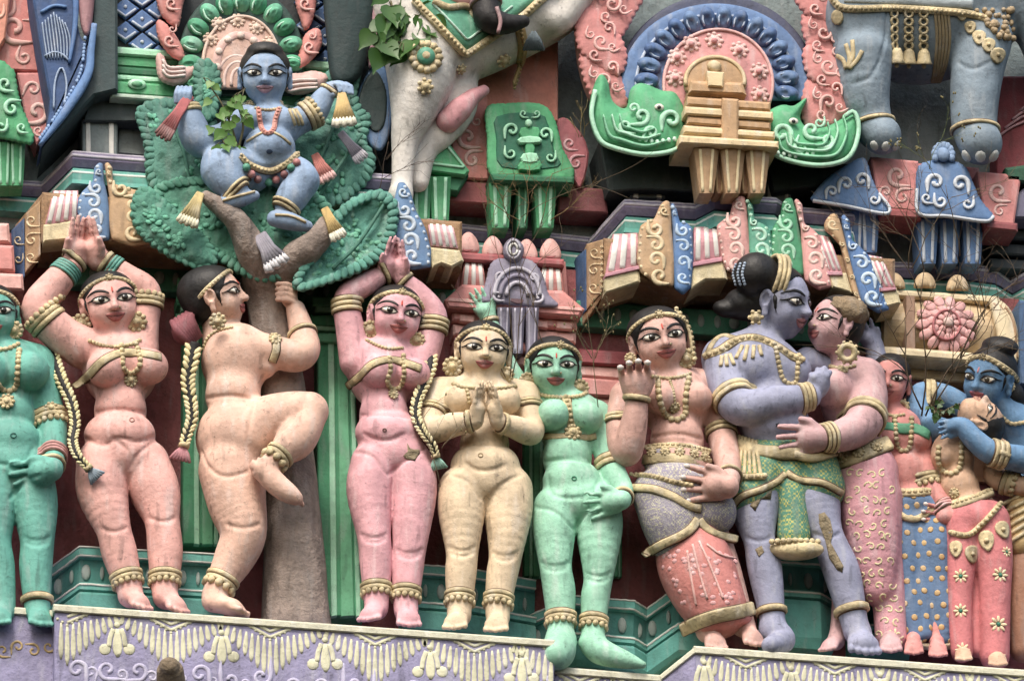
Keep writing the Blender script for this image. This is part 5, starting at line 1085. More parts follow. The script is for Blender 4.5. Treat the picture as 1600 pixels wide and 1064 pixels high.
def statue_3():
    s = Statue('rose pink statue of a woman, palms joined overhead right of the tree trunk, chipped hip', (605, 965, 110), 'dc9fa8', chip=0)
    s.head(619, 493, 112, 98, 12, 6, 9, neck=(607, 558, 94, 21))
    torso(s, (600, 585, 58, 56), [(592, 580, 28), (647, 584, 25)], (600, 650, 40, 44), (606, 676, 53, 36), (612, 712, 58, 44))
    s.limb([(605, 550, 94, 22), (560, 556, 96, 24)], 10); s.limb([(605, 550, 94, 22), (655, 562, 96, 22)], 10)
    aL = [(556, 566, 98, 25), (547, 515, 102, 22), (542, 466, 108, 20), (572, 444, 110, 18), (600, 428, 110, 14)]
    aR = [(660, 570, 98, 22), (674, 530, 102, 19), (680, 492, 106, 18), (655, 460, 108, 17), (630, 437, 110, 13)]
    s.limb(aL); s.limb(aR)
    s.hand(600, 428, 112, 70, 58, 1, 2, 0, 28, yaw=55); s.hand(628, 434, 112, 98, 58, -1, 2, 0, 28, yaw=-55)
    lL = [(584, 725, 94, 37), (577, 768, 98, 36), (584, 836, 104, 28), (587, 875, 102, 27), (588, 934, 104, 21), (588, 950, 106, 19)]
    lR = [(640, 725, 94, 37), (646, 768, 98, 37), (640, 855, 104, 28), (637, 890, 102, 26), (634, 938, 104, 21), (634, 955, 106, 19)]
    s.limb(slim(lL), 4); s.limb(slim(lR), 3); s.foot((588, 950, 104), (574, 964, 136), 14); s.foot((636, 954, 104), (640, 973, 138), 14)
    s.body([[(568, 678), (590, 687), (612, 687), (632, 678)], [(552, 706), (580, 712), (604, 740)], [(668, 700), (640, 715), (606, 742)], [(557, 650), (598, 648), (638, 652)]]+knees((584, 838, 20), (585, 845, 18), (640, 862, 20), (640, 869, 18)))
    s.face(lid='9a93b4'); s.hair(); s.crown_band(r=.035); s.earring(579, 515, 14); s.earring(651, 532, 13)
    s.braid([(672, 552, 104), (672, 572, 116), (664, 596, 124), (652, 625, 128), (650, 650, 132), (662, 676, 136), (676, 696, 132), (681, 714, 126)], 11, 'd8cc98', '8fc0ae')
    s.band(aL[1], aL[2], .75, 'armlet', 6.5, 3.2, None, 36, 3, 8); s.band(aR[1], aR[2], .55, 'armlet', 6.5, 3.2, None, 32, 3, 8)
    s.band(aL[3], aL[4], .95, 'bracelet', 6, 3, None, 26); s.band(aR[3], aR[4], .9, 'bracelet', 6, 3, None, 26)
    s.line([(543, 604), (562, 588), (580, 570), (605, 562), (630, 566), (658, 576)], 11, 'breast_band', edge=3)
    s.beads([(573, 532), (590, 540), (608, 545), (628, 544)], 3)
    u_neck(s, [(608, 560), (610, 578), (605, 595), (612, 608), (626, 604), (632, 585), (630, 556)], 4.4, (614, 617, 8))
    chipped(s, [(636, 692), (640, 700), (646, 702), (655, 702), (656, 709), (648, 720), (634, 717), (630, 712), (637, 705)])
    anklet(s, lL[3], lL[4]); anklet(s, lR[3], lR[4]); navel(s, 601, 672, 4, '5a4038')

def statue_4():
    s = Statue('cream statue of a woman with hands pressed together in prayer at her chest', (755, 975, 110), 'd9c09c')
    s.head(755, 548, 118, 97, 6, 4, 4, neck=(755, 605, 98, 21))
    torso(s, (755, 635, 55, 54), [(720, 625, 25), (788, 626, 25)], (757, 695, 40, 40), (758, 727, 56, 36), (760, 755, 66, 42))
    s.limb([(755, 600, 95, 20), (690, 612, 96, 22)], 10); s.limb([(755, 600, 95, 20), (822, 616, 96, 20)], 10)
    aL = [(686, 614, 98, 23), (676, 645, 106, 21), (674, 672, 118, 20), (706, 664, 136, 19), (740, 658, 148, 14)]
    aR = [(822, 618, 98, 21), (828, 650, 106, 20), (830, 676, 116, 19), (806, 668, 134, 18), (780, 660, 148, 13)]
    s.limb(aL); s.limb(aR)
    s.hand(744, 656, 152, 82, 58, -1, 1, 0, 24, yaw=60); s.hand(776, 656, 152, 100, 58, 1, 1, 0, 24, yaw=-60)
    lL = [(722, 765, 95, 38), (721, 800, 99, 37), (722, 862, 104, 27), (720, 895, 102, 26), (718, 945, 104, 21), (718, 962, 106, 19)]
    lR = [(794, 765, 95, 39), (794, 800, 99, 38), (790, 865, 104, 28), (784, 900, 102, 26), (778, 948, 104, 21), (778, 965, 106, 19)]
    s.limb(slim(lL), 4); s.limb(slim(lR), 3); s.foot((716, 960, 104), (709, 977, 138), 14); s.foot((778, 964, 104), (774, 981, 138), 14)
    s.body([[(726, 722), (745, 734), (770, 734), (790, 726)], [(706, 742), (730, 752), (752, 780)], [(812, 742), (785, 756), (758, 782)], [(716, 696), (755, 694), (798, 697)]]+knees((722, 858, 20), (722, 866, 18), (790, 866, 20), (790, 873, 17)))
    s.face(look=(.0, .0)); s.hair(); s.crown_band(r=.034); s.earring(707, 573, 15); s.earring(791, 585, 12)
    s.band(aL[0], aL[1], .95, 'armlet', 5, 3, None, 34, 2, 6); s.band(aR[0], aR[1], .6, 'armlet', 5, 3, None, 32, 2, 6)
    s.band(aL[3], aL[4], .8, 'bracelet', 7, 3, None, 18); s.band(aR[3], aR[4], .8, 'bracelet', 7, 3, None, 17)
    s.beads([(708, 600), (722, 605), (740, 607)], 3.4); s.beads([(778, 607), (790, 606), (805, 603)], 3.4)
    s.beads([(728, 606), (731, 616), (733, 628)], 3.4)
    anklet(s, lL[3], lL[4]); anklet(s, lR[3], lR[4]); navel(s, 751, 711, 5, '8f7a58')

def statue_5():
    s = Statue('mint green statue of a woman, hand on her thigh, standing in the ledge gap', (890, 1035, 100), '8fcdb0')
    s.head(865, 573, 106, 97, 6, 2, 2, neck=(877, 632, 86, 20))
    torso(s, (889, 660, 52, 54), [(864, 648, 25), (918, 651, 24)], (886, 716, 40, 42), (893, 752, 47, 36), (902, 785, 64, 42), tc=86)
    s.limb([(877, 622, 86, 19), (835, 626, 82, 20)], 10); s.limb([(885, 624, 86, 19), (930, 646, 86, 21)], 10)
    s.limb([(832, 628, 82, 21), (800, 590, 74, 19), (778, 545, 64, 17), (765, 500, 60, 12)]); s.hand(765, 498, 60, 122, 50, -1, 5, 0, 24)
    aR = [(934, 650, 88, 22), (946, 700, 92, 20), (958, 738, 98, 20), (972, 765, 118, 17), (972, 780, 136, 14)]
    s.limb(aR); s.hand(970, 782, 142, 190, 54, -1, 7, 3, 32, tht=50)
    lL = [(868, 795, 86, 36), (866, 830, 90, 34), (868, 884, 94, 27), (874, 925, 92, 27), (876, 978, 94, 22), (876, 1000, 96, 21)]
    lR = [(934, 795, 86, 38), (936, 830, 90, 37), (935, 900, 94, 25), (930, 935, 92, 24), (927, 982, 94, 20), (926, 1004, 96, 19)]
    s.limb(slim(lL), 4); s.limb(slim(lR), 3)
    s.limb([(876, 1002, 96, 24), (872, 1018, 118, 26), (868, 1024, 128, 22)], 8); s.limb([(926, 1005, 96, 20), (940, 1018, 104, 20), (975, 1030, 116, 14), (1004, 1038, 124, 6)], 7)
    s.body([[(856, 745), (862, 770), (890, 778), (920, 772), (936, 752)], [(836, 792), (868, 800), (896, 826)], [(930, 790), (912, 806), (898, 826)], [(842, 722), (885, 718), (930, 724)]]+knees((868, 882, 22), (868, 889, 20), (935, 898, 20), (935, 906, 18)))
    s.face(lips='a65a54', iris='221f1c'); s.hair(back=1.15); s.crown_band(r=.034); s.earring(824, 594, 12); s.earring(907, 606, 13)
    s.beads([(836, 613), (850, 618), (878, 621), (905, 619), (916, 614)], 3.6)
    o = s.line([(884, 620), (889, 640), (893, 665), (894, 680)], 13, 'chest_strap', edge=3, beads=5); s.medal(895, 676, 13, 'chest_rosette', parent=o)
    s.line([(846, 681), (868, 682), (893, 680)], 9, 'under_breast_chain', edge=2); s.line([(893, 680), (915, 684), (932, 681)], 9, 'under_breast_chain', edge=2)
    s.band(aR[1], aR[2], .6, 'armlet', 8, 3.4, None, 36, 2, 9); s.band((786, 566, 66), (765, 500, 60), .95, 'bracelet', 6, 3, None, 24)
    s.band(aR[3], aR[4], .75, 'bracelet', 6, 3, None, 26)
    anklet(s, lL[3], lL[4]); anklet(s, lR[3], lR[4]); navel(s, 897, 747, 5, '3f8a6a')

def statue_6():
    s = Statue('tan pink statue of a woman raising her open palm, in a grey and red skirt', (1130, 1010, 110), 'cf9f92')
    s.head(1030, 530, 116, 106, 10, 2, -9, neck=(1045, 588, 92, 22))
    torso(s, (1056, 630, 58, 56), [(1032, 622, 25), (1088, 622, 25)], (1058, 690, 44, 46), (1062, 730, 52, 40), (1062, 780, 60, 50))
    s.limb([(1045, 588, 92, 22), (1000, 602, 92, 23), (980, 618, 94, 24)], 10); s.limb([(1050, 590, 92, 22), (1110, 602, 90, 23)], 10)
    aL = [(978, 622, 96, 25), (970, 665, 104, 25), (978, 704, 116, 25), (990, 665, 136, 21), (996, 620, 148, 16)]
    aR = [(1112, 610, 88, 24), (1122, 655, 88, 23), (1132, 700, 104, 22), (1140, 738, 140, 18), (1138, 756, 160, 15)]
    s.limb(aL); s.limb(aR)
    nl = []; s.hand(995, 618, 150, 96, 64, -1, 4, 10, 40, tht=35, fcurl=(34, 32, 32, 34), nails=nl); s.hand(1136, 760, 168, 176, 66, -1, 9, 2, 40, tht=40, nails=nl)
    s.limb([(1050, 790, 96, 34), (1085, 880, 96, 26), (1106, 985, 98, 19)]); s.limb([(1085, 790, 96, 34), (1125, 870, 96, 26), (1160, 975, 98, 19)])
    s.foot((1112, 990, 104), (1122, 1010, 138), 13); s.foot((1168, 984, 104), (1182, 1004, 138), 13)
    s.body([[(1014, 684), (1058, 678), (1100, 686)]])
    s.face(); s.hair(back=1.1, vol=1.05); s.crown_band(gem=True); s.earring(1072, 560, 16); s.earring(985, 560, 9)
    for k, pts in enumerate(nl):
        MB().sphere(pts[0]+pts[2]*pts[3]*.35, (pts[3]*.85, pts[3]*1.1, pts[3]*.6), 6, 4, frame_from(pts[2], pts[1])).build('finger_nail', plain('d9cfca', .3), s.t)
    s.line([(1056, 484), (1072, 505), (1080, 530), (1084, 560)], 8, 'hair_ornament', beads=5, f=s.hf)
    g, o = s.garment('red_skirt', 'cf7d76', [('l', [(1074, 840, 92, 50), (1086, 880, 96, 58), (1100, 915, 100, 55), (1118, 950, 104, 48)], 10), ('e', (1120, 956, 104, 54, 20, 40), dict(roll=12))])
    g2, o2 = s.garment('grey_overskirt', '8e879c', [('e', (1058, 722, 98, 52, 30, 40)), ('e', (1060, 768, 104, 70, 46, 58)), ('l', [(1036, 785, 110, 43), (1046, 812, 112, 44), (1056, 838, 108, 42)], 12), ('l', [(1098, 780, 114, 42), (1112, 800, 116, 38)], 12)], ('weave', 'c9c6a8', 130))
    gu = Field(); gu.pr = g.pr+g2.pr; gu.bake(2.6)
    for a in ([(1082, 850), (1092, 890), (1105, 935)], [(1092, 845), (1108, 880), (1130, 935)], [(1074, 860), (1078, 890), (1088, 945)], [(1104, 850), (1125, 866), (1150, 872)]): s.line(a, 3.5, 'pleat', paint('e6b0a8'), 2.2, f=g, parent=o)
    s.line([(1008, 866), (1035, 850), (1062, 838), (1080, 826), (1090, 812)], 13, 'skirt_hem', f=gu, h=4, edge=3); s.line([(1092, 812), (1104, 826), (1124, 836), (1150, 842)], 13, 'skirt_hem', f=gu, h=4, edge=3)
    s.line([(1066, 984), (1090, 972), (1120, 962), (1150, 956), (1176, 950)], 20, 'skirt_border', f=g, h=4, edge=3)
    s.line([(1008, 700), (1040, 697), (1075, 699), (1106, 706)], 13, 'belt', f=g2, h=4, beads=4.5, edge=2); s.line([(1006, 718), (1040, 715), (1075, 718), (1110, 724)], 15, 'belt', f=g2, h=3, edge=2)
    for x, y in ((1020, 708), (1040, 706), (1062, 706), (1084, 709), (1100, 714)): s.medal(x, y, 8, 'belt_rosette', f=g2, petals=8, lift=4)
    s.line([(988, 742), (1020, 744), (1050, 752), (1080, 758)], 8, 'hip_chain', f=g2, h=3, beads=4.5); s.line([(984, 762), (1020, 764), (1052, 776), (1075, 790), (1096, 794)], 12, 'hip_band', f=g2, h=4, edge=3)
    m = MB(); r_ = random.Random(4)
    pts = np.array([(r_.uniform(1015, 1150), r_.uniform(860, 945)) for _ in range(60)]); pts = pts[(pts[:, 0] > 1015+(pts[:, 1]-860)*.62)]; q, n = s.drape(pts, g)
    for c, nn in zip(q, n): m.sphere(c-nn*.3, (5, 4, 1.), 7, 4, frame_from(nn))
    m.build('petal_print', paint('dfa3a4'), o)['kind'] = 'stuff'
    s.band(aL[3], aL[4], .93, 'bracelet', 8, 3.4, None, 30); s.band(aL[0], aL[1], .95, 'armlet', 6, 3, None, 38, 2, 7); s.band(aR[1], aR[2], .45, 'armlet', 6, 3, None, 36, 2, 8); s.band(aR[3], aR[4], .3, 'bracelet', 5, 3, None, 28)
    s.beads([(1020, 588), (1040, 591), (1062, 589), (1078, 584)], 3.2)
    u_neck(s, [(1028, 594), (1030, 620), (1038, 645), (1054, 657), (1070, 648), (1072, 622), (1076, 592)], 5.5); u_neck(s, [(1046, 592), (1052, 612), (1054, 628)], 2.6, (1053, 636, 9))

def statue_7():
    s = Statue('big lavender blue statue of a man in profile embracing and kissing a woman', (1250, 1010, 110), '9296b3')
    s.head(1220, 471, 118, 118, 57, -2, 8, neck=(1185, 548, 98, 27), wide=1.0)
    s.ell(1190, 585, 96, 66, 62, 46, 8, k=12); s.ell(1170, 575, 124, 34, 28, 24, k=8); s.ell(1240, 580, 116, 28, 28, 22, k=8)
    s.ell(1205, 650, 100, 56, 52, 46, k=14); s.ell(1212, 664, 112, 54, 36, 42, k=8); s.ell(1225, 710, 96, 72, 42, 46, k=10)
    s.limb([(1185, 540, 98, 30), (1130, 556, 98, 30)], 14)
    aL = [(1128, 562, 102, 32), (1136, 600, 114, 31), (1158, 636, 134, 29), (1212, 628, 152, 25), (1264, 620, 150, 19)]
    s.limb(aL)
    s.ell(1278, 602, 150, 18, 24, 14, 25, k=5)
    for i, (x, y) in enumerate(((1262, 588), (1272, 580), (1282, 578), (1290, 584))): s.limb([(1272+i*4, 602, 156, 6.5), ((x+1274+i*4)/2+3, (y+598)/2-3, 162, 6), (x+6, y-2, 156, 5)], 2, n=1)
    s.limb([(1262, 566, 84, 24), (1330, 590, 62, 22), (1366, 600, 58, 20), (1372, 575, 62, 18), (1366, 540, 66, 15)]); s.hand(1364, 540, 68, 118, 44, -1, 6, 18, 26)
    lL = [(1186, 750, 96, 44), (1180, 795, 102, 38), (1186, 842, 110, 27), (1195, 888, 106, 29), (1206, 960, 106, 22), (1208, 985, 108, 20)]
    lR = [(1268, 745, 96, 46), (1275, 790, 102, 39), (1292, 836, 110, 28), (1315, 893, 106, 31), (1332, 960, 106, 24), (1338, 985, 108, 22)]
    s.limb(slim(lL), 4); s.limb(slim(lR), 3); s.limb([(1208, 985, 106, 22), (1222, 1000, 114, 20), (1204, 1008, 138, 14)], 7)
    s.foot((1342, 990, 104), (1354, 1014, 140), 19)
    s.body(knees((1186, 842, 20), (1292, 836, 22))+[[(1142, 676), (1180, 690), (1230, 692), (1262, 684)]])
    s.face(iris='33312f', bindi=None, nose_ring=False, lips='b4747c'); s.hair(bun=[(-.30, .29, -.26, .33, .30, .30), (-.2, -.12, -.42, .26, .22, .28), (-.34, -.22, -.6, .2, .12, .18)], line=.02)
    hd = s.heads[0]; L = hd['L']
    m = MB(); c = L(-.10, .27, -.1); a = np.arange(24)*2*pi/24; ax = unit(L(-.5, .36, -.42)-L(0, .27, 0)); M = frame_from(ax)
    for k in range(3): m.tube(c+ax*(k*7-7)+(40-k*1.5)*(np.cos(a)[:, None]*M[0]+np.sin(a)[:, None]*M[1]), 3.6, 7, True)
    m.build('hair_band', gold(), s.t)
    for k in range(3): s.beads([(1150+k*7, 414-k), (1146+k*7, 428), (1150+k*7, 444)], 2.6, 'hair_beads', paint('9db0c8', .4), f=s.hf)
    s.earring(1181, 496, 12, t=160, petals=6); s.medal(1168, 467, 7, 'ear_stud', f=s.f) if False else None
    o = s.line([(1102, 556), (1125, 548), (1150, 532), (1180, 528), (1212, 540), (1236, 556), (1254, 562)], 13, 'collar', beads=6, edge=3)
    for x, y, x2, y2 in ((1160, 540, 1150, 560), (1168, 540, 1163, 563), (1178, 540, 1176, 560), (1186, 540, 1190, 556)): s.line([(x, y), ((x+x2)/2, (y+y2)/2+1), (x2, y2)], 6, 'collar_drop', h=3, parent=o)
    for x, y, x2, y2 in ((1128, 556, 1126, 572), (1134, 554, 1136, 572), (1140, 553, 1147, 570)): s.line([(x, y), ((x+x2)/2, (y+y2)/2+1), (x2, y2)], 6, 'shoulder_tassel', h=3, parent=o)
    s.line([(1105, 556), (1114, 536), (1130, 524), (1150, 530)], 9, 'epaulette', edge=3)
    u_neck(s, [(1212, 545), (1216, 565), (1222, 590), (1232, 600), (1244, 596), (1246, 575), (1248, 556)], 4.4)
    s.band(aL[1], aL[2], .55, 'armlet', 9, 3.6, None, 46, 2, 9); s.band(aL[3], aL[4], .9, 'bracelet', 6, 3.2, None, 34, 3, 7); s.medal(1215, 664, 3.5, 'navel', plain('2c2a38'), petals=5)
    g, o = s.garment('green_shorts', '4d8c76', [('e', (1222, 712, 98, 78, 36, 50)), ('l', [(1186, 745, 98, 47), (1172, 775, 104, 40)], 9), ('l', [(1266, 740, 98, 48), (1278, 762, 104, 42)], 9), ('l', [(1232, 740, 120, 22), (1238, 790, 118, 22), (1240, 835, 112, 26)], 9)], ('weave', 'b9b66a', 85))
    s.line([(1141, 796), (1158, 776), (1190, 764), (1214, 752), (1228, 740)], 9, 'shorts_hem', f=g, h=3.5, edge=4); s.line([(1229, 738), (1250, 750), (1285, 754), (1316, 770)], 9, 'shorts_hem', f=g, h=3.5, edge=4)
    s.line([(1150, 694), (1185, 704), (1230, 708), (1290, 706)], 20, 'belt', f=g, h=5, edge=3); s.line([(1240, 710), (1270, 716), (1302, 708)], 13, 'waist_roll', f=g, h=8)
    for k in range(6): s.line([(1156+k*5, 682+k*1.5), (1152+k*6.5, 715), (1146+k*8.5, 742)], 5.5, 'sash_fold', f=g, h=4)
    s.line([(1142, 742), (1165, 746), (1194, 744)], 10, 'sash_end', f=g, h=5, beads=6)
    m = Field(); m.ell(P(1242, 858, 128), (44, 17, 26), CF, 4); m.bake(2.4); V, Q = m.mesh(); mesh_obj('gold_sash_tip', V, Q, gold(), s.t); mm = MB()
    for k in range(9): mm.sphere(P(1206+k*9, 846-2*sin(pi*k/8), 142+8*sin(pi*k/8)), 5, 7, 4)
    mm.build('bead_row', gold(), s.t)
    s.band(lL[3], lL[4], .93, 'anklet', 9, 4, None, 36); s.band(lR[3], lR[4], .9, 'anklet', 11, 5, None, 40)
    chipped(s, [(1279, 803), (1288, 800), (1297, 812), (1301, 830), (1298, 850), (1305, 872), (1318, 884), (1316, 894), (1308, 890), (1296, 872), (1290, 845), (1280, 818)])
    chipped(s, [(1172, 790), (1184, 768), (1206, 764), (1204, 780), (1190, 778), (1180, 798)]); chipped(s, [(1180, 858), (1190, 852), (1194, 862), (1186, 870)])

def statue_8():
    s = Statue('mauve statue of a woman in pink swirl sari, embraced by the lavender man', (1385, 1012, 90), 'c2979a')
    s.head(1303, 507, 112, 98, -58, 20, -10, neck=(1325, 578, 88, 22), wide=1.0)
    s.ell(1325, 625, 84, 44, 60, 40, -8, k=12); s.ell(1302, 608, 112, 32, 32, 28, k=8); s.ell(1336, 690, 82, 42, 44, 36, k=12)
    s.limb([(1322, 580, 88, 24), (1350, 590, 96, 30)], 12)
    a = [(1350, 592, 98, 33), (1356, 630, 112, 31), (1346, 664, 134, 29), (1316, 680, 152, 25), (1286, 684, 160, 19)]
    s.limb(a); s.hand(1284, 684, 162, 186, 66, -1, 6, 4, 40, tht=52)
    s.limb([(1345, 720, 80, 30), (1362, 820, 80, 24), (1392, 985, 80, 16)]); s.limb([(1335, 720, 78, 28), (1320, 905, 70, 16), (1312, 975, 74, 14), (1306, 1002, 80, 13)]); s.foot((1390, 990, 80), (1392, 1014, 128), 13); s.foot((1306, 1000, 84), (1290, 1012, 118), 11)
    s.body(); s.face(bindi='b8402e', lips='b05a5a'); s.hair(line=.03)
    s.earring(1324, 551, 16, t=150, ring=True, petals=10)
    g = Field(); L = s.heads[0]['L']; g.ell(L(.12, .2, -.12), np.array([.36, .26, .36])*100, s.heads[0]['M'], 5); g.ell(L(.1, -.1, .42), np.array([.5, .36, .42])*100, s.heads[0]['M'], 4, True); g.bake(2.6); V, Q = g.mesh(); V = V+np.array([[mnoise.noise(Vector(v*.09))*4, 0, mnoise.noise(Vector(v*.09+7))*4] for v in V])
    mesh_obj('broken_crown', V, Q, paint('8c775a', .9, .3, 0, .9, 60, .8), s.t, label='bare plaster where the crown broke away')
    s.beads([(1296, 572), (1315, 577), (1335, 572)], 3.5); s.medal(1316, 578, 9)
    s.band(a[1], a[2], .55, 'armlet', 9, 4, None, 46, 2, 9); s.band(a[3], a[4], .8, 'bracelet', 5, 3, None, 34, 3, 7)
    g, o = s.garment('sari', 'cf8f9b', [('e', (1350, 745, 84, 50, 56, 42)), ('l', [(1352, 740, 86, 50), (1358, 800, 92, 46), (1366, 860, 94, 38), (1372, 920, 90, 26)], 10), ('l', [(1372, 780, 80, 38), (1380, 860, 78, 30), (1388, 930, 76, 26), (1392, 996, 78, 24)], 8), ('l', [(1340, 800, 72, 30), (1322, 900, 66, 20), (1314, 985, 68, 16)], 8)])
    s.line([(1303, 722), (1330, 715), (1360, 703), (1389, 692)], 26, 'belt', f=g, h=5, edge=3); 
    for x, y in ((1318, 717), (1342, 708), (1368, 700)): s.medal(x, y, 10, 'belt_rosette', f=g, lift=6)
    m = MB(); r_ = random.Random(3); pts = []
    for y in range(742, 1005, 19):
        for x in range(1300, 1416, 18):
            px, py = x+r_.uniform(-4, 4)+(9 if (y//19) % 2 else 0), y+r_.uniform(-3, 3)
            d = ray(np.array([px]), np.array([py])); q, ok = g.hit(P(np.array([px]), np.array([py]), np.array([260.])), d, 520)
            if ok[0] and abs(g.normal(q)[0]@Fv) > .45:
                a0 = r_.uniform(0, 6.3); dr = r_.choice((-1, 1)); sp = [(px+(1+.95*k)*cos(a0+dr*k*.78), py+(1+.95*k)*sin(a0+dr*k*.78)) for k in range(8)]
                qq, nn = s.drape(np.array(sp), g)
                if np.abs(np.diff(qq[:, 1])).max() < 6: m.ribbon(qq, nn, 2.6, .8, sink=1)
    m.build('swirl_print', paint('dccd9a'), o)['kind'] = 'stuff'
    s.line([(1378, 1004), (1392, 1008), (1408, 1006)], 12, 'sari_hem', f=g, h=4)

def statue_9():
    s = Statue('small coral pink statue of a woman in blue trousers with orange dots', (1450, 1015, 80), 'd0857f')
    s.head(1389, 594, 68, 88, -8, 3, 6, neck=(1396, 652, 56, 18), wide=.98)
    s.ell(1408, 690, 58, 42, 50, 32, k=12); s.ell(1384, 684, 80, 20, 20, 18, k=7); s.ell(1436, 688, 80, 20, 20, 18, k=7); s.ell(1415, 745, 60, 34, 40, 30, k=12); s.ell(1428, 785, 60, 40, 30, 32, k=10)
    s.limb([(1396, 650, 56, 18), (1440, 666, 58, 18)], 9)
    a = [(1442, 672, 60, 19), (1444, 715, 66, 17), (1454, 755, 76, 17), (1474, 790, 92, 14), (1484, 802, 98, 11)]; s.limb(a); nl = []; s.hand(1488, 808, 100, 176, 46, -1, 8, 10, 28, nails=nl)
    s.limb([(1420, 790, 64, 20), (1420, 900, 70, 14), (1427, 1000, 74, 12)]); s.limb([(1440, 790, 64, 22), (1464, 900, 70, 16), (1462, 1000, 74, 12)]); s.foot((1427, 998, 90), (1428, 1018, 128), 11); s.foot((1464, 1002, 90), (1466, 1022, 128), 11)
    s.body(); s.face(lips='b0524f', bindi=None); s.hair(); s.earring(1408, 637, 13, ring=True)
    for pts in nl: MB().sphere(pts[0]+pts[2]*pts[3]*.35, (pts[3]*.85, pts[3]*1.2, pts[3]*.6), 6, 4, frame_from(pts[2], pts[1])).build('finger_nail', plain('dcd2cc', .3), s.t)
    s.line([(1366, 668), (1385, 666), (1410, 670), (1432, 670), (1452, 680)], 17, 'breast_band', paint('4f9a77'), 3)
    s.beads([(1380, 644), (1395, 650), (1412, 648)], 3); u_neck(s, [(1398, 652), (1399, 676), (1402, 698), (1413, 706), (1422, 696), (1424, 675), (1424, 654)], 4.6)
    s.band(a[1], a[2], .9, 'armlet', 7, 3.4, None, 30, 2, 8, 5); s.band(a[3], a[4], .2, 'bangles', 4, 2.6, paint('d59a98'), 24, 3, 5)
    g, o = s.garment('dotted_trousers', '5878a0', [('e', (1426, 785, 62, 44, 26, 36)), ('l', [(1410, 800, 66, 26), (1414, 860, 72, 24), (1416, 905, 72, 19), (1424, 960, 72, 20), (1428, 995, 72, 15)], 7), ('l', [(1458, 805, 66, 32), (1462, 850, 74, 29), (1464, 905, 72, 24), (1472, 950, 72, 24), (1473, 998, 72, 15)], 7), ('l', [(1438, 810, 80, 12), (1440, 900, 78, 12), (1446, 990, 80, 10)], 9)])
    m = MB(); r_ = random.Random(5)
    for y in range(772, 1002, 19):
        for x in range(1388, 1500, 19):
            px, py = x+r_.uniform(-3, 3)+(9.5 if ((y-772)//19) % 2 else 0), y+r_.uniform(-3, 3); d = ray(np.array([px]), np.array([py])); q, ok = g.hit(P(np.array([px]), np.array([py]), np.array([260.])), d, 520)
            if ok[0]: n = g.normal(q)[0]; m.sphere(q[0]-n*.2, (5., 5.4, 1.1), 9, 4, frame_from(n))
    m.build('dot_print', paint('c9a468'), o)['kind'] = 'stuff'
    s.line([(1394, 768), (1420, 770), (1452, 768)], 15, 'belt', f=g, h=4, beads=5); s.line([(1402, 800), (1416, 810), (1435, 810), (1462, 793)], 10, 'sash', f=g, h=6)
    for x, y, w in ((1425, 1004, 22), (1450, 1008, 24), (1474, 1008, 18)): s.line([(x-w*.6, y), (x, y+2), (x+w*.6, y)], 12, 'trouser_cuff', paint('d8c3a4'), 4, f=g)

def statue_10():
    s = Statue('sky blue statue of a man at the photo edge, bowing to kiss an upturned face', (1640, 1040, 80), '5f8db8')
    s.head(1545, 590, 100, 100, -34, -12, 10, neck=(1585, 655, 80, 24), wide=1.0)
    s.ell(1620, 700, 60, 56, 62, 40, k=12); s.ell(1625, 770, 60, 48, 50, 38, k=12); s.ell(1630, 830, 60, 56, 44, 40, k=10); s.limb([(1590, 660, 76, 26), (1640, 690, 74, 30)], 12)
    aR = [(1650, 690, 84, 30), (1640, 722, 110, 27), (1590, 716, 130, 21), (1548, 706, 138, 19), (1522, 686, 140, 17), (1506, 668, 140, 15), (1494, 664, 138, 12)]; s.limb(aR)
    s.hand(1498, 664, 140, 195, 36, 1, 5, 20, 22)
    aL = [(1530, 655, 60, 20), (1480, 622, 56, 20), (1440, 616, 56, 19), (1436, 640, 66, 17), (1452, 660, 84, 13)]; s.limb(aL); s.hand(1452, 660, 92, -48, 50, 1, 7, 4, 30)
    s.limb([(1622, 850, 60, 34), (1600, 880, 70, 24), (1594, 940, 70, 22), (1596, 1010, 72, 18)]); s.limb([(1660, 850, 60, 36), (1670, 930, 64, 26), (1668, 1015, 70, 18)])
    s.body(); s.face(bindi='c07a7a', lips='b4586a', nose_ring=False, iris='4a4436'); s.hair(bun=[(.05, .48, -.2, .3, .16, .25), (.3, -.3, -.25, .2, .25, .2)]); s.crown_band(r=.045)
    s.earring(1577, 604, 9); s.band(aR[2], aR[3], .75, 'bracelet', 7, 3.4, None, 32, 3, 8); s.band(aL[1], aL[2], .75, 'armlet', 8, 3.4, None, 32, 2, 8); s.beads([(1565, 650), (1580, 662), (1600, 660)], 4)
    s.line([(1562, 706), (1572, 710), (1578, 713)], 8, 'bracelet_drop', h=4)
    g, o = s.garment('gold_waist_cloth', 'b89a62', [('e', (1630, 815, 62, 62, 46, 46)), ('l', [(1600, 800, 80, 28), (1598, 850, 84, 26)], 9), ('l', [(1640, 820, 80, 34), (1650, 880, 84, 30)], 9)])
    for k in range(6): s.line([(1560+k*3, 790+k*14), (1580, 782+k*13), (1605, 770+k*12)], 6, 'cloth_fold', f=g, h=4, parent=o)
    g2, o2 = s.garment('brown_trousers', '9a6a50', [('l', [(1608, 850, 70, 30), (1598, 900, 74, 27), (1596, 960, 74, 24), (1598, 1015, 74, 20)], 8), ('l', [(1660, 850, 64, 40), (1672, 930, 68, 30), (1670, 1020, 74, 22)], 8)])

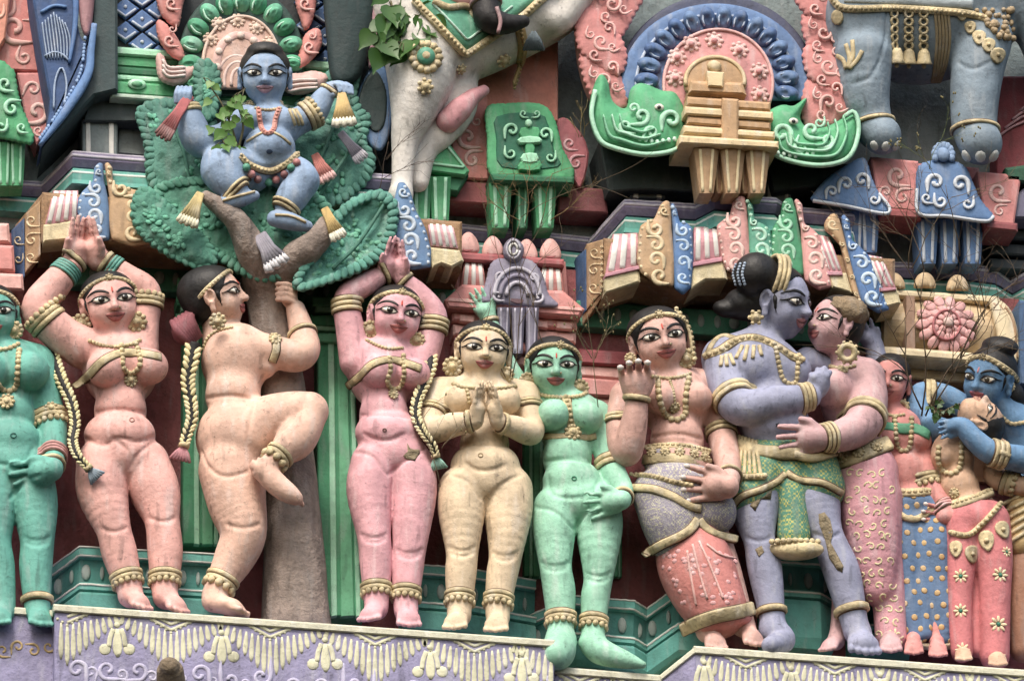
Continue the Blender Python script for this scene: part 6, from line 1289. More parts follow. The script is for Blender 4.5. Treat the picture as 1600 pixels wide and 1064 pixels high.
def statue_11():
    s = Statue('tan statue of a woman bending backward, face upturned, in red flower print trousers', (1530, 1030, 90), 'cfa585')
    s.head(1533, 657, 118, 82, -78, 0, 112, neck=(1496, 688, 96, 15), wide=1.0)
    s.ell(1488, 715, 88, 34, 42, 30, -6, k=12); s.ell(1474, 712, 106, 17, 18, 16, k=6); s.ell(1504, 712, 106, 17, 18, 16, k=6); s.ell(1498, 762, 86, 32, 34, 30, k=12); s.ell(1516, 800, 84, 44, 34, 34, k=10)
    s.limb([(1560, 700, 78, 16), (1555, 745, 92, 17), (1600, 760, 104, 16)], 6); s.limb([(1500, 690, 86, 16), (1562, 702, 80, 15)], 6)
    s.limb([(1504, 805, 84, 22), (1500, 900, 88, 15), (1504, 1015, 88, 12)]); s.limb([(1536, 805, 84, 24), (1554, 900, 88, 18), (1556, 1022, 88, 13)]); s.foot((1504, 1014, 92), (1506, 1028, 128), 10); s.foot((1556, 1020, 92), (1560, 1036, 130), 11)
    s.body(); s.face(bindi=None, lips='c08a72', nose_ring=False); s.hair(); s.earring(1542, 684, 8)
    u_neck(s, [(1467, 700), (1466, 718), (1472, 734), (1486, 741), (1498, 733), (1502, 716), (1502, 692)], 5)
    s.band((1555, 745, 92), (1600, 760, 104), .45, 'armlet', 8, 3.4, None, 30, 2, 8, 5)
    g, o = s.garment('flowered_trousers', 'cd7276', [('e', (1520, 812, 88, 50, 36, 38)), ('l', [(1502, 820, 92, 28), (1502, 880, 96, 22), (1500, 940, 94, 19), (1503, 1018, 92, 17)], 7), ('l', [(1544, 815, 92, 34), (1552, 870, 96, 30), (1554, 930, 96, 25), (1554, 1024, 92, 23)], 7), ('l', [(1526, 850, 80, 14), (1526, 1015, 80, 12)], 6)])
    s.line([(1478, 792), (1500, 786), (1530, 776), (1548, 768)], 18, 'belt', f=g, h=4, edge=3, beads=4); s.medal(1491, 770, 8); s.line([(1486, 832), (1512, 836), (1535, 818), (1552, 800), (1562, 788)], 9, 'hip_chain', f=g, h=4, beads=5)
    for x, y, r, a in ((1494, 858, 12, 0), (1518, 866, 13, -8), (1542, 845, 15, -12), (1566, 828, 13, -24)):
        out = []
        for k in range(16):
            b = 2*pi*k/16; u = sin(b)*r*.75*(1-.35*cos(b)); v = -cos(b)*r*(1.0 if cos(b) > 0 else 1.0); c_, s_ = cos(rad(a)), sin(rad(a)); v = -v*1.1
            out.append((x+u*c_-v*s_, y+u*s_+v*c_))
        p = s.patch(out, 'leaf_pendant', gold(), 3.2, g); q, n = s.drape([(x, y)], g); MB().sphere(q[0]+n[0]*4, r*.3, 8, 5).build('pendant_boss', gold(), p)
    for x, y, r in ((1501, 900, 12), (1563, 898, 13), (1501, 954, 12), (1560, 975, 14), (1504, 1015, 12), (1562, 1030, 12), (1573, 862, 9)):
        m = MB(); q, n = s.drape([(x, y)], g); M = frame_from(n[0])
        for k in range(8): d = M[0]*cos(k*pi/4)+M[1]*sin(k*pi/4); m.sphere(q[0]+d*r*.6, (r*.2, r*.42, 1.2), 6, 4, frame_from(n[0], d))
        fo = m.build('flower_print', paint('e6cfa4'), o); MB().sphere(q[0]+n[0]*.6, (r*.26, r*.26, 1.6), 8, 4, M).build('flower_centre', paint('2f7a62'), fo)

def statue_0():
    s = Statue('teal statue of a woman cut by the photo edge, hand on thigh', (30, 955, 110), '5cab9c')
    s.head(-14, 492, 112, 98, 10, 3, -4, neck=(-2, 552, 94, 21))
    torso(s, (12, 590, 58, 58), [(-18, 582, 30), (46, 580, 30)], (14, 655, 42, 44), (14, 690, 50, 38), (12, 730, 62, 46))
    s.limb([(0, 545, 94, 22), (58, 562, 92, 24)], 10); s.limb([(0, 545, 94, 22), (-56, 566, 92, 24)], 10); s.limb([(-60, 568, 92, 24), (-80, 640, 94, 22), (-70, 700, 104, 18)])
    a = [(62, 572, 92, 25), (74, 625, 94, 22), (82, 668, 98, 22), (84, 712, 118, 18), (82, 730, 136, 16)]; s.limb(a); s.hand(80, 734, 142, 194, 58, -1, 7, 3, 38, tht=30)
    lR = [(44, 745, 94, 40), (54, 790, 98, 36), (58, 845, 104, 28), (56, 885, 102, 27), (58, 940, 104, 22), (58, 956, 106, 20)]; lL = [(-16, 745, 94, 40), (-10, 790, 98, 36), (-8, 845, 104, 27), (0, 885, 102, 24), (6, 940, 104, 19), (6, 956, 106, 18)]
    s.limb(slim(lR), 4); s.limb(slim(lL), 3); s.foot((58, 955, 104), (66, 972, 136), 14); s.foot((4, 955, 104), (-4, 970, 136), 14)
    s.body([[(-20, 716), (10, 726), (40, 716), (52, 700)], [(64, 742), (40, 752), (14, 780)]]+knees((58, 842, 20), (58, 849, 18)))
    s.face(); s.hair(); s.crown_band(r=.035); s.earring(22, 516, 14); s.earring(-58, 516, 14)
    s.beads([(-30, 540), (-8, 546), (12, 545), (28, 538)], 4); u_neck(s, [(-14, 552), (-10, 580), (0, 605), (14, 612), (26, 602), (28, 580), (30, 548)], 5, (11, 628, 12))
    s.band(a[1], a[2], .6, 'armlet', 8, 3.6, None, 38, 2, 9, 5, flower=(80, 638, 10)); s.band(a[3], a[4], .0, 'bangles', 5, 3, paint('c08a86'), 32, 3, 5.5); s.band(a[3], a[4], .8, 'bracelet', 6, 3, None, 30)
    s.band(lR[3], lR[4], .95, 'anklet', 9, 4, None, 34); navel(s, 21, 680, 6, '2a6a60')
for fn in (statue_0, statue_1, statue_2, statue_3, statue_4, statue_5, statue_6, statue_7, statue_8, statue_9, statue_10, statue_11): fn()
# ------------------------------------------------------------------ the carved tree, the child and the bundles
def build_tree():
    o = thing('carved_tree', 'carved tree with grey-brown trunk and big scalloped green leaf pads under the child', 'tree', P(462, 958, 60)); f = Field()
    ch = lambda pts, k=10: f.chain(spline(np.array([list(P(*q[:3]))+[q[3]] for q in pts]), 4), k)
    ch([(464, 985, 66, 52), (462, 930, 66, 49), (457, 800, 64, 42), (448, 680, 62, 38), (436, 590, 62, 36), (424, 500, 64, 35), (420, 440, 68, 34)])
    ch([(414, 452, 76, 32), (396, 398, 122, 25), (376, 355, 142, 20), (350, 328, 150, 15), (322, 308, 152, 10)]); ch([(434, 448, 76, 30), (462, 405, 124, 25), (492, 380, 144, 21), (512, 352, 150, 15)])
    f.bake(3.2); V, Q = f.mesh(); V = V+np.array([[mnoise.noise(Vector((v[0]*.06, v[1]*.06, v[2]*.012)))*3.0, mnoise.noise(Vector((v[0]*.06+9, v[1]*.06, v[2]*.012)))*3.0, 0] for v in V])
    mesh_obj('trunk', V, Q, paint('8f7f75', .8, .25, 0, .7, 40, .6), o)
    pads = [([(214, 177), (228, 162), (262, 156), (300, 160), (335, 190), (352, 250), (345, 310), (300, 330), (262, 318), (240, 300), (230, 270), (228, 232), (220, 200)], 84, 10, '4a8374'),
            ([(513, 113), (528, 102), (545, 101), (560, 118), (555, 142), (564, 168), (579, 186), (570, 222), (584, 246), (576, 280), (541, 313), (506, 323), (457, 310), (420, 280), (420, 200), (480, 150)], 78, 10, '528f80'),
            ([(306, 101), (322, 93), (338, 104), (344, 130), (340, 165), (330, 188), (312, 180), (304, 140)], 92, 6, '4a8875'),
            ([(240, 300), (290, 280), (380, 280), (470, 290), (520, 330), (510, 380), (460, 425), (420, 440), (385, 432), (340, 405), (290, 365)], 115, 4, '4e927a'),
            ([(214, 300), (231, 294), (250, 310), (282, 334), (316, 368), (340, 404), (318, 420), (288, 412), (248, 390), (220, 366), (206, 334)], 132, 14, '458772'),
            ([(545, 316), (570, 304), (594, 299), (617, 314), (620, 340), (615, 368), (600, 396), (569, 420), (530, 436), (490, 448), (466, 453), (460, 438), (484, 404), (506, 372), (520, 340)], 136, -14, '569c8b')]
    r_ = random.Random(8)
    for p, t, bl, hx in pads:
        pl = carve(o, 'leaf_pad', bump_edge(round_poly(p, 3), 15, 4.5), t, 34, paint(hx, .7, .25, 0, .6, 34, .5), 7, bl, noise=2.2); c = np.mean(p, 0); p_ = round_poly(p, 3)
        # scalloped rim leaves and leaf-scale relief
        m = MB(); rim = resample(np.concatenate([p_, p_[:1]]), 12)
        for a, b in zip(rim[:-1], rim[1:]):
            d = unit(c-a); q = a+d*7; M = frame_from(NY, Rv*d[0]-Uv*d[1]); m.sphere(P(q[0], q[1], t+2.2), (6.2, 10.5, 3), 8, 5, M)
        m.build('rim_leaflets', paint(hx, .7, .25), pl)['kind'] = 'stuff'
        m = MB(); xs = np.array(p); lo, hi = xs.min(0), xs.max(0); pts = []
        for _ in range(260): pts.append((r_.uniform(lo[0], hi[0]), r_.uniform(lo[1], hi[1])))
        pts = np.array(pts); sd = poly_sd(p_, pts[:, 0], pts[:, 1]); wd = max(8., -sd.min())
        for (x, y), s_ in zip(pts, sd):
            if s_ > -16 or (mnoise.noise(Vector((x*.018, y*.018, t))) < -.02): continue
            tt = t+bl*(1-(1-min(1, -s_/wd))**2); d = unit(np.array([x, y])-c+np.array([r_.uniform(-30, 30), r_.uniform(-30, 30)])); M = frame_from(unit(NY+Rv*r_.uniform(-.3, .3)+Uv*r_.uniform(-.3, .3)), Rv*d[0]-Uv*d[1]); m.sphere(P(x, y, tt), (4.4, 6.5, 2.4), 6, 4, M)
        if m.n: m.build('leaf_scale_relief', paint('68b596' if bl < 0 else '5aa88c', .7, .3), pl)['kind'] = 'stuff'
    for pts in ([(300, 320), (290, 250), (268, 190)], [(470, 330), (500, 250), (545, 140)], [(480, 330), (530, 260), (565, 210)], [(520, 420), (560, 380), (600, 320)], [(330, 400), (280, 360), (225, 310)]): rib(o, 'leaf_midrib', pts, 94 if pts[0][0] not in (520, 330) else 134, 5, paint('3d7a68'), 3)
def bundle(label, a, b, w, t, hx, hx2, w0=9, name='cloth_tassel', t2=None):
    o = thing(name, label, 'tassel', P(*b, t)); A, B = P(*a, t), P(*b, t2 or t+8); d = unit(B-A); x = unit(np.cross(-Fv, d)); L_ = np.linalg.norm(B-A)
    m = MB(); n = 6
    for k in range(n): u = (k-(n-1)/2)/((n-1)/2); m.tube([A+x*u*w0*.4, A+d*L_*.45+x*u*w*.26-Fv*3, A+d*L_*.82+x*u*w*.44-Fv*2], [w0*.3, w*.12, w*.15], 7)
    m.sphere(A+d*L_*.45, (w*.3, w*.12, L_*.4), 8, 6, np.stack([x, np.cross(d, x), d])); m.build('gathered_cloth', paint(hx, .7, .2), o)
    m = MB()
    for k in range(7): u = (k-3)/3; m.tube([A+d*L_*.78+x*u*w*.44-Fv*3, A+d*L_*(1.0+.04*(k % 2))+x*u*w*.52-Fv*3], [w*.12, w*.13], 6)
    m.build('fringe', paint(hx2, .7, .15), o)
    return o
def build_child():
    global P
    P0 = P; P = lambda px, py, t=0.: P0(px, py, np.asarray(t, float)+14)
    s = Statue('blue child statue with chubby limbs perched in the carved tree, arms spread', (425, 350, 120), '859fc0', 2.3)
    s.head(414, 118, 122, 94, 3, -2, 0, neck=(425, 182, 112, 20), wide=1.1)
    s.ell(424, 200, 112, 46, 36, 32, k=10); s.ell(404, 186, 132, 20, 17, 16, k=7); s.ell(447, 188, 132, 20, 17, 16, k=7); s.ell(421, 231, 126, 40, 33, 38, k=6); s.ell(420, 258, 112, 46, 28, 34, k=8)
    aL = [(386, 184, 112, 20), (350, 214, 116, 22), (314, 222, 124, 25), (300, 196, 130, 23), (292, 166, 134, 15)]; aR = [(462, 192, 112, 22), (490, 176, 116, 21), (504, 156, 120, 17), (516, 140, 124, 12)]; s.limb(aL); s.limb(aR)
    s.ell(286, 152, 136, 15, 14, 12, k=4)
    for i in range(4): s.limb([(275+i*7, 160, 150, 3.7), (275+i*7.2, 146, 154, 3.7), (278+i*6.6, 137, 146, 3.2)], 1., n=1)
    s.ell(528, 134, 126, 14, 8, 10, k=4)
    for i in range(4): s.limb([(522+i*6, 131, 134, 3.6), (528+i*7, 133+i, 141, 3.5), (531+i*6.5, 144+i, 141, 3)], 1., n=1)
    s.limb([(520, 138, 128, 5), (521, 148, 134, 4)], 2)
    tl = [(392, 270, 116, 32), (360, 262, 128, 34), (342, 256, 134, 27)]; sl = [(346, 268, 136, 32), (358, 286, 140, 26), (374, 300, 142, 15)]; s.limb(tl, 9); s.limb(sl, 6); s.limb([(350, 318, 142, 11), (374, 312, 144, 13), (398, 306, 142, 8)], 6)
    tr = [(446, 268, 114, 30), (466, 274, 124, 27), (472, 282, 130, 26)]; sr = [(472, 284, 132, 26), (454, 312, 132, 24), (444, 328, 130, 14)]; s.limb(tr, 9); s.limb(sr, 6); s.limb([(430, 342, 134, 13), (452, 346, 138, 14), (480, 354, 138, 9)], 6)
    s.body([[(392, 225), (400, 222)], [(388, 250), (420, 262), (455, 250)]])
    s.face(iris='33302e', nose_ring=False, bindi=None, lips='b08a9c'); s.hair(bun=[(0, .40, -.05, .3, .16, .3)], line=.05, color='2a2724')
    s.earring(437, 163, 6); s.earring(390, 163, 6)
    s.beads([(400, 170), (418, 173), (438, 170)], 3); u = s.line([(404, 172), (406, 188), (410, 204), (419, 210), (428, 203), (430, 188), (436, 172)], 8, 'necklace', paint('cf8a7c'), 4, beads=3.4)
    s.band(aR[0], aR[1], .75, 'armlet', 7, 3.4, None, 36, 2, 8, 4.5); s.band(aR[2], aR[3], .85, 'bracelet', 5, 3, None, 24); s.band(aL[3], aL[4], .8, 'bracelet', 6, 3.4, None, 30, 2, 6)
    for k in range(3): s.line([(452+k*5, 172), (457+k*6, 184), (461+k*6, 196)], 5, 'shoulder_tassel', h=3)
    s.line([(386, 222), (402, 212), (410, 208)], 4, 'belly_chain', h=2.4); s.line([(428, 208), (440, 214), (454, 226)], 4, 'belly_chain', h=2.4)
    o = s.line([(376, 244), (390, 258), (420, 268), (446, 258), (464, 242)], 10, 'belt', h=4, edge=2, beads=4)
    for i, (x, y) in enumerate(((384, 262), (392, 272), (402, 280), (418, 284), (432, 280), (446, 274), (456, 264), (464, 256))):
        q, n = s.drape([(x, y)]); m = MB().sphere(q[0]+n[0]*3, 6.5, 9, 6); m.build('belt_gem', paint(('4f9a80', 'c07a7a', '8a5a5c')[i % 3], .4), o)
    s.band(sl[1], sl[2], .85, 'anklet', 5, 3, None, 30, 2, 6); s.band(sr[1], sr[2], .8, 'anklet', 5, 3, None, 30, 2, 6); s.line([(348, 314), (374, 306), (398, 300)], 4, 'sandal_strap', h=3); s.line([(430, 336), (455, 338), (478, 348)], 4, 'sandal_strap', h=3)
    s.patch(arc_pts(421, 237, 5, 4, 0, 340, 10), 'navel', plain('3a4a63'), .9)
    P = P0
build_tree(); build_child()
bundle('yellow and white cloth tassel hanging at the tip of the left tree branch', (313, 302), (292, 350), 28, 160, 'b3a066', 'd8d3b4')
bundle('grey and white cloth tassel hanging in the fork of the carved tree', (406, 368), (434, 416), 34, 150, '8b8794', 'cfcdd2', 16)
bundle('yellow and white cloth tassel hanging at the tip of the right tree branch', (507, 326), (530, 372), 22, 164, 'b89a58', 'dcd8c4')
bundle('pink cloth tassel lying on the leaf pad beside the child\'s knee', (492, 242), (512, 282), 26, 104, 'c9786e', 'd8a8a4')
bundle('pale lavender cloth tassel lying on the leaf pad right of the child', (532, 208), (566, 250), 20, 100, '8f8a9c', 'b9b4c0')
bundle('yellow cloth tassel held in the child\'s outstretched hand', (534, 146), (538, 196), 32, 154, 'b79a5c', 'ddd8c2')
bundle('red cloth tassel held in the child\'s raised fist', (296, 150), (254, 214), 22, 164, 'a8585a', '8c5f5c', 12)
# ------------------------------------------------------------------ horse and elephant
def build_animals():
    s = Statue('white horse statue with green saddle cloth, only its hindquarters and belly in view', (630, 300, 60), 'd3cdc6', 2.7, 'horse', 'horse')
    s.limb([(640, -60, 60, 90), (672, 60, 70, 78), (720, 70, 66, 62), (790, 40, 66, 62), (860, 0, 66, 62), (920, -60, 66, 60)], 14)
    s.limb([(660, 80, 88, 62), (656, 130, 94, 50), (644, 180, 92, 33), (634, 215, 86, 23), (630, 250, 84, 18), (628, 286, 84, 17), (626, 306, 88, 20)], 12); s.limb([(700, 110, 52, 46), (712, 165, 56, 34), (690, 208, 62, 24), (664, 236, 60, 20), (654, 285, 58, 16)], 9); s.limb([(838, 20, 96, 34), (872, 30, 98, 26), (905, -20, 98, 26)], 8)
    s.body(); g = paint('5fae8f', .6, .15); s.limb
    f2 = Field(); f2.chain([list(P(700, 190, 86))+[19], list(P(718, 172, 90))+[19], list(P(738, 152, 84))+[13], list(P(756, 142, 76))+[9]], 6); f2.bake(2.6); V, Q = f2.mesh(); mesh_obj('belly_fold', V, Q, paint('d08f96'), s.t)
    cl = s.patch(resample(np.array([(660, 12), (726, 82), (762, 58), (830, 6), (900, -60), (640, -60), (660, 12)]), 9)[:-1], 'saddle_cloth', g, 5, None, 6)
    s.line([(648, 2), (664, 20), (726, 86), (764, 62), (820, 24), (880, -30)], 13, 'saddle_border', smooth=False, h=8, beads=4.5); s.line([(676, 8), (728, 64), (760, 42), (800, 12)], 4, 'saddle_stripe', paint('b9dccb'), 7, smooth=False)
    s.line([(676, 4), (700, 14), (724, 12), (742, 28), (760, 30), (776, 20)], 12, 'saddle_trim', h=10); s.line([(690, -14), (720, 2), (745, 8)], 22, 'saddle_blanket', paint('cf9a94'), 9)
    s.line([(812, 46), (816, 70), (812, 100), (802, 134)], 17, 'girth', paint('a8894c'), 5, beads=4)
    for x, y, r in ((719, 108, 9), (786, 94, 12), (664, 136, 13)): s.medal(x, y, r, 'pendant', petals=7, lift=4)
    o = s.medal(665, 90, 26, 'rosette', petals=13, lift=2); q, n = s.drape([(665, 90)]); MB().sphere(q[0]+n[0]*6, (15, 15, 7), 14, 7, frame_from(n[0])).build('green_boss', paint('4a9a7c', .4), o)
    m = MB(); b = P(834, 50, 130)
    for k in range(-4, 5): m.tube([b, b-Uv*14+Rv*k*2.2, b-Uv*30+Rv*k*4], [3, 3.6, 2.4], 6)
    m.build('tassel', paint('57666e'), s.t)
    m = Field(); m.chain(spline(np.array([list(P(752, -40, 138))+[24], list(P(760, 10, 142))+[23], list(P(764, 30, 146))+[22], list(P(790, 38, 148))+[17], list(P(818, 34, 148))+[10]]), 3), 5); m.bake(2.6); V, Q = m.mesh(); bt = mesh_obj('rider_boot', V, Q, paint('221f20', .5), s.t); s.band((752, -40, 138), (762, 20, 144), .75, 'boot_cuff', 7, 3, paint('a98489'), 46, f=m); rib(s.t, 'stirrup', [(776, 12), (782, 34), (778, 52)], 172, 6, paint('9c7476'), 3)
    # elephant
    s = Statue('grey elephant statue with bells and jewelled harness, cropped by the photo top', (1440, 270, 60), '7d90a0', 2.9, 'elephant', 'elephant')
    s.ell(1432, 8, 84, 146, 130, 70, 4, k=14); s.ell(1345, 48, 92, 58, 92, 50, -8, k=14); s.ell(1535, 10, 90, 62, 96, 52, 0, k=14)
    s.limb([(1348, 90, 96, 48), (1352, 150, 92, 39), (1360, 180, 88, 33), (1366, 200, 88, 32), (1378, 212, 96, 31)], 10); s.limb([(1536, 60, 98, 48), (1526, 120, 98, 42), (1522, 175, 96, 38), (1524, 205, 94, 36), (1532, 224, 102, 35)], 10)
    s.limb([(1600, -20, 96, 60), (1640, 60, 90, 50), (1660, 160, 90, 40)], 12)
    s.body([[(1496, 98), (1520, 108), (1548, 96)], [(1330, 132), (1362, 118), (1382, 70), (1386, 20)]])
    for xs, y, r in (((1366, 1384, 1400), 229, 9), ((1510, 1532, 1553), 245, 11)):
        for i, x in enumerate(xs): q, n = s.drape([(x, y-abs(i-1)*1)]); MB().sphere(q[0], (r*.8, r, r*.4), 9, 6, frame_from(n[0], Uv)).build('toe_nail', paint('c3c6c4'), s.t)
    for a, b in (((1362, 180, 90), (1368, 208, 90)), ((1522, 185, 96), (1524, 222, 94))): s.band(a, b, .5, 'anklet', 6, 4, None, 60)
    s.line([(1300, -2), (1320, 14), (1400, 14), (1470, 18), (1512, 22), (1540, 30)], 12, 'blanket_border', h=5, beads=4.5); s.line([(1320, -2), (1420, 2), (1520, 8)], 14, 'blanket', paint('a8b4ba'), 3)
    for x in (1396, 1420, 1443):
        m = MB(); q, n = s.drape(np.array([(x, 22+12.5*k) for k in range(5)]+[(x, 88)]))
        for k in range(5): a = np.arange(10)*2*pi/10; M = frame_from(n[k]); m.tube(q[k]+n[k]*3+6.2*(np.cos(a)[:, None]*M[0]+np.sin(a)[:, None]*M[1]), 2.4, 6, True)
        o = m.build('bell_chain', gold(), s.t); b = MB(); c = q[5]+n[5]*6; b.tube([c+Uv*13, c+Uv*6, c-Uv*6, c-Uv*11, c-Uv*12], [6, 9.5, 11, 14, 13], 12); b.sphere(c-Uv*15, 4, 8, 5); b.build('bell', gold(), o)
    for k in range(5): s.line([(1461+k*5, 20), (1464+k*5, 60), (1461+k*4.4, 100), (1456+k*3, 128)], 4.6, 'girth_strap', paint('9c8a66'), 3.4)
    for x, y, r in ((1503, 24, 8), (1516, 44, 9), (1530, 60, 10), (1544, 72, 10), (1558, 88, 11)):
        p = s.patch([(x+r*1.0*sin(2*pi*k/14)*(1-.3*cos(2*pi*k/14)), y+r*1.15*cos(2*pi*k/14)) for k in range(14)], 'leaf_pendant', gold(), 3.4)
        q, n = s.drape([(x, y-1)]); MB().sphere(q[0]+n[0]*4, r*.35, 8, 5).build('pendant_boss', gold(), p)
    r_ = random.Random(1); m = MB(); pts = np.array([(1520+r_.uniform(0, 62), 16+r_.uniform(0, 52)) for _ in range(60)]); pts = pts[pts[:, 1] < 18+(pts[:, 0]-1515)*.95]; q, n = s.drape(pts)
    for c, nn in zip(q, n): m.sphere(c+nn*2, r_.uniform(4, 7), 8, 5)
    m.build('harness_studs', paint('a8906a', .5), s.t)
    for pts in ([(1324, 108), (1328, 92), (1322, 70)], [(1326, 108), (1333, 88), (1332, 64)], [(1328, 108), (1340, 94), (1347, 80)], [(1322, 108), (1318, 94), (1308, 88)]): s.line(pts, 7, 'flame_ornament', h=3.4)
    p = s.patch(arc_pts(1309, 28, 9, 12, 0, 340, 12), 'leaf_pendant', gold(), 3.5)
def build_right_upper():
    bl, bw = '567bab', 'c3cbd6'; pk = 'cf7f7c'
    o = thing('block', 'pink blocks with pale scrolls under the elephant\'s feet', 'block', P(1440, 340, 20))
    for p, sp in (([(1360, 246), (1434, 252), (1436, 330), (1376, 326)], [(1402, 275, 16, 90, 1), (1410, 308, 12, 270, -1), (1384, 300, 9, 180, 1)]), ([(1526, 268), (1596, 274), (1584, 352), (1540, 346)], [(1560, 300, 15, 90, 1), (1562, 330, 9, 270, -1)]), ([(1434, 256), (1530, 262), (1530, 350), (1434, 342)], [])):
        s_ = scroll_panel(o, 'scroll_block', p, 70, pk, 'e0b2aa', sp) if sp else slab(o, 'plain_block', p, 40, 60, paint('b86a68'), 2)
    slab(o, 'red_lip', [(1372, 324), (1440, 330), (1440, 342), (1376, 338)], 74, 60, paint('a04f50'), 3); slab(o, 'red_lip', [(1536, 344), (1590, 350), (1590, 362), (1540, 358)], 74, 60, paint('8a4448'), 3)
    for lb, p, cs, cy, ct, sp, fin in (('blue shrine gable with white scrolls beside the sea beast', [(1270, 306), (1290, 282), (1312, 266), (1340, 250), (1352, 250), (1362, 280), (1374, 304), (1390, 326), (1380, 334), (1320, 322), (1270, 314)], (1302, 1336, 1358), 330, 394, [(1322, 288, 11, 180, 1), (1346, 282, 11, 0, -1), (1300, 300, 9, 180, 1), (1366, 312, 8, 0, 1)], None), ('blue shrine gable with white scrolls and leafy finial between the elephant\'s feet', [(1434, 264), (1448, 254), (1476, 250), (1506, 260), (1518, 282), (1532, 314), (1552, 338), (1540, 346), (1480, 338), (1436, 334), (1432, 296)], (1450, 1484, 1520), 342, 412, [(1462, 285, 13, 180, 1), (1500, 288, 13, 0, -1), (1470, 315, 10, 180, -1), (1512, 318, 9, 0, 1), (1448, 310, 8, 90, 1)], (1474, 242))):
        o = thing('shrine', lb, 'shrine', P(p[0][0]+50, ct, 30)); s_ = carve(o, 'gable', bump_edge(round_poly(p, 3), 8, 2), 86, 50, paint(bl), 6, 4); curls(s_, 'scroll_relief', sp, 90, paint(bw), 4, .62)
        rib(s_, 'gable_rim', p[-5:], 90, 5, paint(bw), 3)
        if fin:
            m = MB()
            for k in range(9): a = rad(-20+k*27.5); m.sphere(P(fin[0]+13*cos(a), fin[1]-14*sin(a), 88), (7, 5, 8), 8, 5)
            m.sphere(P(fin[0], fin[1], 92), (11, 7, 13), 10, 6); m.build('leafy_finial', paint('7d9ac0', .6, .3), o)
        columns(o, cs, cy, ct, 24, 52, bl, bw, 5)
    o = thing('wall_panel', 'maroon wall with pale stripes at the upper right photo edge', 'wall panel', P(1590, 280, 0)); slab(o, 'panel', [(1560, 120), (1800, 120), (1800, 300), (1556, 280)], plane3((1556, 200, 10), (1800, 200, 60), (1600, 100, 14)), 50, paint('86343f'), 2)
    for k in range(4): rib(o, 'painted_stripe', [(1558+k*12, 215-k*14), (1580+k*12, 200-k*14), (1602+k*12, 190-k*14)], plane3((1556, 200, 12), (1800, 200, 62), (1600, 100, 16)), 4, paint('b98a96'), 2)
    slab(o, 'green_foot', [(1570, 262), (1800, 230), (1800, 300), (1572, 284)], 70, 50, paint('23563f'), 4); slab(o, 'lilac_scroll_block', [(1568, 320), (1612, 285), (1800, 290), (1800, 340), (1572, 342)], 60, 60, paint('6d6a84'), 4)
    for k in range(3): slab(o, 'dark_course', [(1546, 356+k*24), (1800, 372+k*24), (1800, 388+k*24), (1548, 372+k*24)], 20-k*4, 50, paint('333b40'), 3)
build_animals(); build_right_upper()
# ------------------------------------------------------------------ weeds and creepers rooted in the cracks
def leaf_mat(hx, hx2):
    m = bpy.data.materials.new('leaf_'+hx); m.use_nodes = True; N = m.node_tree.nodes; L = m.node_tree.links; b = N['Principled BSDF']
    g = N.new('ShaderNodeNewGeometry'); n = N.new('ShaderNodeTexNoise'); n.inputs['Scale'].default_value = 14; L.new(g.outputs['Position'], n.inputs['Vector'])
    x = N.new('ShaderNodeMix'); x.data_type = 'RGBA'; x.inputs[6].default_value = (*hexc(hx), 1); x.inputs[7].default_value = (*hexc(hx2), 1); L.new(n.outputs[0], x.inputs[0]); L.new(x.outputs[2], b.inputs['Base Color']); b.inputs['Roughness'].default_value = .45
    t = N.new('ShaderNodeBsdfTranslucent'); L.new(x.outputs[2], t.inputs[0]); ms = N.new('ShaderNodeMixShader'); ms.inputs[0].default_value = .25; L.new(b.outputs[0], ms.inputs[1]); L.new(t.outputs[0], ms.inputs[2]); L.new(ms.outputs[0], N['Material Output'].inputs[0]); return m
def heart_leaf(size, r_):
    """pointed heart leaf with a folded midrib, in its own frame: x across, y along, z out"""
    out = [(0, .0), (.2, -.06), (.42, .04), (.5, .24), (.42, .48), (.25, .7), (.1, .88), (.02, 1.12)]
    V = [(0, 0, 0)]; n = len(out); mid = []
    for k, (x, y) in enumerate(out): V.append((x, y, .16*abs(x)+.12*y*y)); 
    for k, (x, y) in enumerate(out): V.append((-x, y, .16*abs(x)+.12*y*y))
    for k, (x, y) in enumerate(out): V.append((0, max(0, y), .12*y*y-.02))
    F = []
    for k in range(n-1): F.append((1+k, 2+k, 2+2*n+k, 1+2*n+k)); F.append((2+n+k, 1+n+k, 1+2*n+k, 2+2*n+k))
    return np.array(V)*size, F
def leafy(label, stems, n, size, hx, hx2, seed, droop=.7, name='creeper', tb=140):
    r_ = random.Random(seed); o = thing(name, label, 'plant', P(stems[0][0][0], stems[0][0][1], stems[0][0][2])); mt = leaf_mat(hx, hx2); sm = paint('5f5a3c', .8, .2)
    for st in stems: MB().tube(spline(np.array([P(*q) for q in st]), 5), np.linspace(2.2, 1.0, (len(st)-1)*5+1), 6).build('stem', sm, o)
    for k in range(n):
        st = spline(np.array(stems[r_.randrange(len(stems))], float), 8); i = r_.randrange(len(st)//5, len(st)); c = st[i]; a = r_.uniform(0, 6.28); d = size*r_.uniform(.5, 1.2)
        px, py, t = c[0]+d*cos(a)*.8, c[1]+d*sin(a)*.6, c[2]+r_.uniform(2, 22); b = P(px, py, t); s_ = size*r_.uniform(.7, 1.25)
        dn = unit(-Uv*droop+Rv*r_.uniform(-.9, .9)-Fv*r_.uniform(-.2, .5)); nz = unit(-Fv+Uv*r_.uniform(-.2, .9)+Rv*r_.uniform(-.7, .7)); xx = unit(np.cross(dn, nz)); nz = np.cross(xx, dn)
        V, F = heart_leaf(s_, r_); V = V@np.stack([xx, dn, nz])+b; mesh_obj('leaf', V, F, mt, o)
        MB().tube(np.array([P(*c), (P(*c)+b)/2+Uv*2, b]), .8, 5).build('leaf_stalk', sm, o)
    return o
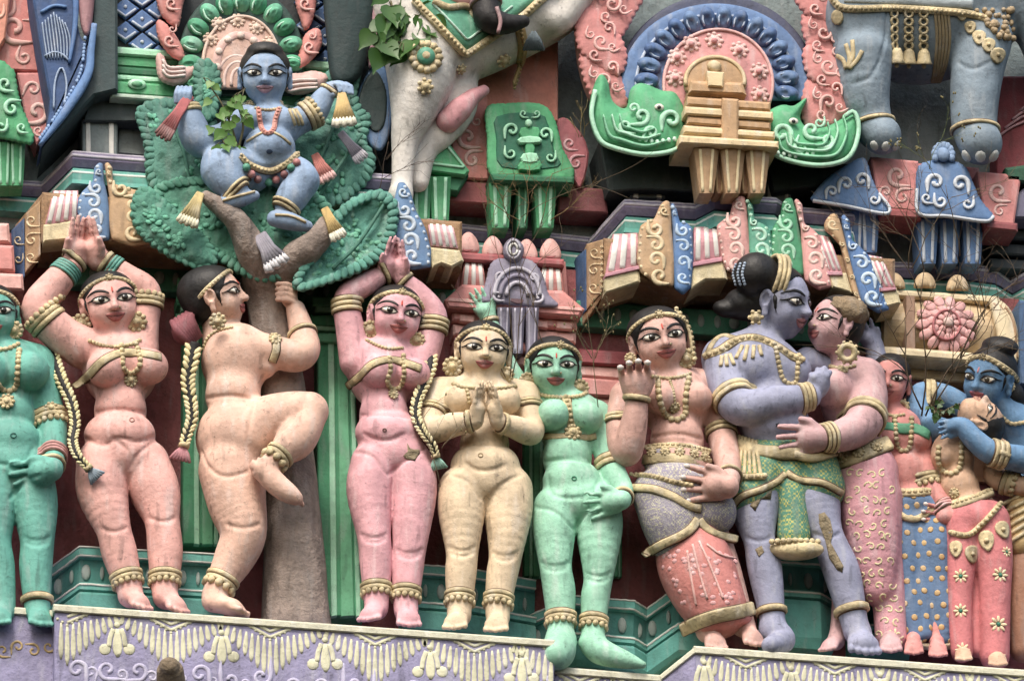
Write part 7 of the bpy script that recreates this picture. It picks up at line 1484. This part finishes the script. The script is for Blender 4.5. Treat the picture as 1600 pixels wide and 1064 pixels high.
def twigs(label, roots, seed, length=90, depth=4, hx='6b5a44', spread=.55, up=(0, 1), r0=1.7, name='dry_weed', tips=0, kind=None):
    r_ = random.Random(seed); m = MB(); tm = MB(); o = None
    def grow(p, d, ln, r, lev):
        pts = [p]; q = p.copy(); dd = d
        for k in range(5):
            dd = unit(dd+np.array([r_.uniform(-1, 1), r_.uniform(-.6, .6), r_.uniform(-1, 1)])*.22); q = q+dd*ln/5; pts.append(q)
            if lev > 0 and k in (1, 2, 3, 4) and r_.random() < .72:
                nd = unit(dd+np.array([r_.uniform(-1, 1), r_.uniform(-.8, .5), r_.uniform(-.7, 1)])*spread*1.5); grow(q, nd, ln*r_.uniform(.45, .7), r*.62, lev-1)
        m.tube(np.array(pts), np.linspace(r, r*.5, 6), 4)
        if tips and lev == 0:
            for _ in range(tips): tm.sphere(q+np.array([r_.uniform(-3, 3) for _ in range(3)]), (1.6, 1.6, 2.6), 5, 3)
    for x, y, t, dx, dy, ln in roots: grow(P(x, y, t), unit(Rv*dx+Uv*dy-Fv*.15), ln, r0*.58, depth)
    o = thing(name, label, 'weed', P(roots[0][0], roots[0][1], roots[0][2])); m.build('twigs', plain(hx, .8), o)['kind'] = 'stuff'
    if tips and tm.n: tm.build('seed_tips', plain('6f6844', .8), o)['kind'] = 'stuff'
    return o
leafy('large heart-leaved creeper hanging beside the white horse', [[(640, -20, 120), (630, 40, 130), (640, 100, 130)], [(610, -20, 120), (612, 30, 128), (606, 80, 128)], [(650, -20, 120), (660, 40, 130)]], 44, 34, '2c4f26', '527a38', 3)
leafy('small heart-leaved creeper in front of the child\'s arm and chest', [[(372, 236, 150), (362, 200, 160), (345, 160, 164), (318, 122, 160)], [(372, 236, 150), (380, 195, 164), (370, 155, 164), (384, 138, 166)], [(372, 236, 150), (352, 225, 158), (340, 205, 158)]], 36, 17, '4a7638', '7a9f54', 5)
leafy('low green weed beside the blue hand at right', [[(1460, 660, 120), (1462, 645, 126), (1450, 630, 126)], [(1460, 660, 120), (1480, 640, 128), (1500, 632, 126)], [(1462, 660, 120), (1470, 620, 128)]], 22, 8, '2a4726', '4c6a38', 9)
twigs('big leafless bush in front of the pink lotus shrine', [(1440, 650, 120, .15, 1, 230), (1446, 650, 122, .5, 1, 190), (1455, 640, 118, .8, .8, 160), (1440, 640, 116, -.35, 1, 150), (1500, 560, 110, .3, 1, 110)], 12, depth=3, spread=.7, hx='5e4f3e', r0=2.4)
twigs('dry bush of fine twigs in front of the blue shrine gable', [(1420, 420, 80, .1, 1, 110), (1424, 420, 80, .7, .9, 130), (1500, 400, 90, -.2, 1, 120)], 13, depth=3, spread=.8, hx='6d5e48', r0=1.6)
twigs('tangled dry weeds at the foot of the green gable shrine', [(800, 350, 90, -.4, 1, 70), (820, 350, 92, .1, 1, 80), (845, 350, 92, .5, 1, 80), (812, 345, 94, -.9, .5, 60), (860, 345, 92, .9, .6, 60)], 14, depth=3, spread=1.0, hx='7a6644', r0=1.4)
twigs('long thin dry stems rising past the lavender niche', [(797, 590, 130, -.12, 1, 250), (800, 590, 130, .12, 1, 200), (850, 540, 130, -.5, .8, 80), (790, 590, 128, -.7, .9, 90)], 15, depth=2, spread=.6, hx='6a5a46', r0=1.5)
twigs('pale seeded grass stalk beside the long cornice', [(935, 640, 130, -.05, 1, 150), (930, 560, 130, .3, 1, 70), (925, 560, 130, -.4, 1, 60)], 16, depth=2, spread=.5, hx='7d7458', r0=1.3, tips=1)
twigs('thin bare twigs by the horse\'s hind leg', [(592, 300, 110, .3, 1, 80), (598, 280, 116, .9, .5, 60), (604, 250, 116, .6, .9, 60)], 17, depth=2, spread=.5, hx='5a4a3e', r0=1.1)
twigs('spindly stem between the cream and rose pink statues', [(688, 760, 150, -.02, 1, 110), (690, 700, 150, .5, .5, 40)], 18, depth=1, spread=.5, hx='8a7c62', r0=1.1, tips=1)
twigs('dry straw tuft on the dark ledge left of the large arch', [(908, 215, 70, -.1, 1, 50), (912, 215, 70, .2, 1, 44), (905, 215, 70, -.4, 1, 36)], 19, depth=1, spread=.4, hx='a8916a', r0=1.2)
twigs('spindly weed growing at the elephant\'s front foot', [(1452, 265, 100, .0, 1, 70), (1456, 265, 100, -.4, 1, 50)], 20, depth=2, spread=.5, hx='6f7a4a', r0=1.0, tips=2)
for o in list(bpy.data.objects):
    if '_b' in o: del o['_b']
    if '_f' in o: del o['_f']
